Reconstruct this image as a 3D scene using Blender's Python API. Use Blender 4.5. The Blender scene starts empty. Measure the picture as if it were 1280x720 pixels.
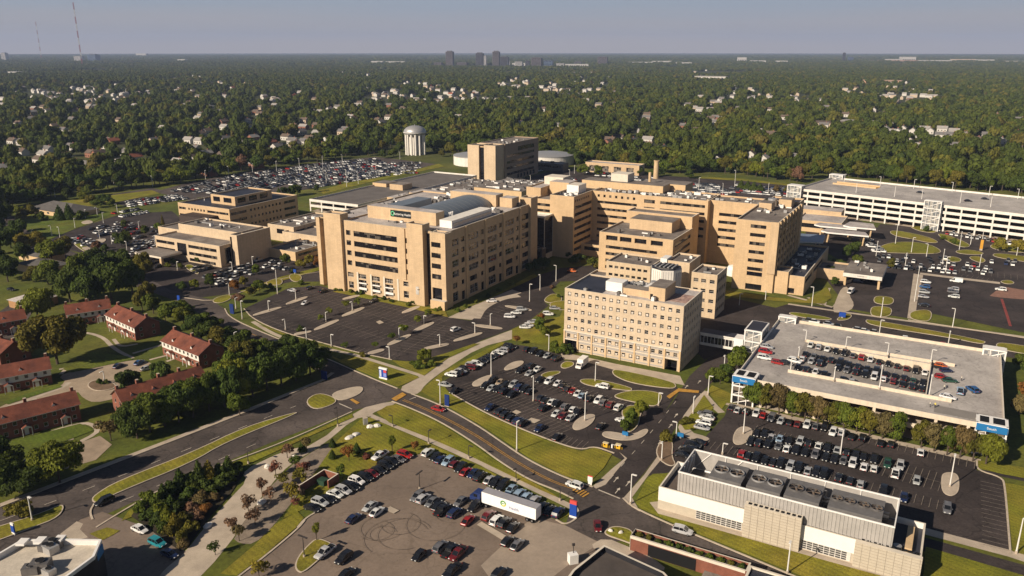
import bpy, math, random
from mathutils import Vector, Matrix
random.seed(7)
S = bpy.context.scene
COL = S.collection
# ------------------------------------------------------------------ camera geometry
H, F, EY = 108., 1000., 61.
PIT = math.atan((360 - EY) / F)
CP, SP = math.cos(PIT), math.sin(PIT)
YAW = math.radians(-29.5)
CY, SY = math.cos(YAW), math.sin(YAW)
def g(x, y, z=0.):
    a = (x - 640) / F; q = (y - 360) / F
    t = (H - z) / (SP + q * CP)
    return (a * t, (CP - q * SP) * t)
def proj(X, Y, Z=0.):
    dz = Z - H; zc = Y * CP - dz * SP; up = Y * SP + dz * CP
    return (640 + F * X / zc, 360 - F * up / zc)
def W(u, v): return (u * CY - v * SY, u * SY + v * CY)
def UV(X, Y): return (X * CY + Y * SY, -X * SY + Y * CY)
def guv(x, y, z=0.): return UV(*g(x, y, z))

# ------------------------------------------------------------------ materials
MATS = {}
def srgb(r, g_, b):
    f = lambda c: (c / 255 / 12.92) if c / 255 <= .04045 else ((c / 255 + .055) / 1.055) ** 2.4
    return (f(r), f(g_), f(b))
def mat(name, col, rough=.85, var=.15, scale=.5, scale2=0., var2=0., metal=0., spec=.3, streak=0., col2=None, bump=0., rnd=0., joint=None, cracks=0., mow=0.):
    """procedural surface: base colour broken up by two scales of noise"""
    if name in MATS: return MATS[name]
    m = bpy.data.materials.new(name); m.use_nodes = True; MATS[name] = m
    nt = m.node_tree; n = nt.nodes; L = nt.links
    b = n['Principled BSDF']
    b.inputs['Roughness'].default_value = rough
    b.inputs['Metallic'].default_value = metal
    b.inputs['Specular IOR Level'].default_value = spec
    tc = n.new('ShaderNodeTexCoord')
    rgb = n.new('ShaderNodeRGB'); rgb.outputs[0].default_value = (*col, 1)
    out = rgb.outputs[0]
    def layer(out, sc, amt, strech=None, det=4.):
        nz = n.new('ShaderNodeTexNoise'); nz.inputs['Scale'].default_value = sc; nz.inputs['Detail'].default_value = det
        nz.inputs['Roughness'].default_value = .65
        if strech:
            mp = n.new('ShaderNodeMapping'); mp.inputs['Scale'].default_value = strech
            L.new(tc.outputs['Object'], mp.inputs[0]); L.new(mp.outputs[0], nz.inputs['Vector'])
        else: L.new(tc.outputs['Object'], nz.inputs['Vector'])
        mr = n.new('ShaderNodeMapRange'); mr.inputs[1].default_value = .3; mr.inputs[2].default_value = .7
        mr.inputs[3].default_value = 1 - amt; mr.inputs[4].default_value = 1 + amt
        L.new(nz.outputs['Fac'], mr.inputs[0])
        mx = n.new('ShaderNodeVectorMath'); mx.operation = 'SCALE'
        L.new(out, mx.inputs[0]); L.new(mr.outputs[0], mx.inputs['Scale'])
        return mx.outputs[0], nz
    if col2:
        nz = n.new('ShaderNodeTexNoise'); nz.inputs['Scale'].default_value = scale * .35; nz.inputs['Detail'].default_value = 3
        L.new(tc.outputs['Object'], nz.inputs['Vector'])
        mr = n.new('ShaderNodeMapRange'); mr.inputs[1].default_value = .4; mr.inputs[2].default_value = .65
        L.new(nz.outputs['Fac'], mr.inputs[0])
        mx = n.new('ShaderNodeMix'); mx.data_type = 'RGBA'
        L.new(mr.outputs[0], mx.inputs[0]); L.new(out, mx.inputs[6]); mx.inputs[7].default_value = (*col2, 1)
        out = mx.outputs[2]
    nz = None
    if var: out, nz = layer(out, scale, var)
    if var2: out, _ = layer(out, scale2, var2, None, 2.)
    if streak: out, _ = layer(out, 1.2, streak, (1, 1, .06))
    if joint:      # courses and panels: each laid unit a little lighter or darker
        sp = n.new('ShaderNodeSeparateXYZ'); L.new(tc.outputs['Object'], sp.inputs[0]); ax = n.new('ShaderNodeMath'); L.new(sp.outputs[0], ax.inputs[0]); L.new(sp.outputs[1], ax.inputs[1])
        cx = n.new('ShaderNodeCombineXYZ'); L.new(ax.outputs[0], cx.inputs[0]); L.new(sp.outputs[2], cx.inputs[1])
        bt = n.new('ShaderNodeTexBrick'); L.new(cx.outputs[0], bt.inputs['Vector']); bt.inputs['Scale'].default_value = 1.; bt.inputs['Brick Width'].default_value = joint[0]; bt.inputs['Row Height'].default_value = joint[1]; bt.inputs['Mortar Size'].default_value = .025
        bt.inputs['Color1'].default_value = (.95, .95, .95, 1); bt.inputs['Color2'].default_value = (1.04, 1.035, 1.03, 1); bt.inputs['Mortar'].default_value = (.82, .82, .82, 1)
        mj = n.new('ShaderNodeVectorMath'); mj.operation = 'MULTIPLY'; L.new(out, mj.inputs[0]); L.new(bt.outputs[0], mj.inputs[1]); out = mj.outputs[0]
    if cracks:     # repair patches, sealed cracks and oil drips
        vc = n.new('ShaderNodeTexVoronoi'); vc.inputs['Scale'].default_value = .055; vc.distance = 'CHEBYCHEV'; L.new(tc.outputs['Object'], vc.inputs['Vector'])
        mv = n.new('ShaderNodeMapRange'); L.new(vc.outputs['Color'], mv.inputs[0]); mv.inputs[3].default_value = 1 - cracks * .5; mv.inputs[4].default_value = 1 + cracks * .5
        m1 = n.new('ShaderNodeVectorMath'); m1.operation = 'SCALE'; L.new(out, m1.inputs[0]); L.new(mv.outputs[0], m1.inputs['Scale']); out = m1.outputs[0]
        wn_ = n.new('ShaderNodeTexNoise'); wn_.inputs['Scale'].default_value = .25; wn_.inputs['Detail'].default_value = 3; L.new(tc.outputs['Object'], wn_.inputs['Vector'])
        wa = n.new('ShaderNodeVectorMath'); wa.operation = 'MULTIPLY_ADD'; wa.inputs[1].default_value = (6, 6, 0); L.new(wn_.outputs['Color'], wa.inputs[0]); L.new(tc.outputs['Object'], wa.inputs[2])
        ve = n.new('ShaderNodeTexVoronoi'); ve.feature = 'DISTANCE_TO_EDGE'; ve.inputs['Scale'].default_value = .085; L.new(wa.outputs[0], ve.inputs['Vector'])
        mc = n.new('ShaderNodeMapRange'); mc.inputs[1].default_value = .006; mc.inputs[2].default_value = .018; mc.inputs[3].default_value = .62 if cracks > .2 else .86; mc.inputs[4].default_value = 1.; L.new(ve.outputs['Distance'], mc.inputs[0])
        m2 = n.new('ShaderNodeVectorMath'); m2.operation = 'SCALE'; L.new(out, m2.inputs[0]); L.new(mc.outputs[0], m2.inputs['Scale']); out = m2.outputs[0]
        no = n.new('ShaderNodeTexNoise'); no.inputs['Scale'].default_value = .9; no.inputs['Detail'].default_value = 2; L.new(tc.outputs['Object'], no.inputs['Vector'])
        mo = n.new('ShaderNodeMapRange'); mo.inputs[1].default_value = .62; mo.inputs[2].default_value = .72; mo.inputs[3].default_value = 1.; mo.inputs[4].default_value = .7; L.new(no.outputs['Fac'], mo.inputs[0])
        m3 = n.new('ShaderNodeVectorMath'); m3.operation = 'SCALE'; L.new(out, m3.inputs[0]); L.new(mo.outputs[0], m3.inputs['Scale']); out = m3.outputs[0]
    if mow:        # mowing stripes
        wv = n.new('ShaderNodeTexWave'); wv.wave_type = 'BANDS'; wv.bands_direction = 'DIAGONAL'; wv.inputs['Scale'].default_value = .32; wv.inputs['Distortion'].default_value = 1.5; wv.inputs['Detail'].default_value = 1; wv.inputs['Detail Scale'].default_value = .3
        L.new(tc.outputs['Object'], wv.inputs['Vector']); mw = n.new('ShaderNodeMapRange'); mw.inputs[3].default_value = 1 - mow; mw.inputs[4].default_value = 1 + mow; L.new(wv.outputs['Fac'], mw.inputs[0])
        m4 = n.new('ShaderNodeVectorMath'); m4.operation = 'SCALE'; L.new(out, m4.inputs[0]); L.new(mw.outputs[0], m4.inputs['Scale']); out = m4.outputs[0]
    if rnd:
        oi = n.new('ShaderNodeObjectInfo'); mr = n.new('ShaderNodeMapRange'); mr.inputs[3].default_value = 1 - rnd; mr.inputs[4].default_value = 1 + rnd
        L.new(oi.outputs['Random'], mr.inputs[0]); mx = n.new('ShaderNodeVectorMath'); mx.operation = 'SCALE'
        L.new(out, mx.inputs[0]); L.new(mr.outputs[0], mx.inputs['Scale']); out = mx.outputs[0]
    L.new(out, b.inputs['Base Color'])
    if bump and nz:
        bp = n.new('ShaderNodeBump'); bp.inputs['Strength'].default_value = bump; bp.inputs['Distance'].default_value = .1
        L.new(nz.outputs['Fac'], bp.inputs['Height']); L.new(bp.outputs[0], b.inputs['Normal'])
    return m
def glass_mat(name, col, blind=None, cell=1.5, prob=.35, rough=.08):
    """window glass; some cells of a pane have blinds or lit ceilings behind them"""
    if name in MATS: return MATS[name]
    m = bpy.data.materials.new(name); m.use_nodes = True; MATS[name] = m
    nt = m.node_tree; n = nt.nodes; L = nt.links; b = n['Principled BSDF']
    b.inputs['Roughness'].default_value = rough; b.inputs['Specular IOR Level'].default_value = .6
    b.inputs['Base Color'].default_value = (*col, 1)
    if blind:
        tc = n.new('ShaderNodeTexCoord'); oi = n.new('ShaderNodeObjectInfo')
        mp = n.new('ShaderNodeVectorMath'); mp.operation = 'SCALE'; mp.inputs['Scale'].default_value = 1 / cell
        L.new(tc.outputs['Object'], mp.inputs[0])
        fl = n.new('ShaderNodeVectorMath'); fl.operation = 'FLOOR'; L.new(mp.outputs[0], fl.inputs[0])
        ad = n.new('ShaderNodeVectorMath'); ad.operation = 'ADD'; L.new(fl.outputs[0], ad.inputs[0])
        sc = n.new('ShaderNodeMath'); sc.operation = 'MULTIPLY'; sc.inputs[1].default_value = 371.; L.new(oi.outputs['Random'], sc.inputs[0])
        L.new(sc.outputs[0], ad.inputs[1])
        wn = n.new('ShaderNodeTexWhiteNoise'); wn.noise_dimensions = '3D'; L.new(ad.outputs[0], wn.inputs[0])
        lt = n.new('ShaderNodeMath'); lt.operation = 'LESS_THAN'; lt.inputs[1].default_value = prob; L.new(wn.outputs[0], lt.inputs[0])
        mx = n.new('ShaderNodeMix'); mx.data_type = 'RGBA'; L.new(lt.outputs[0], mx.inputs[0])
        mx.inputs[6].default_value = (*col, 1); mx.inputs[7].default_value = (*blind, 1)
        L.new(mx.outputs[2], b.inputs['Base Color'])
    return m
BEIGE = mat('beige_brick', (.52, .375, .23), .9, .1, .12, 6., .05, streak=.08, joint=(1.6, .8))
CREAM = mat('cream_brick', (.53, .42, .30), .9, .1, .12, 6., .05, streak=.08, joint=(1.4, .7))
TANB = mat('tan_brick', (.53, .375, .22), .9, .1, .1, 6., .05, streak=.08, joint=(1.6, .8))
SANDB = mat('sand_brick', (.54, .415, .28), .9, .1, .1, 6., .05, streak=.09, joint=(1.6, .8))
CUR = [BEIGE]
BEIGE2 = mat('pale_beige_panel', (.55, .39, .225), .9, .08, .5, 4., .05, streak=.06)
COPING = mat('coping_stone', (.62, .55, .45), .8, .08, .6)
ROOFG = mat('gravel_roof', (.155, .13, .115), .95, .25, .25, 3., .15, col2=(.22, .19, .165), cracks=.2)
ROOFW = mat('pale_roof_membrane', (.45, .405, .375), .85, .22, .2, 1.5, .12, col2=(.35, .31, .295), cracks=.16)
ROOFD = mat('dark_roof_membrane', (.03, .032, .045), .55, .3, .2, 2., .1)
ROOFM = mat('metal_roof', (.19, .215, .24), .4, .1, .3, metal=.3)
WHITE = mat('white_painted_metal', (.75, .72, .68), .5, .06, .5)
CONC = mat('concrete', (.44, .365, .28), .9, .16, .25, 3., .08, col2=(.39, .32, .25))
CONCW = mat('pale_precast', (.66, .62, .56), .85, .1, .3, 2., .05, streak=.08)
DECKC = mat('deck_concrete', (.40, .365, .335), .85, .2, .12, 1.2, .12, col2=(.32, .29, .27), cracks=.12)
KERB = mat('kerb_concrete', (.47, .39, .30), .9, .15, .5)
ASPH = mat('dark_asphalt', (.037, .0285, .0265), .9, .34, .1, 1.6, .2, col2=(.054, .042, .038), cracks=.35)
ASPH2 = mat('worn_asphalt', (.090, .072, .063), .9, .3, .08, 1.2, .2, col2=(.060, .048, .043), cracks=.3)
ASPH3 = mat('old_tan_asphalt', (.205, .155, .118), .92, .16, .06, .9, .12, col2=(.165, .126, .099), cracks=.14)
GRASS = mat('mown_grass', (.150, .150, .010), .95, .34, .12, 2.5, .35, col2=(.21, .17, .018), mow=.10)
GRASS2 = mat('rough_grass', (.078, .108, .009), .95, .35, .1, 1.5, .3, col2=(.12, .125, .014), mow=.06)
MULCH = mat('brown_mulch', (.16, .105, .065), .95, .25, .4, 3., .2)
SPAINT = mat('faded_stall_paint', (.20, .165, .135), .85, .4, .5, 3., .35)
PAINT = mat('road_paint', (.50, .44, .36), .8, .3, .6, 4., .3)
YPAINT = mat('yellow_paint', (.42, .22, .04), .8, .3, .6, 4., .3)
GLASS = glass_mat('dark_glass', (.012, .011, .012), (.10, .085, .07), 1.5, .25)
GLASSB = glass_mat('blind_glass', (.014, .013, .014), (.16, .13, .10), 1.5, .45)
GLASSK = glass_mat('black_glass', (.008, .008, .011))
GLASSW = glass_mat('pale_glass', (.16, .17, .18), (.35, .33, .3), 1.2, .5, .15)
BLIND = mat('white_blind', (.58, .52, .45), .8, .05, 1.)
MULL = mat('bronze_frame', (.035, .028, .024), .5, .05, 1.)
MULLW = mat('white_frame', (.6, .57, .53), .5, .05, 1.)
BRICK = mat('red_brick', (.20, .075, .048), .9, .2, .5, 6., .15)
TILE = mat('red_roof_tile', (.165, .052, .030), .85, .28, .5, 5., .22, col2=(.115, .038, .025))
SHING = mat('grey_shingle', (.10, .092, .085), .9, .2, .4, 4., .15)
GREYM = mat('grey_machine', (.15, .14, .135), .5, .15, .8, metal=.4)
GALV = mat('galvanised_steel', (.42, .41, .40), .45, .1, .8, metal=.5)
BLACK = mat('black_void', (.006, .006, .007), .8, 0.)
STEELW = mat('pole_white', (.68, .65, .60), .5, .05, 1.)
STEELD = mat('pole_dark', (.05, .042, .038), .5, .05, 1.)
BLUE = mat('sign_blue', (.012, .055, .30), .5, .05, 1.)
LBLUE = mat('sign_light_blue', (.018, .15, .36), .5, .05, 1.)
REDS = mat('sign_red', (.55, .07, .06), .5, .05, 1.)
YELL = mat('sign_yellow', (.62, .36, .02), .5, .05, 1.)
GREENS = mat('sign_green', (.10, .42, .22), .5, .05, 1.)
SIGNK = mat('sign_black', (.008, .012, .014), .5, .0, 1.)
WOODP = mat('dark_wood', (.07, .05, .035), .9, .2, 2.)
BARK = mat('bark', (.075, .055, .04), .95, .25, 3.)
SKIN = mat('skin', (.45, .25, .17), .6, 0.)

# ------------------------------------------------------------------ mesh builder
class MB:
    def __init__(s): s.v = []; s.f = []; s.m = []; s.mats = []
    def mi(s, m):
        if m not in s.mats: s.mats.append(m)
        return s.mats.index(m)
    def poly(s, pts, m):
        i = len(s.v); s.v += [tuple(p) for p in pts]; s.f.append(tuple(range(i, i + len(pts)))); s.m.append(s.mi(m))
    def box(s, x0, x1, y0, y1, z0, z1, m, skip='', top=None):
        i = len(s.v)
        s.v += [(x0, y0, z0), (x1, y0, z0), (x1, y1, z0), (x0, y1, z0), (x0, y0, z1), (x1, y0, z1), (x1, y1, z1), (x0, y1, z1)]
        for k, q in {'b': (3, 2, 1, 0), 't': (4, 5, 6, 7), 'f': (0, 1, 5, 4), 'r': (1, 2, 6, 5), 'k': (2, 3, 7, 6), 'l': (3, 0, 4, 7)}.items():
            if k in skip: continue
            s.f.append(tuple(i + a for a in q)); s.m.append(s.mi(top if (k == 't' and top) else m))
    def prism(s, pts, z0, z1, mt, ms):
        n = len(pts); i = len(s.v)
        s.v += [(p[0], p[1], z0) for p in pts] + [(p[0], p[1], z1) for p in pts]
        s.f.append(tuple(range(i + n, i + 2 * n))); s.m.append(s.mi(mt))
        for k in range(n):
            j = (k + 1) % n
            s.f.append((i + k, i + j, i + n + j, i + n + k)); s.m.append(s.mi(ms))
    def cyl(s, cx, cy, z0, z1, r0, r1, n, m, cap=True, mt=None):
        i = len(s.v)
        for z, r in ((z0, r0), (z1, r1)):
            s.v += [(cx + r * math.cos(6.2832 * k / n), cy + r * math.sin(6.2832 * k / n), z) for k in range(n)]
        for k in range(n):
            j = (k + 1) % n; s.f.append((i + k, i + j, i + n + j, i + n + k)); s.m.append(s.mi(m))
        if cap: s.f.append(tuple(range(i + n, i + 2 * n))); s.m.append(s.mi(mt or m))
    def lathe(s, cx, cy, prof, n, m):
        i = len(s.v)
        for r, z in prof: s.v += [(cx + r * math.cos(6.2832 * k / n), cy + r * math.sin(6.2832 * k / n), z) for k in range(n)]
        for q in range(len(prof) - 1):
            for k in range(n):
                j = (k + 1) % n; s.f.append((i + q * n + k, i + q * n + j, i + (q + 1) * n + j, i + (q + 1) * n + k)); s.m.append(s.mi(m))
    def tube(s, p, q, r, n, m, r2=None):
        p = Vector(p); q = Vector(q); d = (q - p).normalized(); a = d.orthogonal().normalized(); b = d.cross(a); i = len(s.v)
        for c, rr in ((p, r), (q, r if r2 is None else r2)):
            s.v += [tuple(c + rr * (math.cos(6.2832 * k / n) * a + math.sin(6.2832 * k / n) * b)) for k in range(n)]
        for k in range(n):
            j = (k + 1) % n; s.f.append((i + k, i + j, i + n + j, i + n + k)); s.m.append(s.mi(m))
        s.f.append(tuple(range(i + n, i + 2 * n))); s.m.append(s.mi(m))
    def mesh(s, name, smooth=False):
        me = bpy.data.meshes.new(name); me.from_pydata(s.v, [], s.f)
        for m in s.mats: me.materials.append(m)
        me.polygons.foreach_set('material_index', s.m)
        if smooth: me.polygons.foreach_set('use_smooth', [True] * len(s.f))
        me.update(); return me
    def build(s, name, parent=None, loc=(0, 0, 0), rz=0., smooth=False):
        return link(name, s.mesh(name, smooth), parent, loc, rz)
def link(name, me, parent=None, loc=(0, 0, 0), rz=0.):
    o = bpy.data.objects.new(name, me); COL.objects.link(o)
    o.location = loc; o.rotation_euler = (0, 0, rz)
    if parent: o.parent = parent
    return o
def tag(o, label, cat, group=None):
    o['label'] = label; o['category'] = cat
    if group: o['group'] = group
    return o
def thing(name, label, cat, loc, rz=0., group=None):
    return tag(link(name, None, None, loc, rz), label, cat, group)
def struct(o, kind='structure'): o['kind'] = kind; return o
def campus(name, label, cat, u, v, group=None, z=0.):
    x, y = W(u, v); return thing(name, label, cat, (x, y, z), YAW, group)
ORD = 'first second third fourth fifth sixth seventh eighth ninth tenth eleventh twelfth thirteenth fourteenth fifteenth sixteenth seventeenth eighteenth nineteenth twentieth'.split()
def ordn(k):
    if k < 20: return ORD[k]
    k += 1; s = 'th' if 10 < k % 100 < 14 else {1: 'st', 2: 'nd', 3: 'rd'}.get(k % 10, 'th'); return f'{k}{s}'

# ------------------------------------------------------------------ building kit
WCACHE = {}
def window_mesh(w, h, kind):
    k = (round(w, 2), round(h, 2), kind)
    if k in WCACHE: return WCACHE[k]
    b = MB(); gl, fr, step = {'strip': (GLASS, MULL, 1.6), 'punch': (GLASS, MULL, 9), 'blind': (GLASSB, MULL, 1.6), 'black': (GLASSK, MULL, 3.),
                              'store': (GLASSB, MULLW, 2.2), 'pale': (GLASSW, MULLW, 1.5), 'curtain': (GLASSK, MULL, 2.5), 'sash': (GLASS, MULLW, 1.1)}[kind]
    b.poly([(0, .12, 0), (w, .12, 0), (w, .12, h), (0, .12, h)], gl)
    t = .07
    b.box(0, w, .04, .12, 0, t, fr, 'bk'); b.box(0, w, .04, .12, h - t, h, fr, 'bk')
    b.box(0, t, .04, .12, t, h - t, fr, 'bk'); b.box(w - t, w, .04, .12, t, h - t, fr, 'bk')
    n = int(w / step)
    for i in range(1, n):
        x = w * i / n; b.box(x - .035, x + .035, .05, .12, t, h - t, fr, 'kbt')
    if kind in ('curtain', 'pale', 'store', 'sash') and h > 1.4:
        for i in range(1, max(2, int(h / 2.2))):
            z = h * i / max(2, int(h / 2.2)); b.box(t, w - t, .05, .12, z - .035, z + .035, fr, 'klr')
    WCACHE[k] = b.mesh('window'); return WCACHE[k]
BL = MB(); BL.box(.12, 1.0, .06, .10, .35, 1.15, BLIND, 'k'); BLIND_ME = BL.mesh('blind')
def facade(b, root, P, d, L, z0, z1, ops, wall, depth=.35):
    """one wall face with real openings; each opening gets its own window object"""
    nx, ny = d[1], -d[0]
    pt = lambda a, z, dep=0.: (P[0] + d[0] * a - nx * dep, P[1] + d[1] * a - ny * dep, z)
    xs = sorted({0., L} | {o[0] for o in ops} | {o[1] for o in ops}); zs = sorted({z0, z1} | {o[2] for o in ops} | {o[3] for o in ops})
    if not ops: b.poly([pt(0, z0), pt(L, z0), pt(L, z1), pt(0, z1)], wall); return
    for j in range(len(zs) - 1):
        zc = (zs[j] + zs[j + 1]) / 2; act = [o for o in ops if o[2] < zc < o[3]]; run = None
        for i in range(len(xs) - 1):
            xc = (xs[i] + xs[i + 1]) / 2
            if any(o[0] < xc < o[1] for o in act):
                if run is not None: b.poly([pt(run, zs[j]), pt(xs[i], zs[j]), pt(xs[i], zs[j + 1]), pt(run, zs[j + 1])], wall); run = None
            elif run is None: run = xs[i]
        if run is not None: b.poly([pt(run, zs[j]), pt(L, zs[j]), pt(L, zs[j + 1]), pt(run, zs[j + 1])], wall)
    ang = math.atan2(d[1], d[0])
    for o in ops:
        a0, a1, c0, c1, kind = o[:5]; dp = o[5] if len(o) > 5 else depth
        b.poly([pt(a0, c0), pt(a1, c0), pt(a1, c0, dp), pt(a0, c0, dp)], wall); b.poly([pt(a0, c1, dp), pt(a1, c1, dp), pt(a1, c1), pt(a0, c1)], wall)
        b.poly([pt(a0, c0), pt(a0, c0, dp), pt(a0, c1, dp), pt(a0, c1)], wall); b.poly([pt(a1, c0, dp), pt(a1, c0), pt(a1, c1), pt(a1, c1, dp)], wall)
        w = link('window', window_mesh(a1 - a0, c1 - c0, 'sash' if kind == 'blinded' else kind), root, pt(a0, c0, dp - .12), ang)
        if kind == 'blinded' and random.random() < .8:
            bl = link('blind', BLIND_ME, w); bl.scale = ((a1 - a0) / 1.3 * random.uniform(.75, 1.), .9, (c1 - c0) / 1.5 * random.choice([.6, .75, .95, 1.1]))
def block(root, x0, x1, y0, y1, z0, z1, fac=None, wall=None, roof=ROOFG, par=.8, coping=COPING, name='wall', faces='frkl', pw=.4):
    wall = wall or CUR[0]; fac = fac or {}; b = MB(); X, Y = x1 - x0, y1 - y0
    for k, P, d, L in (('f', (x0, y0), (1, 0), X), ('r', (x1, y0), (0, 1), Y), ('k', (x1, y1), (-1, 0), X), ('l', (x0, y1), (0, -1), Y)):
        if k in faces: facade(b, root, P, d, L, z0, z1, fac.get(k, []), wall)
    zr = z1 - par
    # parapet: coping top and inner face
    o = [(x0, y0), (x1, y0), (x1, y1), (x0, y1)]; n = [(x0 + pw, y0 + pw), (x1 - pw, y0 + pw), (x1 - pw, y1 - pw), (x0 + pw, y1 - pw)]
    for i in range(4):
        j = (i + 1) % 4
        b.poly([(*o[i], z1), (*o[j], z1), (*n[j], z1), (*n[i], z1)], coping)
        b.poly([(*n[i], z1), (*n[j], z1), (*n[j], zr), (*n[i], zr)], wall)
    w = b.build(name, root)
    r = MB(); r.poly([(*p, zr) for p in n], roof); r.build('roof', root)
    return w
def rows(spans, tops, h, kind): return [(a, c, z - h, z, kind) for z in tops for a, c in spans]
def even(a, b, n, w): return [(a + (b - a) * (i + .5) / n - w / 2, a + (b - a) * (i + .5) / n + w / 2) for i in range(n)]
def unit(root, x, y, z, sx, sy, sz, m=None, name='rooftop_unit'):
    b = MB(); m = m or random.choice([GALV, WHITE, GREYM])
    b.box(x, x + sx, y, y + sy, z + .2, z + sz, m); b.box(x + .15, x + sx - .15, y + .15, y + sy - .15, z, z + .2, GREYM, 't')
    for i in range(max(1, int(sx / 1.6))):
        b.cyl(x + .8 + i * 1.6, y + sy / 2, z + sz, z + sz + .18, min(.6, sy * .35), min(.55, sy * .33), 10, GREYM, mt=BLACK)
    return b.build(name, root)
def units(root, x0, x1, y0, y1, z, n, seed, smax=3.):
    r = random.Random(seed); st = random.getstate(); random.seed(seed)
    for _ in range(n):
        sx, sy = r.uniform(1., smax), r.uniform(1., 2.2); unit(root, r.uniform(x0, x1 - sx), r.uniform(y0, y1 - sy), z, sx, sy, r.uniform(.7, 1.8))
    for k in range(n // 3):        # ducts, pipes and small vents between the units
        x, y = r.uniform(x0, x1 - 3), r.uniform(y0, y1 - 1); Lx = r.uniform(2.5, min(9., max(2.6, x1 - x))); b = MB(); m = r.choice([GALV, GREYM, WHITE])
        if r.random() < .5: b.box(x, min(x1, x + Lx), y, y + .6, z + .25, z + .8, m)
        else: b.tube((x, y, z + .3), (x, min(y1, y + Lx), z + .3), .16, 6, m)
        b.build('duct', root)
        b = MB(); vx, vy = r.uniform(x0, x1), r.uniform(y0, y1); b.cyl(vx, vy, z, z + r.uniform(.5, 1.3), .28, .28, 8, m); b.build('vent', root)
    random.setstate(st)
def text_mesh(s, size, m, thick=.03, align='CENTER'):
    c = bpy.data.curves.new('lettering', 'FONT'); c.body = s; c.size = size; c.extrude = thick; c.align_x = align; c.align_y = 'CENTER'
    t = bpy.data.objects.new('lettering', c); COL.objects.link(t); bpy.context.view_layer.update()
    me = bpy.data.meshes.new_from_object(t.evaluated_get(bpy.context.evaluated_depsgraph_get())); bpy.data.objects.remove(t)
    me.materials.clear(); me.materials.append(m); return me
# ------------------------------------------------------------------ the ground
ZL = [.02]
def lay(): ZL[0] += .001; return ZL[0]
def chaikin(p, it=2, closed=True):
    for _ in range(it):
        q = []; n = len(p)
        if not closed: q.append(p[0])
        for i in range(n if closed else n - 1):
            a, b = p[i], p[(i + 1) % n]
            q += [(a[0] * .75 + b[0] * .25, a[1] * .75 + b[1] * .25), (a[0] * .25 + b[0] * .75, a[1] * .25 + b[1] * .75)]
        if not closed: q.append(p[-1])
        p = q
    return p
def ccw(p):
    a = sum(p[i][0] * p[(i + 1) % len(p)][1] - p[(i + 1) % len(p)][0] * p[i][1] for i in range(len(p)))
    return p if a > 0 else p[::-1]
def GP(px): return [g(*p) for p in px]
def flat(name, px, m, smooth=0, world=False, parent=None):
    p = ccw(px if world else GP(px))
    if smooth: p = chaikin(p, smooth)
    b = MB(); b.poly([(x, y, lay()) if False else (x, y, 0) for x, y in p], m)
    z = lay(); return struct(b.build(name, parent, (0, 0, z)))
def offset(p, d):
    n = len(p); out = []
    for i in range(n):
        a, b, c = Vector(p[i - 1]), Vector(p[i]), Vector(p[(i + 1) % n])
        d1 = (b - a); d2 = (c - b)
        d1 = d1.normalized() if d1.length > 1e-6 else d2.normalized(); d2 = d2.normalized() if d2.length > 1e-6 else d1
        nn = Vector((-d1.y - d2.y, d1.x + d2.x)); nn = nn.normalized() if nn.length > 1e-6 else Vector((-d1.y, d1.x))
        k = d / max(.45, nn.dot(Vector((-d1.y, d1.x)))); out.append((b.x + nn.x * k, b.y + nn.y * k))
    return out
def island(px, top=None, smooth=2, kw=.3, h=.15, name='traffic_island', world=False):
    top = top or GRASS; p = ccw(px if world else GP(px))
    if smooth: p = chaikin(p, smooth)
    q = offset(p, kw); b = MB(); n = len(p); z = lay()
    for i in range(n):
        j = (i + 1) % n
        b.poly([(*p[i], 0), (*p[j], 0), (*p[j], h), (*p[i], h)], KERB); b.poly([(*p[i], h), (*p[j], h), (*q[j], h), (*q[i], h)], KERB)
    b.poly([(*c, h) for c in q], top)
    return struct(b.build(name, None, (0, 0, z)))
def strip(name, px, w, m, h=.0, smooth=2, parent=None, world=False, z=None):
    """a ribbon along a polyline: paths, kerbs, lines"""
    p = px if world else GP(px)
    if smooth: p = chaikin(p, smooth, False)
    b = MB(); n = len(p); Lf, Rt = [], []
    for i in range(n):
        a, c = Vector(p[max(0, i - 1)]), Vector(p[min(n - 1, i + 1)]); d = (c - a).normalized(); nn = Vector((-d.y, d.x)) * w / 2
        Lf.append((p[i][0] + nn.x, p[i][1] + nn.y)); Rt.append((p[i][0] - nn.x, p[i][1] - nn.y))
    for i in range(n - 1):
        b.poly([(*Rt[i], h), (*Rt[i + 1], h), (*Lf[i + 1], h), (*Lf[i], h)], m)
        if h > 0:
            b.poly([(*Rt[i], 0), (*Rt[i + 1], 0), (*Rt[i + 1], h), (*Rt[i], h)], m); b.poly([(*Lf[i + 1], 0), (*Lf[i], 0), (*Lf[i], h), (*Lf[i + 1], h)], m)
    o = b.build(name, parent, (0, 0, lay() if z is None else z))
    return struct(o)
def path(px, w=1.8, smooth=2): return strip('path', px, w, CONC, 0, smooth)
def kerb(px, w=.45, smooth=2): return strip('kerb', px, w, KERB, .13, smooth)

b = MB(); R = 21000.
ring = [0, 150, 400, 900, 2500, 8000, R]; NS = 96
for i in range(len(ring) - 1):
    for k in range(NS):
        a0, a1 = 6.28318 * k / NS, 6.28318 * (k + 1) / NS
        q = [(ring[i], a0), (ring[i + 1], a0), (ring[i + 1], a1), (ring[i], a1)]
        if i == 0: q = [(0, 0), (ring[1], a0), (ring[1], a1)]
        b.poly([(r * math.cos(t), 300 + r * math.sin(t), 0) for r, t in q], None)
TERR = mat('terrain_grass', (.072, .088, .009), .95, .3, .08, .8, .25, col2=(.11, .11, .014))
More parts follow.
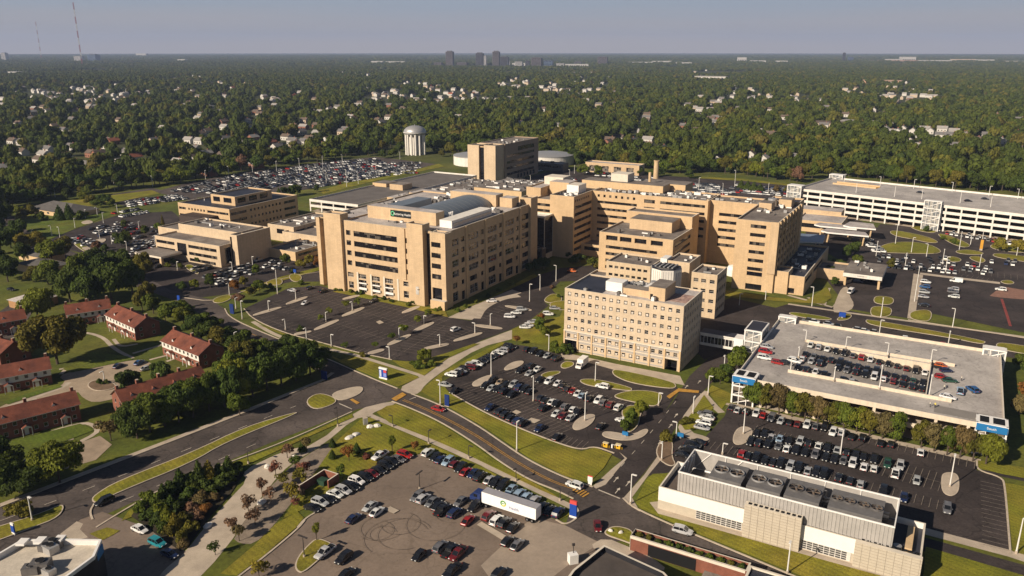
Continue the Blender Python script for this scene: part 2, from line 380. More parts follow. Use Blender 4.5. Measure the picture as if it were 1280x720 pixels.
# far ground turns to wooded country
nt = TERR.node_tree; n = nt.nodes; L = nt.links; bs = n['Principled BSDF']; src = bs.inputs['Base Color'].links[0].from_socket
geo = n.new('ShaderNodeNewGeometry'); ln = n.new('ShaderNodeVectorMath'); ln.operation = 'LENGTH'; L.new(geo.outputs['Position'], ln.inputs[0])
mr = n.new('ShaderNodeMapRange'); mr.inputs[1].default_value = 700; mr.inputs[2].default_value = 1000; L.new(ln.outputs['Value'], mr.inputs[0])
nz = n.new('ShaderNodeTexNoise'); nz.inputs['Scale'].default_value = .004; nz.inputs['Detail'].default_value = 8; L.new(geo.outputs['Position'], nz.inputs['Vector'])
cr = n.new('ShaderNodeValToRGB'); cr.color_ramp.elements[0].color = (.024, .032, .009, 1); cr.color_ramp.elements[0].position = .35
cr.color_ramp.elements[1].color = (.06, .062, .016, 1); cr.color_ramp.elements[1].position = .68; L.new(nz.outputs['Fac'], cr.inputs[0])
mx = n.new('ShaderNodeMix'); mx.data_type = 'RGBA'; L.new(mr.outputs[0], mx.inputs[0]); L.new(src, mx.inputs[6]); L.new(cr.outputs[0], mx.inputs[7]); L.new(mx.outputs[2], bs.inputs['Base Color'])
b.mats = [TERR]; b.m = [0] * len(b.f)
struct(b.build('ground'))

# ---- roads
flat('road', [(-260, 735), (0, 634), (207, 555), (300, 518.5), (414, 473), (470, 480), (446, 512), (337, 554), (200, 613), (85, 664), (-60, 730), (-260, 830)], ASPH2)
flat('road', [(-20, 272), (6, 262), (30, 282), (62, 303), (130, 330), (180, 346), (228, 366), (262, 374), (281, 386), (287, 395), (316, 410), (400, 444), (464, 472), (500, 486), (512, 492), (550, 506), (597, 532), (661, 576), (707, 598), (741, 608),
    (779, 622), (787, 632), (840, 657), (905, 684), (1010, 728), (1060, 752), (960, 752), (830, 690), (790, 676), (746, 678), (707, 657), (717, 624), (697, 614), (661, 600), (624, 576), (595, 555), (550, 527), (512, 510), (490, 501), (446, 512), (414, 473), (344, 435), (316, 427), (271, 405), (225, 378), (170, 358), (100, 334), (40, 312), (8, 292)], ASPH2)
flat('road', [(741, 609), (765, 586), (778, 574), (800, 548), (823, 525), (840, 504), (862, 470), (885, 448), (925, 430), (950, 445), (926, 462), (898, 470), (881, 487), (847, 530), (834, 553), (803, 594), (779, 623)], ASPH)
flat('road', [(925, 430), (935, 395), (985, 380), (1040, 384), (1110, 398), (1300, 424), (1300, 452), (1140, 430), (1030, 410), (985, 398), (960, 420), (950, 440)], ASPH)
flat('road', [(-10, 262), (95, 250), (190, 235), (245, 247), (300, 262), (300, 266), (242, 252), (190, 239), (95, 254), (-10, 266)], ASPH2)
flat('road', [(700, 216), (860, 226), (1000, 234), (1000, 231), (860, 222.5), (700, 212)], ASPH2)
# ---- parking lots
L1 = flat('parking_lot', [(305, 386), (361, 360), (399, 357), (432, 366), (505, 383), (540, 392), (562, 397), (588, 401), (612, 376), (640, 364), (660, 362), (686, 382), (660, 402), (638, 412), (600, 426), (595, 430), (560, 441), (520, 452), (490, 450), (447, 441), (400, 428), (354, 416), (316, 399)], ASPH)
L2 = flat('parking_lot', [(552, 478), (602, 447), (632, 430), (654, 432), (701, 443), (706, 451), (725, 450), (770, 456), (850, 486), (824, 526), (792, 566), (777, 575), (743, 558), (727, 563), (699, 555), (645, 534), (600, 513), (562, 491)], ASPH)
L3 = flat('parking_lot', [(526, 567), (695, 650), (707, 657), (752, 679), (715, 740), (280, 740), (330, 695), (372, 660), (381, 649), (398, 639), (470, 597), (514, 571)], ASPH3)
flat('concrete_apron', [(601, 707), (665, 647), (707, 657), (750, 679), (725, 695), (690, 722), (670, 745), (628, 745)], mat('apron_concrete', (.30, .24, .185), .9, .14, .1, 1., .08))
L4 = flat('parking_lot', [(911, 504), (1010, 529), (1221, 577), (1221, 588), (1252, 597), (1256, 607), (1263, 693), (1155, 668), (1120, 645), (865, 570), (840, 590), (803, 596), (834, 552), (850, 541), (880, 548), (906, 520)], ASPH)
L5 = flat('parking_lot', [(1030, 346), (1075, 320), (1085, 300), (1100, 280), (1150, 284), (1190, 284), (1300, 302), (1320, 424), (1165, 392), (1136, 398), (1060, 386), (1050, 372)], ASPH)
flat('road', [(1000, 268), (1040, 262), (1110, 290), (1085, 316), (1060, 332), (1010, 300)], ASPH)
L6 = flat('parking_lot', [(54, 305), (80, 291), (150, 268), (215, 264), (260, 300), (330, 318), (400, 318), (400, 352), (366, 352), (300, 366), (250, 372), (212, 362), (165, 338), (110, 318)], ASPH)
L7 = flat('parking_lot', [(200, 238), (236, 228), (300, 216), (400, 203), (470, 196), (545, 205), (520, 212), (450, 222), (395, 235), (330, 245), (245, 247), (215, 245)], ASPH2)
flat('parking_lot', [(140, 254), (150, 249), (232, 243), (225, 249), (160, 258)], ASPH)
L8 = flat('parking_lot', [(640, 226), (700, 212), (835, 220), (870, 222), (930, 224), (1000, 232), (1010, 252), (880, 246), (740, 232), (690, 236)], ASPH)
flat('parking_lot', [(845, 410), (875, 385), (915, 372), (1000, 392), (985, 402), (960, 420), (920, 432), (880, 450)], ASPH)
flat('road', [(625, 365), (650, 352), (700, 335), (760, 330), (760, 350), (700, 352), (690, 362), (704, 378), (700, 382), (650, 370)], ASPH)
# ---- crosswalks, concrete plazas and paths
flat('path', [(497, 486), (520, 474), (560, 441), (596, 429), (640, 412), (690, 396), (706, 400), (690, 411), (640, 424), (600, 434), (556, 462), (532, 480), (524, 492), (514, 493)], CONC, 1)
flat('path', [(395, 556), (445, 512), (490, 501), (496, 505), (470, 514), (462, 520), (442, 524), (404, 556), (370, 576), (352, 590), (320, 630), (280, 690), (230, 742), (180, 742), (205, 712), (232, 690), (255, 660), (286, 625), (310, 600), (300, 590), (356, 563)], CONC, 1)
flat('path', [(352, 590), (404, 556), (420, 553), (398, 585), (375, 615), (340, 660), (318, 680), (300, 680), (290, 672)], mat('exposed_aggregate', (.225, .178, .135), .95, .25, .5, 4., .15), 1)
path([(462, 519), (560, 560), (640, 598), (715, 634)], 2.0)
path([(400, 434), (440, 443), (448, 445), (480, 455), (528, 470)], 1.9)
path([(426, 453), (448, 444)], 1.9); path([(316, 402), (345, 420), (400, 437)], 1.9)
path([(592, 398), (600, 384), (625, 372), (648, 369)], 6.)
flat('path', [(560, 397), (600, 378), (640, 362), (652, 366), (618, 378), (590, 400)], CONC)
flat('path', [(680, 410), (700, 398), (720, 392), (718, 404), (690, 416)], CONC)
flat('path', [(700, 440), (730, 446), (770, 455), (850, 470), (856, 482), (838, 478), (766, 462), (727, 451), (704, 449)], CONC)
flat('path', [(846, 531), (878, 488), (888, 490), (870, 510), (860, 524), (862, 540), (884, 546), (888, 550), (872, 553), (852, 544)], CONC, 1)
path([(879, 492), (894, 509), (902, 516)], 2.4, 0)
flat('path', [(741, 608), (765, 586), (781, 573), (774, 565), (784, 573), (768, 592), (757, 606), (745, 611)], CONC)
flat('path', [(779, 623), (805, 594), (835, 552), (842, 556), (812, 592), (790, 622), (800, 640), (790, 634)], CONC)
path([(908, 504), (1010, 527), (1120, 553), (1226, 577)], 2.6, 0)
path([(1156, 664), (1262, 692), (1310, 708)], 3., 0)
flat('road', [(1156, 672), (1300, 712), (1300, 728), (1150, 688)], ASPH)
flat('road', [(1221, 588), (1252, 596), (1300, 606), (1300, 599), (1254, 588)], ASPH)
path([(985, 369), (1040, 384), (1048, 378)], 2., 0); path([(1010, 372), (1030, 382), (1036, 360)], 1.6, 0)
flat('path', [(1040, 390), (1046, 372), (1052, 360), (1060, 358), (1062, 370), (1068, 380), (1064, 388), (1050, 391)], CONC, 1)
flat('path', [(1134, 398), (1142, 342), (1154, 344), (1146, 380), (1144, 399)], CONC)
path([(1150, 342), (1190, 347), (1250, 354)], 4., 0)
path([(985, 380), (1060, 391), (1140, 402), (1300, 424)], 2., 0)
flat('path', [(1237, 370), (1252, 358), (1300, 366), (1300, 376), (1250, 372)], mat('brick_paving', (.24, .13, .095), .9, .2, .6, 4., .12))
strip('path', [(1252, 374), (1258, 392), (1263, 408)], 1., mat('red_kerb_paint', (.22, .05, .042), .9, .2, .5), .1, 0)
# lot of the left campus and residential drives
flat('path', [(0, 506), (60, 489), (84, 478), (72, 470), (98, 462), (170, 449), (186, 452), (196, 460), (170, 466), (150, 480), (146, 498), (118, 504), (104, 498), (96, 488), (40, 506), (0, 518)], mat('drive_concrete', (.33, .255, .18), .9, .15, .2, 1.2, .1), 1)
path([(0, 512), (80, 484), (86, 478)], 1.6); path([(20, 556), (100, 527), (122, 533), (120, 545), (0, 594)], 1.5)
flat('parking_lot', [(92, 556), (125, 545), (140, 556), (120, 575), (70, 590), (60, 580)], mat('gravel_drive', (.30, .23, .165), .95, .2, .3))
flat('parking_lot', [(-10, 396), (40, 362), (58, 366), (20, 420), (-10, 432)], ASPH2)
path([(0, 577), (55, 556), (92, 548)], 1.6)
path([(96, 414), (128, 420), (142, 436), (166, 448)], 1.6); path([(142, 424), (150, 434), (172, 430)], 1.4); path([(166, 442), (203, 431)], 1.4)
path([(187, 450), (210, 444)], 1.3); path([(208, 452), (226, 446)], 1.3); path([(216, 470), (232, 464), (245, 462)], 1.3)
path([(76, 468), (84, 460), (74, 462)], 1.4); path([(36, 492), (44, 500)], 1.3)
path([(0, 631.5), (207, 552.5), (300, 516), (404, 475), (416, 466)], 1.5, 0)
flat('parking_lot', [(85, 664), (100, 650), (128, 640), (185, 660), (232, 690), (206, 712), (180, 745), (100, 745), (128, 690)], ASPH3)
flat('path', [(75, 668), (96, 652), (104, 655), (100, 662), (110, 672), (92, 676)], CONC)
for px in ([(120, 660), (152, 640), (200, 612), (260, 588), (356, 553), (440, 515)],): kerb(px)
kerb([(118, 630), (112, 640), (116, 650)])
# kerbs of the streets and lots
for px in ([(281, 386), (286, 396), (316, 411), (400, 444.5), (464, 473), (497, 486)], [(514, 492.5), (550, 506), (597, 532), (630, 555), (661, 576), (707, 598), (741, 609)],
           [(490, 502), (512, 510), (550, 527), (595, 555), (624, 577), (661, 600), (697, 614), (717, 624)], [(779, 623), (790, 634), (840, 657), (905, 684), (1010, 728)],
           [(562, 491), (600, 513), (645, 534), (699, 555), (727, 563), (743, 558), (768, 567)], [(305, 386), (316, 399), (354, 416), (400, 428), (447, 441), (490, 450)],
           [(1221, 577), (1221, 588), (1252, 597), (1256, 607), (1263, 693)], [(372, 660), (381, 649), (398, 639)], [(297, 722), (330, 697), (372, 662), (381, 651)],
           [(0, 634), (207, 555), (300, 518.5), (404, 476)], [(695, 650), (707, 657), (722, 648), (724, 640), (717, 630)], [(1135, 400), (1200, 410), (1300, 426)], [(228, 372), (270, 378), (320, 358), (366, 345), (400, 340)]):
    kerb(px)
# ---- planted islands
MED = [(114, 627), (117, 620), (146, 602), (240, 566), (305, 534.4), (371, 515), (371, 518), (281, 554), (240, 579), (146, 617), (122, 630)]
island(MED, name='median'); island([(82, 628), (49, 643.5), (-60, 676), (-80, 704), (0, 676), (36, 662), (76, 647)], name='median')
island([(397, 491), (380, 502), (393, 514), (421, 505), (419, 497)], name='median')
island([(411, 493), (440, 484), (456, 484), (450, 494), (424, 503)], CONC, name='median')
for e in ((322, 390, 347, 386.5), (319, 394, 349, 385), (395.5, 412, 421, 401), (360, 380, 382, 372), (431, 374, 447, 370), (430, 395, 453, 385.5), (487, 431, 511, 419.5), (519, 414, 540, 404), (505, 391, 522, 384), (395, 410, 420, 401),
          (570, 426, 600, 417), (596, 407, 625, 411), (533, 436, 558, 431), (463, 442, 477, 438), (430, 376, 445, 371), (371, 418, 386, 415), (634, 383, 662, 388), (600, 405, 626, 410)):
    if e[:2] in ((322, 390), (395, 410), (600, 405), (430, 376)): continue
    x0, y0, x1, y1 = e; a = Vector(g(x0, y0)); c = Vector(g(x1, y1)); d = (c - a).normalized(); nn = Vector((-d.y, d.x)) * 1.5
    island([tuple(a + nn - d), tuple(a - nn - d), tuple(c - nn + d), tuple(c + nn + d)], CONC, 2, world=True)
for px, m in (([(629, 461), (640, 453), (654, 451), (655, 455), (645, 461), (632, 464)], CONC), ([(589, 480), (598, 474), (612, 469), (620, 470), (616, 475), (602, 483), (592, 484)], CONC),
    ([(714, 535), (720, 525), (735, 518), (745, 519), (742, 528), (732, 536), (720, 539)], CONC), ([(700, 457), (706, 452), (717, 453), (718, 457), (710, 461), (702, 461)], GRASS),
    ([(674, 470), (684, 465), (700, 464), (701, 467), (690, 471), (682, 473)], GRASS), ([(723, 477), (729, 474), (750, 475), (790, 485), (790, 489), (784, 489), (765, 486.6), (735, 483)], GRASS),
    ([(766, 495), (780, 490), (800, 488), (824, 491), (829, 497), (821, 510), (800, 505), (772, 499)], GRASS), ([(764, 464), (772, 462), (840, 477), (847, 484), (838, 487), (790, 480), (768, 471)], GRASS),
    ([(776, 515), (782, 508), (795, 507), (804, 512), (800, 522), (799, 531), (790, 541), (783, 540), (785, 532), (779, 523)], GRASS), ([(751, 543), (758, 539), (790, 545), (806, 536), (812, 539), (802, 549), (780, 552), (757, 548)], CONC),
    ([(368, 709), (372, 697), (385, 682), (396, 673), (414, 679), (417, 684), (400, 700), (380, 717), (372, 716)], GRASS), ([(915, 549), (920, 537), (930, 533), (941, 537), (940, 545), (932, 556), (918, 557)], CONC),
    ([(1176, 600), (1178, 592), (1192, 591), (1199, 597), (1199, 616), (1189, 622), (1177, 616)], CONC), ([(819, 562), (830, 547), (842, 552), (840, 572), (846, 582), (836, 584), (822, 574)], MULCH),
    ([(1080, 402), (1086, 399), (1231, 426), (1232, 430), (1222, 430), (1190, 423), (1092, 408)], GRASS), ([(1243, 432), (1250, 428), (1300, 436), (1300, 446), (1252, 438)], GRASS),
    ([(1091, 375), (1095, 370), (1116, 372), (1118, 378), (1112, 382), (1094, 380)], GRASS), ([(1087, 390), (1090, 383), (1110, 384), (1116, 388), (1112, 397), (1090, 396)], GRASS),
    ([(1136, 398), (1138, 389), (1165, 387), (1164, 402), (1150, 402)], GRASS), ([(1096, 312), (1106, 305), (1130, 302), (1160, 305), (1177, 313), (1174, 318), (1130, 317), (1100, 316)], GRASS),
    ([(1192, 314), (1210, 312), (1230, 316), (1228, 319), (1200, 318)], GRASS), ([(1236, 310), (1240, 305), (1280, 304), (1310, 310), (1310, 316), (1260, 316)], GRASS), ([(1238, 320), (1246, 316), (1310, 325), (1310, 331), (1260, 325)], GRASS),
    ([(1110, 290), (1120, 288), (1160, 296), (1176, 304), (1160, 304), (1140, 299), (1120, 296)], GRASS), ([(1135, 283), (1150, 282), (1166, 286), (1172, 292), (1150, 290)], GRASS),
    ([(1170, 292), (1185, 294), (1214, 306), (1210, 310), (1196, 308), (1180, 300)], GRASS), ([(1208, 322), (1222, 320), (1234, 326), (1226, 330)], GRASS), ([(1172, 324), (1190, 320), (1204, 325), (1196, 329)], GRASS),
    ([(1050, 396), (1060, 392), (1066, 395), (1060, 401), (1044, 401)], GRASS), ([(990, 390), (1036, 397), (1042, 401), (1010, 399), (984, 393)], GRASS),
    ([(1248, 352), (1262, 350), (1270, 355), (1258, 356)], GRASS),
    ([(264, 378), (270, 372), (288, 368), (290, 374), (276, 380)], GRASS), ([(330, 354), (345, 348), (354, 350), (352, 357), (338, 357)], GRASS), ([(360, 346), (366, 342), (378, 345), (376, 352), (366, 353)], GRASS),
    ([(228, 333), (240, 330), (250, 341), (246, 344)], GRASS), ([(90, 300), (96, 302), (116, 312), (120, 318), (108, 317), (92, 306)], GRASS), ([(100, 312), (106, 308), (132, 316), (130, 320)], CONC), ([(118, 300), (134, 298), (130, 304), (120, 304)], CONC),
    ([(100, 278), (112, 275), (118, 279), (106, 281)], CONC), ([(168, 322), (180, 318), (185, 324), (172, 328)], CONC), ([(676, 378), (690, 366), (704, 372), (700, 380)], GRASS), ([(684, 380), (700, 376), (720, 378), (712, 388), (694, 388)], GRASS)):
    island(px, m)
island([(107, 482), (118, 475), (136, 477), (147, 482), (140, 488), (118, 490)], MULCH)
island([(754, 669), (758, 662), (770, 658), (790, 663), (792, 672), (791, 682), (778, 677)], GRASS)
flat('path', [(735, 684), (756, 672), (790, 686), (816, 698), (836, 714), (812, 712), (790, 702), (762, 692)], CONC, 1)
# broad lawns (drawn above the paving they meet)
flat('lawn', [(464, 520), (490, 504), (512, 512), (550, 530), (594, 558), (624, 580), (700, 622), (690, 620), (640, 596), (560, 557)], GRASS, 1)
flat('lawn', [(526, 490), (536, 480), (552, 466), (602, 440), (626, 428), (632, 429), (602, 446), (553, 471), (553, 480), (562, 492), (600, 515), (645, 536), (700, 557), (727, 565), (743, 560), (765, 568), (755, 585), (736, 604), (707, 596), (661, 573), (630, 551), (598, 530), (550, 503)], GRASS)
flat('lawn', [(420, 553), (450, 525), (462, 522), (530, 552), (600, 582), (700, 640), (716, 642), (700, 650), (660, 632), (528, 566), (514, 570), (468, 596), (410, 625), (372, 640), (352, 650), (380, 610), (398, 585)], GRASS)
flat('lawn', [(345, 655), (372, 640), (380, 648), (370, 660), (330, 695), (296, 720), (275, 718), (318, 682)], GRASS)
flat('lawn', [(403, 440), (426, 450), (440, 445), (447, 447), (480, 457), (524, 472), (516, 476), (497, 484), (464, 470), (430, 456)], GRASS)
flat('lawn', [(560, 441), (592, 430), (600, 430), (560, 448), (530, 470), (500, 458), (490, 451), (520, 453)], GRASS)
flat('lawn', [(320, 405), (354, 419), (400, 431), (440, 442), (400, 432)], GRASS)
flat('lawn', [(640, 412), (660, 404), (700, 396), (706, 382), (712, 398), (706, 420), (700, 436), (660, 428), (640, 426)], GRASS)
flat('lawn', [(808, 600), (816, 593), (838, 592), (828, 634), (870, 645), (1160, 728), (1010, 724), (905, 681), (840, 654), (800, 636), (794, 628)], GRASS)
flat('lawn', [(1157, 684), (1300, 726), (1300, 760), (1150, 750), (1155, 712)], GRASS)
flat('lawn', [(1256, 604), (1300, 612), (1300, 700), (1266, 690)], GRASS)
flat('lawn', [(1222, 576), (1300, 588), (1300, 602), (1252, 593), (1223, 586)], GRASS)
flat('lawn', [(866, 515), (880, 494), (892, 510), (872, 536), (856, 538), (852, 532)], GRASS)
flat('lawn', [(884, 489), (890, 482), (930, 500), (936, 507), (908, 504), (902, 512)], GRASS)
flat('lawn', [(900, 362), (965, 372), (1008, 376), (1034, 358), (1040, 372), (1030, 380), (985, 378), (905, 370)], GRASS)
flat('lawn', [(152, 652), (160, 640), (205, 613), (260, 590), (356, 556), (420, 527), (440, 518), (442, 522), (400, 540), (356, 560), (290, 590), (200, 632)], GRASS)
flat('lawn', [(112, 668), (122, 664), (134, 660), (150, 664), (140, 670), (128, 676)], GRASS)
flat('lawn', [(416, 365), (440, 370), (506, 384), (560, 397), (556, 388), (505, 379), (430, 362)], GRASS)
flat('lawn', [(566, 392), (605, 376), (668, 342), (672, 346), (612, 374)], GRASS)
flat('lawn', [(20, 262), (60, 254), (190, 238), (200, 242), (140, 254), (80, 262), (30, 280)], GRASS)
flat('lawn', [(22, 276), (60, 258), (130, 262), (150, 264), (90, 288), (56, 302), (36, 290)], GRASS2)
flat('lawn', [(0, 556), (30, 548), (100, 530), (118, 538), (10, 580), (0, 584)], GRASS2)
flat('lawn', [(4, 503), (36, 492), (74, 482), (78, 484), (10, 506)], GRASS2)
flat('lawn', [(78, 462), (112, 440), (160, 446), (166, 450), (90, 466)], GRASS2)
flat('lawn', [(990, 296), (1010, 300), (1052, 330), (1036, 344), (1024, 340)], GRASS2)
flat('lawn', [(300, 364), (352, 346), (400, 334), (400, 338), (350, 352), (310, 368)], GRASS)
flat('lawn', [(400, 238), (460, 222), (520, 212), (548, 205), (556, 208), (470, 226), (404, 243)], GRASS)
flat('lawn', [(862, 222.5), (930, 226.5), (1000, 234), (1000, 232), (930, 224), (866, 220.5)], GRASS)
flat('planting_bed', [(164, 646), (176, 628), (206, 612), (240, 600), (272, 590), (300, 583), (306, 592), (288, 618), (262, 648), (236, 684), (226, 690), (205, 676), (184, 660)], mat('bed_soil', (.035, .028, .016), .95, .4, .3))
path([(818, 628), (826, 640), (900, 660), (1020, 694), (1100, 716), (1160, 734)], 2.6, 0)
# ---- lines on the roads
def lines(px, w=.15, m=PAINT, dash=None):
    if not dash: return strip('road_marking', px, w, m)
    p = chaikin(GP(px), 2, False); b = MB(); acc = 0.
    for i in range(len(p) - 1):
        a, c = Vector(p[i]), Vector(p[i + 1]); L_ = (c - a).length; d = (c - a).normalized(); nn = Vector((-d.y, d.x)) * w / 2; t = 0
        while t < L_:
            if int((acc + t) / dash) % 3 == 0:
                e = min(L_, t + dash / 4); b.poly([(*(a + d * t - nn), 0), (*(a + d * e - nn), 0), (*(a + d * e + nn), 0), (*(a + d * t + nn), 0)], m)
            t += dash / 4
        acc += L_
    return struct(b.build('road_marking', None, (0, 0, lay())))
lines([(505, 500), (540, 514), (595, 543), (640, 574), (690, 602), (722, 612)], .22, YPAINT); lines([(503, 501), (538, 515), (593, 544), (638, 575), (688, 603), (720, 613)], .22, YPAINT)
lines([(300, 412), (350, 432), (410, 454)], .25, YPAINT); lines([(860, 690), (900, 704), (960, 730)], .22, YPAINT)
lines([(150, 628), (240, 590), (337, 548)], .18, PAINT, 3.); lines([(0, 652), (110, 612), (240, 560), (370, 508)], .18, PAINT, 3.)
lines([(748, 613), (775, 624)], .4); lines([(424, 505), (440, 512)], .4); lines([(512, 500), (520, 497)], .3); lines([(762, 600), (815, 540), (845, 502)], .16, PAINT, 2.5)
for i in range(9):
    t = i / 8; lines([(716 + 12 * t, 614 + 8 * t), (724 + 12 * t, 609 + 8 * t)], .5, YPAINT) if i % 2 == 0 else None
flat('road_marking', [(489, 499), (503, 491), (508, 494), (495, 502)], YPAINT); flat('road_marking', [(437, 500), (446, 506), (450, 504), (441, 499)], YPAINT)
flat('road_marking', [(848, 486), (874, 489), (873, 492), (848, 490)], YPAINT); flat('road_marking', [(833, 496), (848, 486), (850, 489), (837, 499)], YPAINT)
for x, y in ((770, 600), (785, 605), (772, 614), (825, 553), (838, 533), (845, 520), (858, 484), (874, 478)):
    a = Vector(g(x, y)); d = Vector(W(0, 1)); nn = Vector(W(1, 0)); b = MB()
    pts = [(-.12, -1.6), (.12, -1.6), (.12, .4), (.5, .4), (0, 1.6), (-.5, .4), (-.12, .4)]
    b.poly([(*(a + nn * q[0] + d * q[1]), 0) for q in pts], PAINT); struct(b.build('road_marking', None, (0, 0, lay())))
def stalls(px0, px1, n, depth, parent=None, side=1, w=.13, m=None):
    """stall lines: n+1 short lines from the polyline p0-p1 to one side"""
    a, c = Vector(g(*px0)), Vector(g(*px1)); d = (c - a).normalized(); nn = Vector((-d.y, d.x)) * side; b = MB(); m = m or SPAINT
    for i in range(n + 1):
        p = a + (c - a) * i / n; q = p + nn * depth; e = d * w / 2
        b.poly([(*(p - e), 0), (*(p + e), 0), (*(q + e), 0), (*(q - e), 0)], m)
    return struct(b.build('parking_marking', None, (0, 0, lay())))
def aisle(px0, px1, n, depth=5., mid=True):
    stalls(px0, px1, n, depth, side=1); stalls(px0, px1, n, depth, side=-1)
    if mid: strip('parking_marking', [px0, px1], .12, SPAINT, 0, 0)
aisle((330, 396), (362, 381), 6) if False else None
for r in (((312, 392), (400, 424)), ((340, 379), (480, 424)), ((372, 366), (520, 410)), ((402, 366), (556, 402))):
    aisle(r[0], r[1], 24 if r[0][0] > 330 else 14)
stalls((440, 440), (490, 450), 8, 5., side=1); aisle((505, 440), (556, 408), 12); aisle((548, 430), (600, 410), 9); aisle((604, 398), (650, 380), 8)
stalls((562, 491), (699, 555), 30, 5., side=1); aisle((590, 478), (715, 536), 26); aisle((635, 460), (778, 512), 26)
stalls((726, 562), (700, 555), 4, 5., side=-1)
stalls((913, 506), (1219, 577), 36, 5., side=-1); aisle((940, 541), (1176, 604), 30, 5.2); stalls((880, 560), (1180, 640), 36, 5., side=1)
stalls((1256, 609), (1263, 690), 15, 5.5, side=-1)
stalls((1140, 336), (1240, 352), 16, 5., side=1); aisle((1110, 328), (1280, 348), 22)
# skid rings on the tan lot
b = MB()
for x, y, r in ((478, 660, 5.2), (470, 664, 4.), (500, 655, 4.6), (505, 668, 6.2), (478, 668, 3.1), (495, 672, 7.5), (544, 655, 7.), (568, 640, 5.)):
    c = Vector(g(x, y)); a0 = random.uniform(0, 6); N = 40; fr = random.uniform(.55, 1.)
    for k in range(int(N * fr)):
        t0, t1 = a0 + 6.283 * k / N, a0 + 6.283 * (k + 1) / N
        b.poly([(c.x + (r + q) * math.cos(t), c.y + (r + q) * math.sin(t), 0) for q, t in ((-.06, t0), (.06, t0), (.06, t1), (-.06, t1))], mat('tyre_rubber_mark', (.15, .115, .088), .9, .3, 1.))
struct(b.build('road_marking', None, (0, 0, lay())))
for px in ([(596, 657), (602, 653), (640, 675), (634, 680)], [(480, 638), (488, 634), (499, 639), (492, 643)], [(640, 516), (645, 513), (652, 516), (646, 519)], [(658, 527), (664, 523), (676, 526), (668, 530)], [(470, 403), (475, 401), (480, 404), (474, 406)], [(1140, 575), (1220, 600), (1180, 585)]):
    if px[0][0] != 1140: flat('concrete_pad', px, CONC)
# ------------------------------------------------------------------ hospital buildings (campus frame: u along the fronts, v away)
Y2 = lambda a, b, z0, z1, k, dp=.35: (a, b, z0, z1, k, dp)
# ---- A: main six-storey building with the roof sign
A = campus('hospital_building', 'large six-storey beige hospital block with rooftop name sign and barrel roof, facing the empty lot', 'hospital', -186.5, 272.5)
tops = (29.2, 24.5, 19.8, 15.1)
fa = rows([(1.6, 4.2), (33.2, 36.0)], tops, 2.3, 'punch') + rows([(6., 30.4)], tops, 2.5, 'strip')
fa += [Y2(a, a + 4.6, 7.2, 9.4, 'store', .5) for a in (7.4, 15.2, 22.6)] + [Y2(a, a + 4.6, .8, 6.6, 'store', 1.3) for a in (7.4, 15.2, 22.6)] + rows([(1.2, 4.6), (33, 36.2)], (9.4,), 2.2, 'store') + rows([(1.6, 4.4), (33, 36)], (5.,), 3.2, 'store')
ra = []
for i in range(5):
    s = 1.2 + i * 16.4
    ra += rows([(s + 1.2, s + 9.4)], tops, 2.9, 'store' if i < 4 else 'strip') + rows([(s + 11.6, s + 14.2)], tops, 2.2, 'punch')
    ra += rows([(s + 1.8, s + 8.)], (9.6,), 2.4, 'strip') + rows([(s + 1.8, s + 8.6)], (5.4,), 4.2, 'store') + rows([(s + 11.6, s + 13.6)], (9.6,), 2., 'punch') + rows([(s + 11.6, s + 14.)], (4.4,), 4., 'black')
block(A, -56, -19, 0, 20, 0, 33.6, {'f': fa}, par=.7, roof=ROOFW, faces='f')
block(A, -71, -1., .9, 83, 0, 33.5, {'r': [o for o in ra]}, par=.7, roof=ROOFW, faces='rkl')
block(A, -66, -56, -1.6, 3.8, 0, 36.4, faces='frkl'); block(A, -19, -10.6, -1.6, 3.8, 0, 36.4)
block(A, -74.6, -72.2, 2.4, 6., 0, 32.6)                                     # slim end pier
lg = rows([(.15, 6.)], (31., 26.4, 21.8, 17.2, 12.6, 7.), 2.4, 'black')
block(A, -72.2, -66, 3.6, 9, 0, 32, {'f': lg}, par=.5)
block(A, -10.6, -7.8, 1.0, 6, 0, 33.2, {'f': [Y2(.1, 2.7, .5, 32.4, 'curtain', .3)]}, par=.4)
cf = rows([(.6, 5.4)], tops, 2.2, 'strip') + [Y2(.6, 5.6, 1., 9., 'black', 1.)]
block(A, -7.8, 0, -.2, 5, 0, 33.3, {'f': cf, 'r': []}, par=.6, roof=ROOFW)
b = MB()
for x in (-48.9, -41.1, -33.6, -25.9): b.box(x - .45, x + .45, -.25, -.003, 0, 10, COPING, 'k')
for i in range(6):
    y = 1.0 + i * 16.4 + .2; b.box(-1.0, -.5, y - .55, y + .55, 0, 33.2, BEIGE2, 'l')
b.box(-22.6, -21, -.5, -.003, 10.4, 33.4, BEIGE, 'k')
for x in (-48.4, -40.6, -33.2): b.box(x + .5, x + 4.9, -.7, -.26, 2.2, 3.2, WHITE, ''); b.box(x + .5, x + 4.9, -.7, -.26, 5., 5.5, WHITE, '')
b.build('pilaster', A)
b = MB(); b.box(-6.8, .6, -2.6, -.3, 0, 4., BEIGE2, top=COPING); b.build('entrance_porch', A)
b = MB(); b.cyl(-14, -1.72, 7.6, 7.7, .9, .9, 16, COPING); em = b.build('wall_emblem', A)
b = MB(); b.box(-15., -13.4, -1.75, -1.62, 5.0, 8.6, mat('emblem_grey', (.45, .42, .38), .7)); b.build('wall_emblem', A)
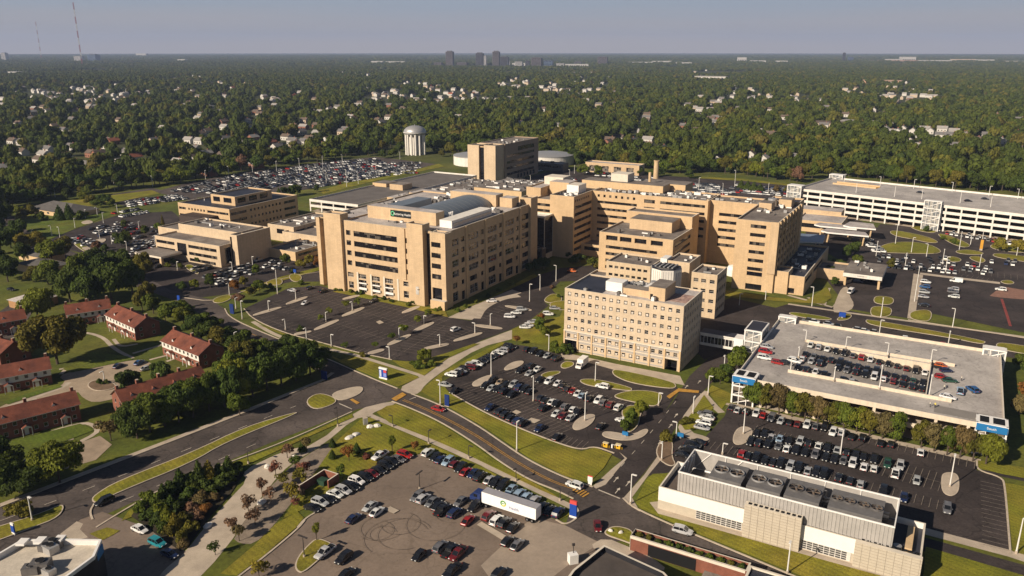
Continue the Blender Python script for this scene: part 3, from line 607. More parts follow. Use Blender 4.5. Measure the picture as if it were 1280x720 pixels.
# rooftop
rz = 32.9
b = MB(); b.box(-52, -13.6, 13, 19.5, rz, 38.6, BEIGE, top=ROOFW); b.build('roof_penthouse', A)
b = MB(); b.box(-38.6, -27.2, 12.82, 12.995, 34.8, 37.8, SIGNK); sg = b.build('roof_sign', A)
link('lettering', text_mesh('Kettering Health', 1.42, WHITE), sg, (-31.9, 12.80, 36.2), 0).rotation_euler = (math.pi / 2, 0, 0)
b = MB(); N = 28
for k in range(N):
    a0, a1 = 6.2832 * k / N, 6.2832 * (k + 1) / N
    r0, r1 = (.55 + .2 * (k % 5 > 2)), 1.1
    b.poly([(-37.4 + r * math.cos(a), 12.80, 36.3 + r * math.sin(a)) for r, a in ((r0, a0), (r0, a1), (r1, a1), (r1, a0))], GREENS)
b.build('sign_emblem', sg)
b = MB(); N = 18; x0, x1 = -37., -15.; y0, y1 = 20, 63          # barrel vault running away from the sign
for k in range(N):
    t0, t1 = math.pi * k / N, math.pi * (k + 1) / N; cx = (x0 + x1) / 2; rr = (x1 - x0) / 2
    p = lambda t: (cx - rr * math.cos(t), 5.2 * math.sin(t) + rz)
    (xa, za), (xb, zb) = p(t0), p(t1); b.poly([(xa, y0, za), (xb, y0, zb), (xb, y1, zb), (xa, y1, za)], ROOFM)
b.poly([(cx - rr * math.cos(math.pi * k / N), y0, 5.2 * math.sin(math.pi * k / N) + rz) for k in range(N, -1, -1)], BEIGE2); b.poly([(cx - rr * math.cos(math.pi * k / N), y1, 5.2 * math.sin(math.pi * k / N) + rz) for k in range(N + 1)], BEIGE2)
for y in range(24, 63, 4): 
    for k in range(N):
        t0, t1 = math.pi * k / N, math.pi * (k + 1) / N
        q = lambda t, yy: (cx - (rr + .1) * math.cos(t), yy, (5.3) * math.sin(t) + rz)
        b.poly([q(t0, y), q(t1, y), q(t1, y + .25), q(t0, y + .25)], GALV)
b.build('barrel_roof', A)
b = MB(); b.box(-11, -4.6, 12, 46, rz, 36.2, WHITE, top=CONCW); b.box(-10.4, -4.3, 13, 45, 33.6, 35, GALV); b.build('roof_penthouse', A)
b = MB(); b.box(-49, -40.5, 22, 48, rz, 37.5, GALV, top=ROOFM); b.build('roof_penthouse', A)
b = MB(); b.box(-40, -13, 64, 71, rz, 38.8, BEIGE, top=ROOFW); b.box(-12, -5, 66, 73, rz, 37.5, BEIGE, top=ROOFW); b.build('roof_penthouse', A)
block(A, -6, 0.2, 76, 83.2, 0, 36.6, faces='frkl')
units(A, -70, -53, 8, 60, rz, 10, 3); units(A, -44, -14, 70, 80, rz, 12, 4); units(A, -12, -2, 48, 74, rz, 6, 5); units(A, -50, -15, 8, 12, rz, 4, 6, 1.6); units(A, -56, -38, 62, 82, rz, 9, 66); units(A, -38, -8, 72, 81, rz, 16, 67, 4.); units(A, -54, -40, 49, 62, rz, 8, 68, 3.)
b = MB()
for y in (14, 15.3, 16.6): b.cyl(-12.5, y + 8, rz, 37.6, .35, .35, 8, WHITE)
b.build('vent_pipe', A)

# ---- B: seven-storey block with small white-blind windows
CUR[0] = CREAM
B = campus('hospital_building', 'seven-storey beige block dotted with small square white-blind windows, beside the circular drive', 'hospital', -121.6, 254.3)
xs = even(.6, 44.4, 16, 1.35)
fb = rows(xs, (22.7, 19.5, 16.3, 13.1, 9.9), 1.5, 'blinded')
lowx = [(a, c) for a, c in xs]
fb += rows(lowx, (6.6,), 1.5, 'blinded') + rows(lowx[2:14], (3.,), 1.5, 'blinded') + [Y2(.2, 5.2, 0, 4.2, 'black', 3.), Y2(39.4, 43.8, 0, 3.9, 'black', 3.)]
rb = rows(even(.8, 21.2, 7, 1.35), (22.7, 19.5, 16.3, 13.1, 9.9, 6.6, 3.2), 1.5, 'sash')
block(B, 0, 45, 0, 22, 0, 24, {'f': fb, 'r': rb, 'l': rows(even(.8, 21.2, 7, 1.35), (22.7, 19.5, 16.3, 13.1, 9.9), 1.5, 'sash')}, par=.5, roof=ROOFW)
b = MB(); pz = mat('grey_infill_panel', (.36, .33, .30), .85, .1, 1.)
b.box(0, 45, -.35, -.003, 7.6, 7.95, COPING, 'k'); b.box(0, 45, -.25, -.003, 4.2, 4.5, COPING, 'k')
for i in range(9):
    x = .25 + i * 5.55; b.box(x - .3, x + .3, -.3, -.004, 0, 7.6, BEIGE2, 'k')
b.build('ledge', B)
b = MB()
for i in range(8):
    for (z0, z1) in ((4.55, 7.5), (.3, 4.1)):
        if z0 < 1 and i in (0, 7): continue
        x = .25 + i * 5.55; 
        for (p0, p1, q0, q1) in ((.45, 5.1, z0 + .1, z0 + .55), (.45, 5.1, z1 - .75, z1 - .1)): b = MB(); b.box(x + p0, x + p1, -.06, -.003, q0, q1, pz, 'k'); b.build('infill_panel', B)
b = MB(); b.box(.6, 14, .6, 21.4, 23.5, 23.53, ROOFD, 'b'); b.build('dark_roof_patch', B)
b = MB(); b.box(32, 44.4, 5, 15, 23.5, 23.53, mat('stained_gravel', (.40, .27, .22), .95, .4, 1.2, 5., .3, col2=(.25, .16, .14)), 'b'); b.build('gravel_patch', B)
b = MB(); b.box(13.6, 20, 6, 11.5, 23.5, 27, WHITE); b.build('roof_penthouse', B)
b = MB(); b.box(21, 31, 4.6, 9.4, 23.5, 26, BEIGE, top=ROOFG); b.box(31, 37, 3.4, 14.6, 23.5, 28.2, BEIGE, top=ROOFG); b.box(31.6, 32.6, 3.35, 3.4, 23.6, 25.6, BLACK); b.build('roof_penthouse', B)
b = MB(); b.tube((26, 12.5, 24), (29, 14, 26), 1.1, 10, GALV); b.tube((29, 14, 26), (29, 14, 27.2), 1.1, 10, GALV); b.build('duct', B)
units(B, 15, 30, 10, 20, 23.5, 9, 8); units(B, 20, 40, 16, 21, 23.5, 8, 9); units(B, 2, 34, 1, 3, 23.5, 3, 10, 1.2)

# ---- blocks behind B
CUR[0] = SANDB
K6 = campus('hospital_building', 'low beige clinic block with flat brown roof right behind the white-blind building', 'hospital', -135.5, 326.5)
wn = rows(even(.8, 20, 7, 1.8), (14.2, 10.6, 7.), 1.3, 'sash')
block(K6, 0, 21, 0, 18, 0, 16, {'f': wn, 'r': rows(even(1, 17, 5, 1.6), (14.2, 10.6), 1.3, 'sash')}); units(K6, 3, 18, 3, 15, 15.2, 3, 11, 1.5)
block(K6, -8, -.05, -1, 8, 0, 9, {'f': rows(even(.4, 7.6, 3, 1.4), (7.4, 4.2), 1.3, 'sash')})
K7 = campus('hospital_building', 'beige stair block with white stucco corner and brown roof, between octagonal tower and clinic block', 'hospital', -107.5, 328.)
block(K7, 0, 10, 0, 16, 0, 19.5); units(K7, 2, 9, 4, 14, 18.7, 2, 12, 1.4)
b = MB(); b.box(-3, -.01, -.6, 6, 12, 20.2, WHITE); b.build('corner_tower', K7)
OC = campus('octagonal_tower', 'pale grey octagonal stair tower with dark louvred roof behind the white-blind building', 'tower', -102.8, 313.)
b = MB(); b.cyl(0, 0, 0, 20.6, 6.6, 6.6, 8, CONCW, mt=ROOFD); b.build('wall', OC)
b = MB()
for k in range(8): 
    a = 6.2832 * (k + .5) / 8; c, s_ = math.cos(a) * 6.12, math.sin(a) * 6.12
    for q in (-1.6, -.55, .55, 1.6): b.box(c - s_ / 6.1 * q - .06, c - s_ / 6.1 * q + .06, s_ + c / 6.1 * q - .06, s_ + c / 6.1 * q + .06, 1, 20, GALV)
b.build('fin', OC)
b = MB(); b.cyl(0, 0, 20.61, 21.2, 4.6, 4.6, 12, GREYM, mt=BLACK)
for k in range(5): b.box(-4 + k * 1.8, -3.3 + k * 1.8, -3.6, 3.6, 21.22, 21.5, GALV)
b.build('roof_grille', OC)
K8 = campus('hospital_building', 'narrow beige wing with brown roof and curved shadow beside the dark entrance court', 'hospital', -93., 316.5)
block(K8, 0, 10.8, 0, 15, 0, 19, {'f': rows([(1, 3), (4.2, 6.2), (7.8, 9.8)], (16.6, 12.4, 8.2, 4.), 1.6, 'sash'), 'r': rows(even(.8, 14.2, 5, 1.8), (16.6, 12.4, 8.2, 4.), 1.7, 'strip')}); units(K8, 1, 9, 3, 13, 18.2, 3, 13, 1.6)

# ---- K5: middle block with brown roof
CUR[0] = TANB
K5 = campus('hospital_building', 'six-storey beige banded block with brown roof and roof pavilion at the complex centre', 'hospital', -152., 356.)
bands = (15.6, 12.2, 8.8, 5.4)
f5 = rows([(3.6, 30)], bands, 1.5, 'strip') + [Y2(a, a + 6, 18.2, 20.6, 'black', 1.2) for a in (3.6, 10.8, 18.4, 26.6)]
r5 = rows([(3, 27)], bands, 1.6, 'strip') + rows([(3, 27)], (19.6,), 1.8, 'strip')
block(K5, 0, 37.6, 0, 30, 0, 22, {'f': f5, 'r': r5}); units(K5, 4, 34, 3, 12, 21.2, 4, 14, 1.6)
b = MB(); b.box(9, 31, 17, 30.2, 21.2, 26.4, BEIGE, top=ROOFG); b.build('roof_penthouse', K5)
block(K5, 2, 37, 30.3, 42, 0, 27.5, roof=ROOFG, coping=WHITE)
# ---- K: long central hospital with shaded courtyard
K = campus('hospital_building', 'long tan hospital wing with rows of narrow windows around a shaded courtyard, chimney behind', 'hospital', -176.5, 402.)
kb = (28.2, 24.4, 20.6, 16.8, 13., 9.2, 5.4)
fk = rows(even(2, 26, 7, 1.3), (31.6,), 1.4, 'punch') + rows([(3, 26)], kb[0:], 1.4, 'strip') + rows([(30, 36)], (31.2, 27.2, 23.2), 1.9, 'punch') + rows([(39, 63)], (31., 27.1, 23.2, 19.3, 15.4), 1.5, 'strip')
block(K, 0, 64.5, 0, 24, 0, 33.4, {'f': fk}, roof=ROOFG)
r1 = rows([(1.2, 23)], kb, 1.7, 'strip') + rows(even(1, 20, 8, 1.2), (31.6,), 1.3, 'punch')
block(K, -14, 0.02, -24, 10, 0, 33.6, {'r': r1}, roof=ROOFD)
block(K, -27, -14.02, -18, 6, 0, 29.6, {'f': rows([(1, 12)], (27.2, 24., 20.8), 1.5, 'strip')})
block(K, -36, -27.02, -10, 20, 0, 34, roof=ROOFW, faces='frkl')
b = MB(); b.box(-26, -14, -1, 10, 29, 36.5, BEIGE2, top=ROOFW); b.box(-10, -3, -12, -2, 33, 37.5, WHITE, top=COPING); b.box(-34, -22, 8, 18, 33, 37.6, COPING); b.build('roof_penthouse', K)
b = MB(); b.box(-12, 36, 12, 23.6, 33, 36.8, BEIGE2, top=ROOFG); b.box(4, 14, 16, 26, 36.7, 41, COPING); b.box(18, 44, 26, 40, 0, 36, BEIGE2, top=ROOFG); b.cyl(24, 24, 36, 42, .8, .8, 10, BEIGE2); b.build('roof_penthouse', K)
units(K, 2, 62, 2, 10, 32.6, 30, 15, 2.4); units(K, -13, -1, -22, -12, 32.8, 6, 16, 2.); units(K, 36, 62, 12, 22, 32.6, 12, 17, 4.)
# dark glass atrium
block(K, -29, -12, -34, -24.1, 0, 23.5, {'f': [Y2(.3, 16.7, .6, 22.6, 'curtain', .25)], 'r': [Y2(.3, 9.6, 3., 22.6, 'curtain', .25)], 'l': [Y2(.3, 9.6, .6, 22.6, 'curtain', .25)]}, wall=COPING, roof=CONCW)
block(K, -30, -11, -38, -34.1, 0, 7, {'f': [Y2(1, 18, .5, 6, 'curtain', .3)]}, wall=GREYM)
block(K, 0.06, 30, -14, -.05, 0, 6.5, {'f': rows([(2, 28)], (5.2,), 2., 'strip')}, roof=ROOFG)
# ---- K3 + K4 right-hand wing
K4 = campus('hospital_building', 'tall tan bed tower with one column of window slots and a long shaded side', 'hospital', -88.2, 366.)
zz = (31.2, 27.2, 23.2, 19.2, 15.2, 11.2)
f4 = rows([(6.6, 13.6)], zz, 1.6, 'strip') + [Y2(6.6, 13.6, 7.0, 9.0, 'black', .6), Y2(6.4, 13.8, .3, 3.2, 'black', 1.), ]
r4 = rows([(1.5, 50)], (30.4, 26.6, 22.8, 19., 15.2, 11.4), 2.1, 'strip')
block(K4, 0, 18.8, 0, 54, 0, 33, {'f': f4, 'r': r4}, roof=ROOFG)
b = MB()
for i in range(8): b.box(18.8, 19.6, 2 + i * 7, 2.5 + i * 7, 9, 33.2, BEIGE2, 'l')
b.box(15.6, 19.2, -.5, -.003, 9.1, 33.2, BEIGE, 'k'); b.build('pilaster', K4)
f3 = rows([(7, 19)], (27., 23., 19., 15., 11.), 1.6, 'strip')
block(K4, -26, -.02, 40.6, 58, 0, 33.2, {'f': f3}, roof=ROOFG)
block(K4, 2.5, 18, 54.1, 66, 0, 33.6, {}, roof=ROOFD)
b = MB(); b.box(3, 9, 30, 38, 32.2, 36, BEIGE, top=ROOFG); b.box(10, 16, 42, 50, 32.2, 36.4, BEIGE, top=ROOFG); b.cyl(6, 46, 32.2, 35.8, 2.4, 2.2, 14, GALV); b.build('roof_penthouse', K4)
units(K4, 1, 17, 20, 60, 32.2, 14, 18, 2.6); units(K4, -24, -2, 42, 56, 32.4, 8, 19, 2.6)
block(K4, 14.6, 32, 2.6, 70, 0, 9, {'f': [Y2(5, 13.4, .4, 3., 'black', 1.)], 'r': rows([(3, 20), (24, 50)], (6.8,), 1.8, 'strip')}, roof=ROOFD, par=1.)
block(K4, 16.5, 25, 1.4, 12, 0, 10.6, roof=ROOFG); units(K4, 20, 31, 14, 66, 8, 16, 20, 4.)
b = MB(); b.cyl(-5, 22, 0, 3.4, 3.2, 3.2, 16, WHITE); b.lathe(-5, 22, [(3.2, 3.4), (2.4, 4.8), (.1, 5.4)], 16, WHITE); b.build('entrance_dome', K4)

# ---- C, D and the west group
CUR[0] = SANDB
C_ = campus('medical_building', 'beige clinic with stepped front, entrance canopy and windowless end wall in the west car park', 'clinic', -376., 272.5)
sb = [(.8, 15.4), (26.2, 47.6)]
fc = rows(sb, (9.4, 5.6), 1.7, 'strip') + [Y2(17.4, 24.6, 3., 9.6, 'curtain', .5)] + rows([(26.2, 46)], (2.2,), 1.6, 'strip')
block(C_, 0, 50, 0, 14, 0, 11.4, {'f': fc, 'r': [Y2(3, 9, 1, 9.6, 'curtain', .5)]})
block(C_, 2, 53, 14.02, 32, 0, 15.6, {'r': rows([(2, 16)], (12, 7), 1.8, 'strip')}, roof=ROOFG)
block(C_, 50.02, 55.4, 7, 30, 0, 16.2, {'f': [Y2(.3, 1.6, .5, 15, 'curtain', .4)]})
units(C_, 5, 48, 18, 30, 14.8, 8, 21, 2.4)
b = MB(); b.box(1, 22, -14, -1, 4.2, 5.2, COPING, top=ROOFG)
for x, y in ((2, -13), (8.5, -13), (20.8, -13), (2, -3)): b.box(x - .7, x + .7, y - .7, y + .7, 0, 4.2, BEIGE2, 'tb')
b.build('entrance_canopy', C_)
block(C_, -32, 1.98, 26, 46, 0, 8, {'f': rows([(8, 10), (14, 16), (22, 26)], (5.6,), 2.4, 'punch')}, roof=ROOFG)
b = MB(); b.box(-30, -8, 40, 50, 8, 12.6, mat('brown_metal_screen', (.05, .035, .03), .7, .2, 1.)); b.build('mechanical_screen', C_)
CUR[0] = TANB
D = campus('medical_building', 'four-storey tan office building with rows of small square windows and roof penthouse, west side', 'office', -419., 322.5)
fd = []
for z in (15., 10.8, 6.6): fd += rows([(.8, 7.), (26, 44)], (z,), 1.4, 'strip') + rows(even(8.5, 24.5, 6, 1.3), (z,), 1.3, 'punch')
rd = []
for z in (15., 10.8, 6.6): rd += rows([(1, 13), (44, 54)], (z,), 1.6, 'strip') + rows(even(15, 42, 9, 1.4), (z,), 1.5, 'punch')
block(D, 0, 45, 0, 56, 0, 17.4, {'f': fd, 'r': rd}, roof=ROOFD)
block(D, 16, 37, 12, 42, 16.6, 22.2, {'f': [Y2(2, 8, 1 + 17, 21, 'black'), Y2(11, 18, 18, 21, 'black')], 'r': [Y2(2 + i * 9, 8.5 + i * 9, 18, 21, 'curtain') for i in range(3)]}, roof=ROOFD, name='roof_penthouse')
units(D, 2, 14, 3, 50, 16.6, 6, 22, 3.); block(D, -16, -.02, 22, 44, 0, 12, roof=ROOFD)
CUR[0] = SANDB
F1 = campus('hospital_building', 'low tan annexe with large dark window bays, between clinic and main hospital block', 'annexe', -353., 331.5)
block(F1, 0, 20.6, 0, 40, 0, 9.4, {'f': [Y2(7, 13, 4.4, 7.2, 'punch')], 'r': [Y2(2, 9, 4., 7.2, 'black'), Y2(11, 18, 4, 7.2, 'black'), Y2(1, 30, .4, 2., 'black')]}, roof=ROOFG); units(F1, 1, 19, 6, 38, 8.6, 10, 23, 3.)
F2 = campus('hospital_building', 'single-storey tan annexe with tree and hedge in front, left of the main block', 'annexe', -323., 301.)
block(F2, 0, 21, 0, 26, 0, 5., {'r': rows([(2, 24)], (3.6,), 1.4, 'strip')}, roof=ROOFG, wall=BEIGE2); units(F2, 2, 20, 4, 24, 4.2, 8, 24, 2.)
block(F2, -14, 20, 26.02, 46, 0, 7.4, {'r': rows([(2, 16)], (5.4,), 1.8, 'strip')}, roof=ROOFG); block(F2, 21.02, 48, 20, 60, 0, 6., roof=ROOFG)
units(F2, 24, 46, 24, 56, 5.2, 12, 25, 3.)
# ---- G: flat-roofed parking deck behind A, plus service blocks
G_ = campus('parking_deck', 'flat grey-roofed parking deck with pale banded side behind the main hospital block', 'parking deck', -392., 408.)
def garage(root, x0, x1, y0, y1, z, n, wall, deckm, bay=9., sides='frl', rail=1.1, fh=None):
    """open parking structure: slabs, spandrel bands, columns"""
    fh = z / n
    for k in range(n + 1):
        zk = fh * k
        bb = MB(); bb.box(x0 + .3, x1 - .3, y0 + .3, y1 - .3, zk - .35 if k else 0, zk if k else .06, deckm if k == n else CONC, '' if k else 'b')
        bb.build('deck_slab', root)
        if k == 0: continue
        bb = MB()
        if 'f' in sides: bb.box(x0, x1, y0, y0 + .3, zk - .6, zk + rail, wall, top=COPING)
        if 'k' in sides: bb.box(x0, x1, y1 - .3, y1, zk - .6, zk + rail, wall, top=COPING)
        if 'r' in sides: bb.box(x1 - .3, x1, y0 + .3, y1 - .3, zk - .6, zk + rail, wall, 'fk', top=COPING)
        if 'l' in sides: bb.box(x0, x0 + .3, y0 + .3, y1 - .3, zk - .6, zk + rail, wall, 'fk', top=COPING)
        bb.build('spandrel', root)
    m = max(1, round((x1 - x0) / bay))
    for i in range(m + 1):
        x = x0 + (x1 - x0) * i / m; x = min(max(x, x0 + .5), x1 - .5)
        for y in (y0 + .02, y1 - .52):
            bb = MB(); bb.box(x - .45, x + .45, y - .06, y + .5, 0, z - .61, wall, 'tb'); bb.build('column', root)
    m = max(1, round((y1 - y0) / bay))
    for i in range(1, m):
        y = y0 + (y1 - y0) * i / m
        for x in (x0 - .06, x1 - .45): bb = MB(); bb.box(x, x + .5, y - .45, y + .45, 0, z - .61, wall, 'tb'); bb.build('column', root)
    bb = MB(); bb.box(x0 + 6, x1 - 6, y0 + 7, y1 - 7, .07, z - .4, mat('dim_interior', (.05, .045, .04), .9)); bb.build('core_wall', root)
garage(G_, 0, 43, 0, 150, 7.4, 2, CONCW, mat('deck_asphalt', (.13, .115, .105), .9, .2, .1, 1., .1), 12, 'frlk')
b = MB(); b.box(43.1, 75, 60, 140, 0, 7, BEIGE2, top=ROOFG); b.box(20, 32, 64, 76, 7.4, 11.5, BEIGE, top=ROOFG); b.box(-1, 12, 70, 84, 7.4, 10, BEIGE2, top=ROOFG); b.box(78, 118, 90, 140, 0, 10, BEIGE2, top=ROOFG); b.build('service_block', G_)
units(G_, 46, 74, 62, 138, 7, 34, 26, 5.); units(G_, 80, 116, 92, 138, 10, 30, 27, 5.)
b = MB(); b.box(44, 96, 30, 56, 0, 9, BEIGE2, top=ROOFW); b.box(60, 80, 34, 50, 9, 13, BEIGE, top=ROOFW); b.build('service_block', G_); units(G_, 46, 94, 32, 54, 9, 18, 28, 3.)
# ---- H: tall building behind
CUR[0] = SANDB
Hb = campus('office_tower', 'six-storey tan tower with a dark vertical slot and dark banded side, behind the hospital', 'office tower', -364., 568.)
block(Hb, 0, 11, 0, 14, 0, 31.5); block(Hb, 16, 27, 0, 14, 0, 32.)
block(Hb, 11.02, 15.98, 1.4, 13, 0, 30.6, {'f': [Y2(.2, 4.7, .5, 29.8, 'curtain', .4)]}, wall=BEIGE2)
rh = rows([(3, 52)], (22.4, 17.2, 12.4, 7.4), 2.2, 'strip') + rows([(22, 52)], (28.,), 3.6, 'strip') + rows(even(20, 54, 6, 3.6), (4.6,), 3.6, 'black')
block(Hb, 3, 28, 14.02, 74, 0, 32, {'r': rh}, wall=mat('brown_brick', (.30, .22, .155), .9, .1, .5), roof=ROOFG); units(Hb, 6, 26, 18, 70, 31.2, 8, 29, 4.)
# ---- chimney, far service buildings, round tanks, water tower
CUR[0] = BEIGE
ch = campus('boiler_chimney', 'slender tan brick boiler chimney rising behind the long hospital wing', 'chimney', -212., 606.)
b = MB(); b.cyl(0, 0, 0, 23.6, 2.2, 1.9, 20, BEIGE, mt=BLACK); b.build('shaft', ch); b = MB(); b.lathe(0, 0, [(1.95, 23), (2.25, 23.1), (2.25, 23.9), (1.6, 23.9)], 20, BEIGE2); b.build('collar', ch)
X = campus('medical_building', 'long low pale-brick building with white gabled roofs and big windows, behind the chimney', 'office', -303., 672.)
block(X, 0, 52, 0, 14, 0, 9, {'f': [Y2(4 + i * 12, 11 + i * 12, 1, 6.4, 'store') for i in range(4)]}, roof=ROOFW)
X2 = campus('service_building', 'flat grey service building beside the round tank, left of the long pale-brick building', 'service building', -360., 660.)
block(X2, 0, 40, 0, 12, 0, 7, {'f': rows([(2, 38)], (5,), 1.6, 'strip')}, wall=GREYM, roof=ROOFW); units(X2, 2, 38, 1, 11, 6.3, 8, 30, 4.)
for (u, v, r, lb) in ((-416, 668, 24, 'round flat-topped white water reservoir left of the tan office tower'), (-357, 706, 24, 'round flat-topped grey water reservoir right of the tan office tower')):
    t = campus('water_reservoir', lb, 'reservoir', u, v); b = MB(); b.cyl(0, 0, 0, 8.6, r, r, 48, CONCW, False); b.build('wall', t)
    b = MB(); b.lathe(0, 0, [(r + .3, 8.3), (r + .3, 8.9), (r * .75, 10.2), (r * .4, 11.), (.01, 11.3)], 48, GALV); b.build('roof', t)
wt = campus('water_tower', 'silver domed water tower on a ring of white columns at the forest edge', 'water tower', -512.5, 697.)
b = MB(); b.cyl(0, 0, 0, 21, 6.5, 6.5, 20, CONCW); b.build('pedestal', wt)
for k in range(14):
    a = 6.2832 * k / 14; b = MB(); b.cyl(9.9 * math.cos(a), 9.9 * math.sin(a), 0, 21.5, 1.15, 1.15, 8, CONCW); b.build('column', wt)
b = MB(); b.lathe(0, 0, [(.1, 20.6), (10.4, 21.), (11.7, 22.6), (11.9, 24.2), (11.2, 26.2), (8.6, 28.6), (4.6, 30.), (.05, 30.5)], 40, GALV); b.build('tank', wt, smooth=True)
b = MB(); b.lathe(0, 0, [(11.9, 23.2), (12.3, 23.2), (12.3, 23.6), (11.9, 23.6)], 40, WHITE); b.cyl(0, 0, 30.4, 31.6, .5, .5, 8, GALV); b.build('catwalk', wt)
# ---- M: long white parking garage on the right
M_ = campus('parking_garage', 'long white four-level parking garage with glazed stair tower, below the woods at right', 'parking garage', -99.3, 572.1); M_.rotation_euler.z = math.radians(-42)
garage(M_, 0, 190, 0, 66, 15.2, 4, CONCW, DECKC, 8.8, 'frlk')
def stair(root, x0, x1, y0, y1, z, name='stair_tower', fr=WHITE, n=4, pane=GLASSW):
    b = MB(); t = .45
    for x in (x0, x1 - t): 
        for y in (y0, y1 - t): b.box(x, x + t, y, y + t, 0, z, fr, 'b')
    for k in range(1, n + 1):
        zk = z * k / n; b.box(x0 - .05, x1 + .05, y0 - .05, y1 + .05, zk - .45, zk, fr)
    m = max(1, int((x1 - x0) / 2.2))
    for i in range(1, m): x = x0 + (x1 - x0) * i / m; b.box(x - .1, x + .1, y0, y0 + .2, 0, z - .46, fr, 'b')
    o = b.build(name, root)
    b = MB(); b.box(x0 + .2, x1 - .2, y0 + .25, y1 - .25, .05, z - .46, pane, 'tb'); b.build('glazing', o)
    b = MB(); 
    for k in range(n): 
        za, zb = z * k / n + .1, z * (k + 1) / n - .5; b.poly([(x0 + .4, y0 + .22, za), (x1 - .4, y0 + .22, zb), (x1 - .4, y0 + .22, zb - .5), (x0 + .4, y0 + .22, za - .1)], fr)
    b.build('stair_flight', o); return o
stair(M_, 83, 93, -3.4, .25, 18.6); stair(M_, -5, 5, -3, 4, 18.4); stair(M_, -2, 8, 64, 70, 18.6)
for x0, x1, y0, y1 in ((10, 40, 40, 48), (165, 188, 24, 32)):
    b = MB(); b.box(x0, x1, y0, y0 + .4, 15.2, 16.3, BEIGE2); b.box(x0, x1, y1, y1 + .4, 15.2, 16.3, BEIGE2); b.box(x0, x1, y0 + .4, y1, 15.24, 15.28, YPAINT, 'b'); b.build('ramp_wall', M_)
stalls_b = MB()
for i in range(60):
    for y in (2, 30, 36, 58): stalls_b.box(3 + i * 3.1, 3.14 + i * 3.1, y, y + 5, 15.205, 15.21, PAINT, 'b')
stalls_b.build('bay_marking', M_)
# ---- emergency entrance canopies and pavilion
EM = campus('entrance_pavilion', 'low white-roofed entrance pavilion with angled canopy roofs in front of the long white garage', 'pavilion', -86., 490.)
block(EM, 0, 26, 20, 46, 0, 7, {'f': rows([(2, 24)], (5.2,), 2.6, 'curtain')}, roof=ROOFW, wall=BEIGE2)
for (x0, x1, y0, y1, z) in ((12, 36, 6, 16, 6.4), (18, 44, -6, 4.5, 5.6), (28, 46, 8, 24, 7.2)):
    b = MB(); b.prism([(x0, y0 + 3), (x0 + 4, y0), (x1, y0 + 1), (x1 - 3, y1), (x0 + 2, y1)], z, z + .8, ROOFW, WHITE)
    for x, y in ((x0 + 4, y0 + 2), (x1 - 3, y0 + 2.5), (x1 - 5, y1 - 1.5)): b.tube((x, y, 0), (x + .6, y, z), .5, 8, BEIGE2)
    b.build('entrance_canopy', EM)
b = MB(); b.prism([(-4, -44), (24, -34), (22, -14), (-4, -20)], 5.6, 6.3, mat('blue_canopy_roof', (.16, .20, .27), .4, .1, .3), WHITE)
for x, y in ((0, -38), (20, -32), (20, -18), (0, -24)): b.cyl(x, y, 0, 5.6, .4, .4, 8, BEIGE2)
b.build('entrance_canopy', EM)
b = MB(); b.box(-6, 22, 46.1, 60, 0, 9, BEIGE, top=ROOFW); b.build('wall', EM)
AM = campus('ambulance_canopy', 'flat white-fronted ambulance canopy over a dark drive-through bay, with a white van in front', 'canopy', -43.3, 395.5)
b = MB(); b.box(0, 17, 0, 25.5, 4.6, 6.4, CONCW, top=ROOFG); b.build('roof_slab', AM)
for i, x in enumerate((1., 8, 15.8)):
    b = MB(); b.box(x - .5, x + .5, 14, 15, 0, 4.6, BEIGE2, 'tb'); b.box(x - .5, x + .5, 1, 2, 0, 4.6, BEIGE2, 'tb') if i != 1 else None; b.build('column', AM)
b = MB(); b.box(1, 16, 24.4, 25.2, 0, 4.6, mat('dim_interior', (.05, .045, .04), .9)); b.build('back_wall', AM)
units(AM, 2, 15, 4, 24, 6.4, 5, 31, 2.)
link('lettering', text_mesh('EMERGENCY', .75, GREYM), AM, (8.5, -.03, 5.5)).rotation_euler = (math.pi / 2, 0, 0)
block(AM, -16, -.05, 8, 24, 0, 5.2, roof=ROOFG)
# ---- bridge and glazed tower
BR = campus('skybridge', 'enclosed glazed footbridge linking the white-blind block to the parking deck stair tower', 'footbridge', -76.4, 276.)
b = MB(); b.box(0, 16, 0, .25, 3.2, 4.2, CONCW); b.box(0, 16, 0, .25, 6.8, 7.6, CONCW); b.box(0, 16, 4.2, 4.45, 3.2, 7.6, CONCW); b.box(0, 16, .25, 4.2, 3.2, 3.6, CONCW); b.box(-.0, 16, -.3, 4.8, 7.6, 8.1, CONCW, top=ROOFD); b.build('deck', BR)
b = MB()
for i in range(13): b.box(.1 + i * 1.31, .22 + i * 1.31, .02, .2, 4.2, 6.8, WHITE, 'tb')
b.build('mullion', BR); b = MB(); b.poly([(.1, .12, 4.2), (16, .12, 4.2), (16, .12, 6.8), (.1, .12, 6.8)], GLASS); b.build('glazing', BR)
b = MB(); b.box(0, 13, 6, 9, 5.4, 6.2, CONCW, top=ROOFD); b.box(0, 13, 6, 6.3, 6.2, 7, GALV); b.build('canopy', BR)
BT = campus('stair_tower', 'white framed glass lift tower with dark flat roof at the end of the footbridge', 'stair tower', -60.3, 275.)
stair(BT, 0, 6.2, 0, 11.5, 12.2, 'frame', WHITE, 3, GLASSW)
b = MB(); b.box(.5, 5.7, .5, 11, 12.2, 12.3, ROOFD); b.build('roof', BT); b = MB(); b.box(-3.4, -.06, -.5, 4.6, 3, 8.4, WHITE); b.build('lobby', BT)

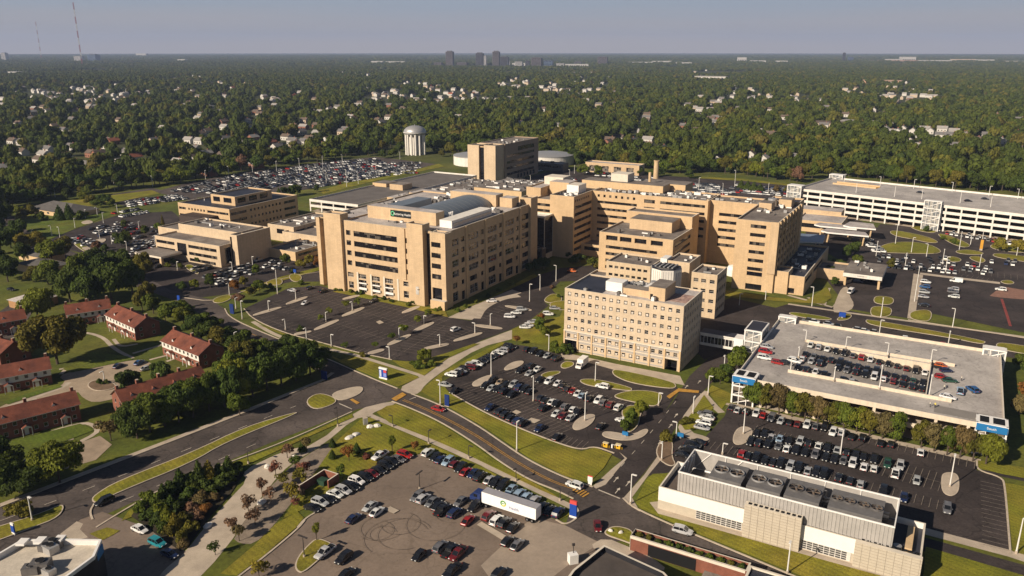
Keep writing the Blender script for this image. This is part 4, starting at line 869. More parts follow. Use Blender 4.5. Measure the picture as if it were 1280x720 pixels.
# ---- O: right parking deck with sunken ramp
O_ = campus('parking_deck', 'wide two-level concrete parking deck with a sunken ramp full of cars and blue corner signs', 'parking deck', -54., 238.5)
OZ = 8.; X1, Y1 = 73.5, 66.; rx0, rx1, ry0, ry1 = 13.5, 53.2, 14., 45.5
ow = mat('cream_spandrel', (.62, .52, .40), .85, .1, .6, streak=.08)
b = MB()   # upper deck: slab as a frame around the ramp opening
for (x0, x1, y0, y1) in ((.3, X1 - .3, .3, ry0), (.3, X1 - .3, ry1, Y1 - .3), (.3, rx0, ry0, ry1), (rx1, X1 - .3, ry0, ry1)):
    b.box(x0, x1, y0, y1, OZ - .4, OZ, DECKC)
b.build('deck_slab', O_)
b = MB(); b.poly([(rx0, ry0 + .1, OZ - .02), (rx1 - .1, ry0 + .1, OZ - 3.2), (rx1 - .1, ry1 - .1, OZ - 3.2), (rx0, ry1 - .1, OZ - .02)], mat('ramp_concrete', (.25, .225, .205), .85, .2, .15, 1.5, .12)); b.build('ramp', O_)
b = MB(); b.box(.3, X1 - .3, .3, Y1 - .3, .05, .12, CONC); b.box(.3, X1 - .3, .3, ry0, 3.6, 3.9, CONC); b.box(.3, X1 - .3, ry1, Y1 - .3, 3.6, 3.9, CONC); b.build('deck_slab', O_)
b = MB()
for z in (3.9, OZ):
    b.box(0, X1, 0, .3, z - .5, z + 1.05, ow, top=COPING); b.box(0, X1, Y1 - .3, Y1, z - .5, z + 1.05, ow, top=COPING)
    b.box(0, .3, .3, Y1 - .3, z - .5, z + 1.05, WHITE if z == OZ else ow, 'fk', top=COPING); b.box(X1 - .3, X1, .3, Y1 - .3, z - .5, z + 1.05, ow, 'fk', top=COPING)
b.build('spandrel', O_)
b = MB()
for (x0, x1, y) in ((rx0, rx1 + 7, ry0 - .35), (rx0, rx1 + 7, ry1 + .0)): b.box(x0, x1, y, y + .35, OZ - 3.4 if x1 < rx1 else OZ, OZ + 1.05, ow, 'b', top=COPING)
b.box(rx1, rx1 + .3, ry0, ry1, OZ, OZ + 1.05, ow, 'b', top=COPING); b.build('ramp_wall', O_)
b = MB(); b.box(rx0, rx1, ry0 - .3, ry0 - .0, OZ - 3.6, OZ - .41, ow); b.box(rx0, rx1, ry1 + .0, ry1 + .3, OZ - 3.6, OZ - .41, ow); b.build('ramp_wall', O_)
b = MB()
for i in range(10):
    x = .5 + (X1 - 1) * i / 9
    for y in (.02, Y1 - .5): b = MB(); b.box(x - .4, x + .4, y - .05, y + .5, 0, OZ - .51, ow, 'tb'); b.build('column', O_)
for i in range(1, 7):
    y = Y1 * i / 7
    for x in (-.05, X1 - .45): b = MB(); b.box(x, x + .5, y - .4, y + .4, 0, OZ - .51, ow, 'tb'); b.build('column', O_)
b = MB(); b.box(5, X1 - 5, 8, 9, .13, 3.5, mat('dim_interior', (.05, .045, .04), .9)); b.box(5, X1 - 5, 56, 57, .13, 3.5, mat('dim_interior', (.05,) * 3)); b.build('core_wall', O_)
for (x0, x1, y0, sgn) in ((-.5, 6.6, -1.0, 1), (66.6, 74.2, -1.0, 1)):
    st_ = stair(O_, x0, x1, y0, 5, 9.6, 'stair_tower', WHITE, 3, GLASSB)
    b = MB(); b.box(x0 + .1, x1 - .1, y0 - .22, y0 - .06, 7.4, 9.4, LBLUE); b.build('sign_board', st_)
    b = MB(); b.box(x0 + .1 - .25, x0 + .08, y0 + .2, 4.6, 7.4, 9.4, LBLUE) if x0 < 0 else b.box(x1, x1 + .15, y0 + .2, 4.6, 7.4, 9.4, LBLUE); b.build('sign_board', st_)
    link('lettering', text_mesh('South', 1.0, WHITE), st_, ((x0 + x1) / 2, y0 - .25, 8.4)).rotation_euler = (math.pi / 2, 0, 0)
    b = MB(); b.box(x0 + .8, x0 + 3, y0 + 1, 4, 9.6, 9.7, BLACK); b.box(x0 + 4, x1 - .8, y0 + 1, 4, 9.6, 9.7, BLACK); b.build('roof_grate', st_)
stair(O_, 0, 6.5, 63.5, 66.4, 10.4, 'stair_tower', WHITE, 3, GLASSW); stair(O_, 68, 75, 62.6, 66.6, 10.4, 'stair_tower', WHITE, 3, GLASSW)
b = MB()
for i in range(13):
    for y in (16, 24.6, 34.6): 
        x = 15 + i * 2.8; zt = OZ - .02 - 3.18 * (x - rx0) / (rx1 - rx0) + .02; b.box(x, x + .13, y, y + 5, zt - .03, zt, PAINT, 'b')
b.build('bay_marking', O_)
b = MB(); b.box(56, 70, 4, 9.5, OZ + .004, OZ + .008, mat('dark_patch', (.22, .20, .18), .9, .1, .3), 'b'); b.build('repair_patch', O_)
def ramp_z(x): return OZ - .02 - 3.18 * (x - rx0) / (rx1 - rx0)

# ---- P: cooling plant
P_ = campus('cooling_plant', 'white metal-screened cooling plant with rows of rooftop cooling towers beside the lower street', 'plant building', -53.8, 167.5)
lou = mat('louvre_dark', (.06, .058, .055), .7); pan = mat('pale_block', (.46, .40, .315), .9, .08, .8, 5., .06); wht = mat('white_wall_panel', (.74, .71, .66), .7, .04, .5)
b = MB()
b.box(0, 57.4, 0, .4, 0, 2.6, pan, 'k'); b.box(0, 57.4, 0, .4, 2.6, 6.2, wht, 'kb', top=COPING); b.box(57, 57.4, .4, 14, 0, 6.2, pan, 'fk', top=COPING); b.box(0, .4, .4, 14, 0, 6.2, wht, 'fk', top=COPING); b.box(0, 57.4, 14, 14.4, 0, 6.2, wht, top=COPING); b.build('wall', P_)
b = MB(); b.box(.4, 57, .4, 14, 4.6, 4.8, ROOFD, 'b'); b.build('roof', P_)
for (x0, x1) in ((9.5, 20.4), (33.6, 44)):
    b = MB(); b.box(x0, x1, -.12, -.003, .5, 2.7, MULLW, 'k')
    for i in range(int((x1 - x0) / 1.2)):
        for z in (.62, 1.15, 1.68, 2.2): b.box(x0 + .1 + i * 1.2, x0 + 1.15 + i * 1.2, -.14, -.125, z, z + .38, lou, 'k')
    b.build('louvre', P_)
b = MB(); b.box(20.9, 33.4, -1.6, -.003, 0, 8.6, pan, 'k', top=COPING)
for i in range(12): b.box(20.9, 33.4, -1.66, -1.603, .3 + i * .7, .37 + i * .7, mat('mortar_joint', (.33, .28, .22), .9), 'k')
for i in range(7): b.box(22.4 + i * 1.6, 22.46 + i * 1.6, -1.67, -1.661, .1, 8.5, mat('mortar_joint', (.33, .28, .22)), 'k')
for i in range(10): b.box(21.6 + i * 1.2, 22.3 + i * 1.2, -1.2, -.5, 8.6, 8.75, BLACK)
b.build('pump_room', P_)
b = MB(); b.box(44.6, 57.6, -1.2, -.003, 0, 6.4, pan, 'k', top=COPING)
for i in range(9): b.box(44.6, 57.6, -1.26, -1.203, .3 + i * .7, .37 + i * .7, mat('mortar_joint', (.33, .28, .22)), 'k')
for i in range(8): b.box(46 + i * 1.6, 46.06 + i * 1.6, -1.27, -1.261, .1, 6.3, mat('mortar_joint', (.33, .28, .22)), 'k')
for i in range(10): b.box(45.6 + i * 1.18, 46.3 + i * 1.18, .5, 1., 6.2, 6.5, BLACK)
b.build('pump_room', P_)
def screen(x0, x1, y0, y1, z0, z1):
    b = MB(); rib = mat('ribbed_metal', (.38, .355, .33), .5, .1, .5, 9., .06, metal=.1, streak=.05)
    b.box(x0, x1, y0, y0 + .15, z0, z1, rib); b.box(x0, x1, y1 - .15, y1, z0, z1, rib); b.box(x0, x0 + .15, y0 + .15, y1 - .15, z0, z1, rib, 'fk') ; b.box(x1 - .15, x1, y0 + .15, y1 - .15, z0, z1, rib, 'fk')
    n = int((x1 - x0) / .8)
    for i in range(n): x = x0 + (x1 - x0) * (i + .5) / n; b.box(x - .09, x + .09, y0 - .12, y0 - .003, z0, z1, rib, 'k')
    o = b.build('screen_wall', P_)
    b = MB(); t = .16
    b.box(x0 - .05, x1 + .05, y0 - .08, y0 + .2, z1, z1 + .3, WHITE); b.box(x0 - .05, x1 + .05, y1 - .2, y1 + .08, z1, z1 + .3, WHITE); b.box(x0 - .05, x0 + .2, y0 + .2, y1 - .2, z1, z1 + .3, WHITE); b.box(x1 - .2, x1 + .05, y0 + .2, y1 - .2, z1, z1 + .3, WHITE)
    for i in range(7):
        x = x0 + .3 + (x1 - x0 - .6) * i / 6; b.tube((x, y1 - .3, z0), (x, y1 - .3, z1), .12, 6, WHITE); 
        if i < 2: b.tube((x, y1 - .3, z0), (x + 4, y1 - .3, z1), .12, 6, WHITE); b.tube((x + .2, y0 + 3, z0), (x + .2, y1 - 2, z1 - .2), .12, 6, WHITE)
    for k in range(4): b.tube((x0 + .4, y0 + 1 + k * 3, z0), (x0 + .4, y0 + 3.5 + k * 3, z1), .11, 6, WHITE)
    b.build('screen_frame', o)
screen(4.4, 51.6, .6, 13.4, 6.22, 11.)
b = MB(); b.box(4.6, 51.4, .8, 13.2, 5.9, 6.0, GREYM); b.build('equipment_deck', P_)
def cooler(x, w, n, ring=False):
    b = MB(); y0, y1, z0, z1 = 2.0, 10.2, 6.0, 11.3
    b.box(x, x + w, y0, y1, z0, z1, GREYM); b.box(x - .1, x + w + .1, y0 - .1, y1 + .1, z1 - .5, z1 + .1, mat('cooler_deck', (.14, .132, .128), .6, .15, .8))
    for i in range(9): b.box(x + .1 + i * (w - .2) / 9, x + (i + .75) * (w - .2) / 9 + .1, y0 - .14, y0 - .02, z0 + 1.4, z0 + 2.6, BLACK)
    o = b.build('cooling_tower', P_)
    for i in range(n):
        cx, cy, r = x + w * (i + .5) / n, (y0 + y1) / 2, min(1.6, w / n * .44)
        b = MB(); b.lathe(cx, cy, [(r + .12, z1 + .1), (r + .12, z1 + .5), (r, z1 + .5), (r, z1 - .3)], 20, GREYM if not ring else GALV)
        b.poly([(cx + r * math.cos(.314 * k), cy + r * math.sin(.314 * k), z1 + .12) for k in range(20)], BLACK); b.build('fan_shroud', o)
        b = MB()
        for k in range(5):
            a = 1.2566 * k; ca, sa = math.cos(a), math.sin(a)
            b.poly([(cx + ca * .2 - sa * .1, cy + sa * .2 + ca * .1, z1 + .45), (cx + ca * r * .95 - sa * .1, cy + sa * r * .95 + ca * .1, z1 + .5), (cx + ca * r * .95 + sa * .35, cy + sa * r * .95 - ca * .35, z1 + .4), (cx + ca * .2 + sa * .25, cy + sa * .2 - ca * .25, z1 + .4)], mat('fan_blade', (.16, .12, .09), .6))
        b.cyl(cx, cy, z1 + .2, z1 + .62, .28, .28, 8, GREYM); b.build('fan', o)
cooler(11.4, 7.4, 2, True); cooler(20.2, 7.4, 2, True); cooler(28.6, 7.4, 2); cooler(38, 5.2, 2); cooler(43.4, 5.4, 2)
b = MB()
for i in range(6): x = 29 + i * 3.6; b.tube((x, 11.4, 6), (x, 11.4, 9.8), .35, 8, GALV); 
b.tube((8, 11.4, 7), (50, 11.4, 7), .45, 8, GALV); b.tube((12, 10.6, 8.4), (50, 10.6, 8.4), .3, 8, GALV); b.build('pipework', P_)
b = MB(); b.box(1.4, 3.6, 3, 10, 4.8, 4.85, mat('rust_roof', (.11, .085, .07), .9)); b.build('roof_patch', P_); b = MB(); b.box(54, 55.4, 2.5, 12, 4.8, 6., BEIGE2); b.build('roof_curb', P_); b = MB(); b.cyl(52.6, 3.2, 4.8, 5.6, .9, .9, 14, GALV); b.build('roof_vent', P_)

# ---- bottom edge buildings
x, y = g(128, 690)
Rb = thing('office_building', 'white parapet roof of a dark-walled building cut by the bottom left corner', 'office', (0, 0, 0))
zr = 9.; pts = [g(78, 673, zr), g(127, 674, zr), g(118, 695, zr), g(76, 726, zr), g(60, 790, zr), g(-80, 790, zr), g(-20, 700, zr), g(0, 690, zr), g(27, 674, zr)]
pts = ccw(pts); q = offset(pts, .5); n_ = len(pts)
b = MB(); dkw = mat('charcoal_cladding', (.018, .018, .022), .6, .2, .4)
for i in range(n_):
    j = (i + 1) % n_; b.poly([(*pts[i], 0), (*pts[j], 0), (*pts[j], zr - .8), (*pts[i], zr - .8)], dkw); b.poly([(*pts[i], zr - .8), (*pts[j], zr - .8), (*pts[j], zr + .0), (*pts[i], zr + .0)], WHITE)
    b.poly([(*pts[i], zr), (*pts[j], zr), (*q[j], zr), (*q[i], zr)], WHITE); b.poly([(*q[j], zr), (*q[i], zr), (*q[i], zr - 1.2), (*q[j], zr - 1.2)], WHITE)
b.build('wall', Rb); b = MB(); b.poly([(*p, zr - 1.2) for p in q], mat('cream_roof', (.50, .44, .36), .9, .15, .3, 2., .1)); b.build('roof', Rb)
for (px, s) in (((58, 688), 1.3), ((64, 690), 1.5), ((70, 685), 1.2), ((66, 683), 1.4), ((52, 712), 1.8), ((40, 716), 1.5), ((62, 718), 1.2)):
    x, y = g(*px, zr - 1.2); b = MB(); b.box(-s, s, -s * .7, s * .7, 0, s * 1.1, random.choice([GREYM, GALV])); b.cyl(0, 0, s * 1.1, s * 1.3, s * .5, s * .5, 10, GREYM, mt=BLACK); b.build('rooftop_unit', Rb, (x, y, zr - 1.2), random.uniform(-.6, .2))
b = MB()
for px in ((30, 676), (52, 674), (76, 672)): x, y = g(*px, zr); b.box(x - .9, x + .9, y - 1.6, y + .6, zr - .2, zr + .3, WHITE)
b.build('roof_curb', Rb)
b = MB(); a = Vector(g(116, 693, zr)); c = Vector(g(126, 677, zr)); b.prism([tuple(a), (a.x + .35, a.y), (c.x + .35, c.y), tuple(c)], 6.6, 8.4, LBLUE, LBLUE); b.build('sign_board', Rb)

Sb = campus('garden_wall_building', 'long low red-brick wall building with a cream coping and narrow planted roof, bottom edge', 'brick building', -53.4, 148.2)
b = MB(); b.box(0, 25.4, 0, .45, 0, 3.8, BRICK, top=COPING); b.box(-.06, 25.4, -.08, -.003, 3.2, 3.85, COPING, 'k'); b.box(-.08, -.003, -.1, 3.4, 0, 3.85, COPING, 'r', top=COPING); b.box(0, 25.4, 3.1, 3.4, 0, 3.7, BRICK, top=COPING); b.box(25.4, 25.8, 0, 3.4, 0, 3.8, BRICK, top=COPING); b.build('wall', Sb)
b = MB(); b.box(0, 25.4, .45, 3.1, 2.9, 3.1, mat('planted_roof', (.03, .028, .018), .95, .4, .8), 'b'); b.build('roof', Sb)
b = MB(); b.box(4.2, 15, -.1, -.084, .1, 3.0, BLACK, 'k'); b.build('loading_door', Sb)
b = MB(); b.box(17, 24, -7, -.1, 0, 1., CONCW, top=ROOFG); b.box(18.5, 22, -4, -2, 1., 1.2, mat('skylight_blue', (.03, .09, .26), .2, .05, .6)); b.build('skylight', Sb)
Tb = thing('office_building', 'flat dark-roofed building with black parapet cut off by the bottom centre edge', 'office', (0, 0, 0))
zr = 6.; P0 = ccw([g(755, 681, zr), g(716, 712, zr), g(660, 790, zr), g(900, 790, zr), g(830, 715, zr)]); Q0 = offset(P0, .5)
b = MB()
for i in range(len(P0)):
    j = (i + 1) % len(P0); b.poly([(*P0[i], 0), (*P0[j], 0), (*P0[j], zr), (*P0[i], zr)], dkw); b.poly([(*P0[i], zr), (*P0[j], zr), (*Q0[j], zr), (*Q0[i], zr)], COPING); b.poly([(*Q0[j], zr), (*Q0[i], zr), (*Q0[i], zr - 1.2), (*Q0[j], zr - 1.2)], dkw)
b.build('wall', Tb); b = MB(); b.poly([(*p, zr - 1.2) for p in Q0], mat('brown_roof', (.075, .062, .055), .95, .2, .3)); b.build('roof', Tb)
Ub = campus('utility_building', 'small flat-roofed utility block with white coping at the bottom edge by the street', 'utility building', -27.4, 149.2)
b = MB(); b.box(0, 14, -10, 0, 0, 4.4, dkw, 't'); b.build('wall', Ub); b = MB(); b.box(0, 14, -.5, 0, 4.4, 4.8, COPING); b.box(0, .5, -10, -.5, 4.4, 4.8, COPING); b.box(13.5, 14, -10, -.5, 4.4, 4.8, COPING); b.build('coping', Ub); b = MB(); b.box(.5, 13.5, -10, -.5, 4.1, 4.3, ROOFD, 'b'); b.build('roof', Ub)
E_ = campus('bungalow', 'low pale-brick house with a wide dark hipped roof on the lawn, upper left', 'house', -556., 309.)
def hip(root, L_, D_, h, rise, wall, roof, ov=.6, gable=False, name='roof'):
    b = MB(); b.box(0, L_, 0, D_, 0, h, wall, 'tb')
    if gable: b.poly([(0, 0, h), (0, D_ / 2, h + rise), (0, D_, h)][::-1], wall); b.poly([(L_, 0, h), (L_, D_, h), (L_, D_ / 2, h + rise)], wall)
    b.build('wall', root); b = MB(); i = 0 if gable else D_ / 2; e = -ov
    z = h - .15; zr = h + rise
    A0, B0, C0, D0 = (e, e, z), (L_ + ov, e, z), (L_ + ov, D_ + ov, z), (e, D_ + ov, z); E0, F0 = ((e if gable else i), D_ / 2, zr), ((L_ + ov if gable else L_ - i), D_ / 2, zr)
    b.poly([A0, B0, F0, E0], roof); b.poly([C0, D0, E0, F0], roof)
    if not gable: b.poly([B0, C0, F0], roof); b.poly([D0, A0, E0], roof)
    else:
        for s in (-.14,): b.poly([(A0[0], A0[1], z + s), (E0[0], E0[1], zr + s), (F0[0], F0[1], zr + s), (B0[0], B0[1], z + s)], roof); b.poly([(D0[0], D0[1], z + s), (C0[0], C0[1], z + s), (F0[0], F0[1], zr + s), (E0[0], E0[1], zr + s)], roof)
    b.poly([A0, D0, C0, B0], wall)
    return b.build(name, root)
hip(E_, 44, 22, 3.4, 4.2, BEIGE2, SHING)
for i in range(6): link('window', window_mesh(2.4, 1.4, 'sash'), E_, (4 + i * 8, -.14, 1.1))
# ------------------------------------------------------------------ brick townhouses of the estate, left
def townhouse(label, px0, px1, along, depth=8.6, white=False, far=None, doors=3, dormers=3, L_=None):
    """px0: base corner nearest the left end of the long front; front runs along u (faces the camera) or along v (faces right)"""
    p0, p1 = Vector(g(*px0)), Vector(g(*px1)); rz = math.atan2(p1.y - p0.y, p1.x - p0.x)
    if along == 'far': p0 = p1 - (p1 - p0).normalized() * L_
    elif L_ is None: L_ = (p1 - p0).length
    x, y = p0
    t = thing('townhouse', label, 'house', (x, y, 0), rz, 'brick townhouses of the estate')
    h, rise, n = 5.4, 3.0, max(4, int(L_ / 2.6))
    ops = rows(even(.4, L_ - .4, n, 1.1), (4.9,), 1.3, 'sash')
    dd = []
    for k, (a, c) in enumerate(even(.4, L_ - .4, n, 1.1)):
        if k % max(1, n // doors) == n // doors // 2: dd.append((a + c) / 2)
        else: ops.append((a, c, .9, 2.3, 'sash'))
    b = MB(); sd = rows([(2, 3.1), (depth - 3.1, depth - 2)], (4.8, 2.3), 1.3, 'sash')
    lo = [o for o in ops if o[2] < 2.5]; hi = [o for o in ops if o[2] > 2.5]
    up = mat('white_siding', (.62, .58, .52), .8, .06, 1.) if white else BRICK
    facade(b, t, (0, 0), (1, 0), L_, 0, 3., lo, BRICK, .12); facade(b, t, (0, 0), (1, 0), L_, 3., h, hi, up, .12)
    facade(b, t, (L_, 0), (0, 1), depth, 0, h, sd, BRICK, .12); facade(b, t, (L_, depth), (-1, 0), L_, 0, h, [], BRICK); facade(b, t, (0, depth), (0, -1), depth, 0, h, sd, BRICK, .12)
    b.poly([(0, depth, h), (0, 0, h), (0, depth / 2, h + rise)], BRICK); b.poly([(L_, 0, h), (L_, depth, h), (L_, depth / 2, h + rise)], BRICK); b.build('wall', t)
    b = MB(); e = .45; z = h - .12; th = .16
    for sgn in (0, 1):
        ya, yb = (-e, depth / 2) if sgn == 0 else (depth + e, depth / 2)
        p = [(-e, ya, z), (L_ + e, ya, z), (L_ + e, yb, h + rise), (-e, yb, h + rise)]
        if sgn: p = p[::-1]
        b.poly(p, TILE); b.poly([(q[0], q[1], q[2] - th) for q in p[::-1]], MULLW)
        if not sgn: b.poly([(-e, ya, z - th), (L_ + e, ya, z - th), (L_ + e, ya, z), (-e, ya, z)], MULLW)
    rf = b.build('roof', t)
    for k in range(dormers):
        x = L_ * (k + .5) / dormers; b = MB(); w = .8
        b.poly([(x - w, 1.0, h + .5), (x + w, 1.0, h + .5), (x, 1.0, h + 1.7)], MULLW); b.poly([(x - w, 1.0, h + .5), (x, 1.0, h + 1.7), (x, 3.2, h + 1.75)], TILE); b.poly([(x, 1.0, h + 1.7), (x + w, 1.0, h + .5), (x, 3.2, h + 1.75)], TILE)
        b.build('dormer', rf)
    for k in range(dormers + 1):
        x = L_ * k / dormers; x = min(max(x, .5), L_ - .5); b = MB(); b.box(x - .4, x + .4, depth / 2 - .1, depth / 2 + .9, h + rise - .9, h + rise + 1.1, BRICK, top=CONC); b.build('chimney', rf)
    for x in dd:
        b = MB(); b.box(x - .55, x + .55, -.05, -.003, 0, 2.2, MULLW, 'k'); b.build('door', t)
        b = MB()
        b.prism([(x - 1.3, -1.7), (x + 1.3, -1.7), (x + 1.3, -.01), (x - 1.3, -.01)], 2.5, 2.65, MULLW, MULLW); b.poly([(x - 1.3, -1.7, 2.65), (x + 1.3, -1.7, 2.65), (x, -1.7, 3.4)], MULLW); b.poly([(x - 1.3, -1.7, 2.65), (x, -1.7, 3.4), (x, -.01, 3.4), (x - 1.3, -.01, 2.65)], TILE); b.poly([(x, -1.7, 3.4), (x + 1.3, -1.7, 2.65), (x + 1.3, -.01, 2.65), (x, -.01, 3.4)], TILE)
        for q in (-1.2, 1.2): b.box(x + q - .09, x + q + .09, -1.68, -1.5, 0, 2.5, MULLW, 'tb')
        b.build('porch', t)
    return t
townhouse('long red-roofed brick terrace cut by the left edge, in front of the narrow drive', (0, 552), (102, 525), 'far', 8.4, L_=52, dormers=4, doors=5)
townhouse('long red-roofed brick terrace half hidden by trees beside the boulevard', (156.5, 523.5), (260, 491), 'v', 8.6, dormers=4)
townhouse('red-roofed townhouse with white upper storey, nearest the turning circle', (204, 443), (250, 462), 'u', 10, True, doors=2, dormers=2)
townhouse('red-roofed townhouse with white upper storey and stepped roof, behind the lawn path', (134, 409), (170, 426), 'u', 10, True, doors=2, dormers=2)
townhouse('red-roofed brick townhouse with white porches under the big dark trees', (86, 409), (130, 402), 'v', 8.6, True, L_=16, doors=2, dormers=2)
townhouse('red-roofed townhouse with white bay and porch at the left edge by the drive', (-8, 494), (42, 484), 'v', 8.4, True, L_=17, doors=2, dormers=1)
townhouse('red-roofed brick townhouse at the left edge behind the big tree', (-30, 452), (14, 464), 'u', 11, False, doors=2, dormers=2, L_=15)
townhouse('dark red-roofed brick house at the far left edge, left of the broad round tree', (-20, 424), (28, 415), 'v', 8.4, False, L_=15, doors=2, dormers=1)
for (lb, px, Lx, D, h, wm) in (('flat grey-roofed bungalow beneath trees at the left edge', (22, 338), 24, 13, 4, BEIGE2), ('pale-roofed yellow-brick bungalow at the left edge', (12, 384), 13, 14, 3.6, mat('orange_brick', (.34, .19, .09), .9, .15, 1.)), ('dark-roofed bungalow with chimney below the yellow tree', (24, 324), 22, 12, 3.6, BEIGE2)):
    t = tag(link('bungalow', None, None, (*g(*px), 0), YAW), lb, 'house'); hip(t, Lx, D, h, 1.4 if 'flat' in lb else 2.4, wm, SHING if 'pale' not in lb else ROOFW)
# brick bin enclosure
u, v = guv(374, 617); en = campus('brick_enclosure', 'three-sided red-brick bin enclosure with pale coping beside the tan lot', 'enclosure', u, v)
b = MB(); b.box(0, .35, 0, 9.4, 0, 2.4, BRICK, top=COPING); b.box(.35, 5, 9.05, 9.4, 0, 2.4, BRICK, 'l', top=COPING); b.box(4.65, 5, 5.4, 9.05, 0, 2.4, BRICK, 'k', top=COPING); b.build('wall', en)
b = MB(); b.box(.35, 2, -.2, 0, .2, 2.2, WOODP); b.build('gate', en)
b = MB(); b.box(1, 3.4, 5.4, 7.4, 0, 1.5, mat('bin_green', (.02, .05, .03), .6)); tag(b.build('waste_bin', None, (*W(u, v), .05), YAW), 'dark green waste bin inside the brick enclosure', 'bin')

# ------------------------------------------------------------------ vehicles
PAINTM = bpy.data.materials.new('car_paint'); PAINTM.use_nodes = True; MATS['car_paint'] = PAINTM
nt = PAINTM.node_tree; bs = nt.nodes['Principled BSDF']; oi = nt.nodes.new('ShaderNodeObjectInfo'); nt.links.new(oi.outputs['Color'], bs.inputs['Base Color'])
bs.inputs['Roughness'].default_value = .32; bs.inputs['Coat Weight'].default_value = .5; bs.inputs['Coat Roughness'].default_value = .08
TYRE = mat('tyre', (.012, .012, .012), .9, 0.); RIM = mat('rim', (.30, .30, .31), .35, 0., metal=.7); CGL = mat('car_glass', (.010, .011, .013), .06, 0., spec=.6); HEADL = mat('headlight_lens', (.65, .65, .62), .15, 0.); TAILL = mat('tail_light_lens', (.30, .012, .010), .25, 0.); TRIM = mat('black_trim', (.015, .015, .016), .6, 0.)
# stations: x, half width, z bottom, z shoulder ; cabin: x, half width low, z low, half width top, z top
CARS = {
 'sedan': dict(L=4.75, body=[(-2.37, .62, .42, .70), (-2.25, .80, .32, .86), (-1.6, .89, .24, .92), (-.4, .91, .20, .93), (.7, .91, .20, .91), (1.3, .90, .24, .86), (2.0, .84, .30, .76), (2.32, .66, .36, .62)], cab=[(-1.95, .76, .90, .70, .93), (-1.15, .80, .92, .62, 1.40), (-.2, .82, .93, .64, 1.46), (.35, .82, .92, .63, 1.42), (1.25, .80, .88, .68, .91)], wx=1.42, r=.33),
 'hatchback': dict(L=4.1, body=[(-2.05, .66, .42, .80), (-1.95, .80, .32, .94), (-1.3, .86, .24, .96), (-.2, .88, .20, .95), (.8, .88, .20, .92), (1.3, .86, .24, .88), (1.8, .80, .30, .78), (2.05, .62, .36, .62)], cab=[(-1.98, .74, .93, .66, .98), (-1.55, .78, .95, .62, 1.42), (-.3, .80, .95, .64, 1.50), (.4, .80, .93, .62, 1.44), (1.25, .78, .90, .66, .93)], wx=1.28, r=.32),
 'suv': dict(L=4.75, body=[(-2.37, .72, .46, .96), (-2.28, .86, .36, 1.06), (-1.5, .94, .28, 1.08), (-.2, .95, .25, 1.07), (.9, .95, .25, 1.05), (1.4, .93, .28, 1.02), (2.1, .88, .34, .92), (2.37, .72, .42, .74)], cab=[(-2.30, .82, 1.05, .74, 1.10), (-1.95, .86, 1.07, .70, 1.62), (-.6, .87, 1.07, .72, 1.74), (.4, .87, 1.06, .70, 1.68), (1.25, .85, 1.04, .74, 1.07)], wx=1.42, r=.38),
 'minivan': dict(L=5.1, body=[(-2.55, .78, .44, 1.0), (-2.48, .90, .34, 1.08), (-1.5, .97, .26, 1.08), (-.2, .98, .24, 1.06), (1.0, .98, .24, 1.02), (1.6, .95, .28, .96), (2.25, .88, .34, .84), (2.55, .72, .40, .70)], cab=[(-2.50, .86, 1.07, .78, 1.12), (-2.25, .90, 1.08, .76, 1.66), (-.6, .91, 1.07, .78, 1.76), (.6, .90, 1.05, .74, 1.68), (1.8, .86, .95, .74, .98)], wx=1.55, r=.36),
 'pickup': dict(L=5.6, body=[(-2.8, .86, .55, 1.02), (-2.75, .93, .45, 1.06), (-1.5, .96, .38, 1.06), (-.4, .96, .34, 1.07), (1.0, .96, .34, 1.08), (1.6, .95, .36, 1.06), (2.5, .92, .42, 1.0), (2.8, .80, .48, .86)], cab=[(-.95, .86, 1.06, .78, 1.10), (-.75, .87, 1.07, .70, 1.76), (.2, .88, 1.07, .72, 1.80), (.7, .87, 1.07, .70, 1.72), (1.5, .85, 1.06, .74, 1.09)], wx=1.75, r=.41, bed=True),
 'van': dict(L=5.6, body=[(-2.8, .90, .45, 1.1), (-2.75, .98, .36, 1.16), (-1.5, 1.0, .28, 1.16), (0, 1.0, .26, 1.14), (1.2, 1.0, .26, 1.10), (1.8, .97, .30, 1.04), (2.5, .90, .36, .90), (2.8, .76, .42, .76)], cab=[(-2.76, .95, 1.15, .90, 2.15), (-1.5, .97, 1.15, .92, 2.25), (.6, .97, 1.13, .90, 2.22), (1.2, .95, 1.10, .84, 2.0), (2.1, .88, 1.0, .78, 1.05)], wx=1.75, r=.37, blank=True)}
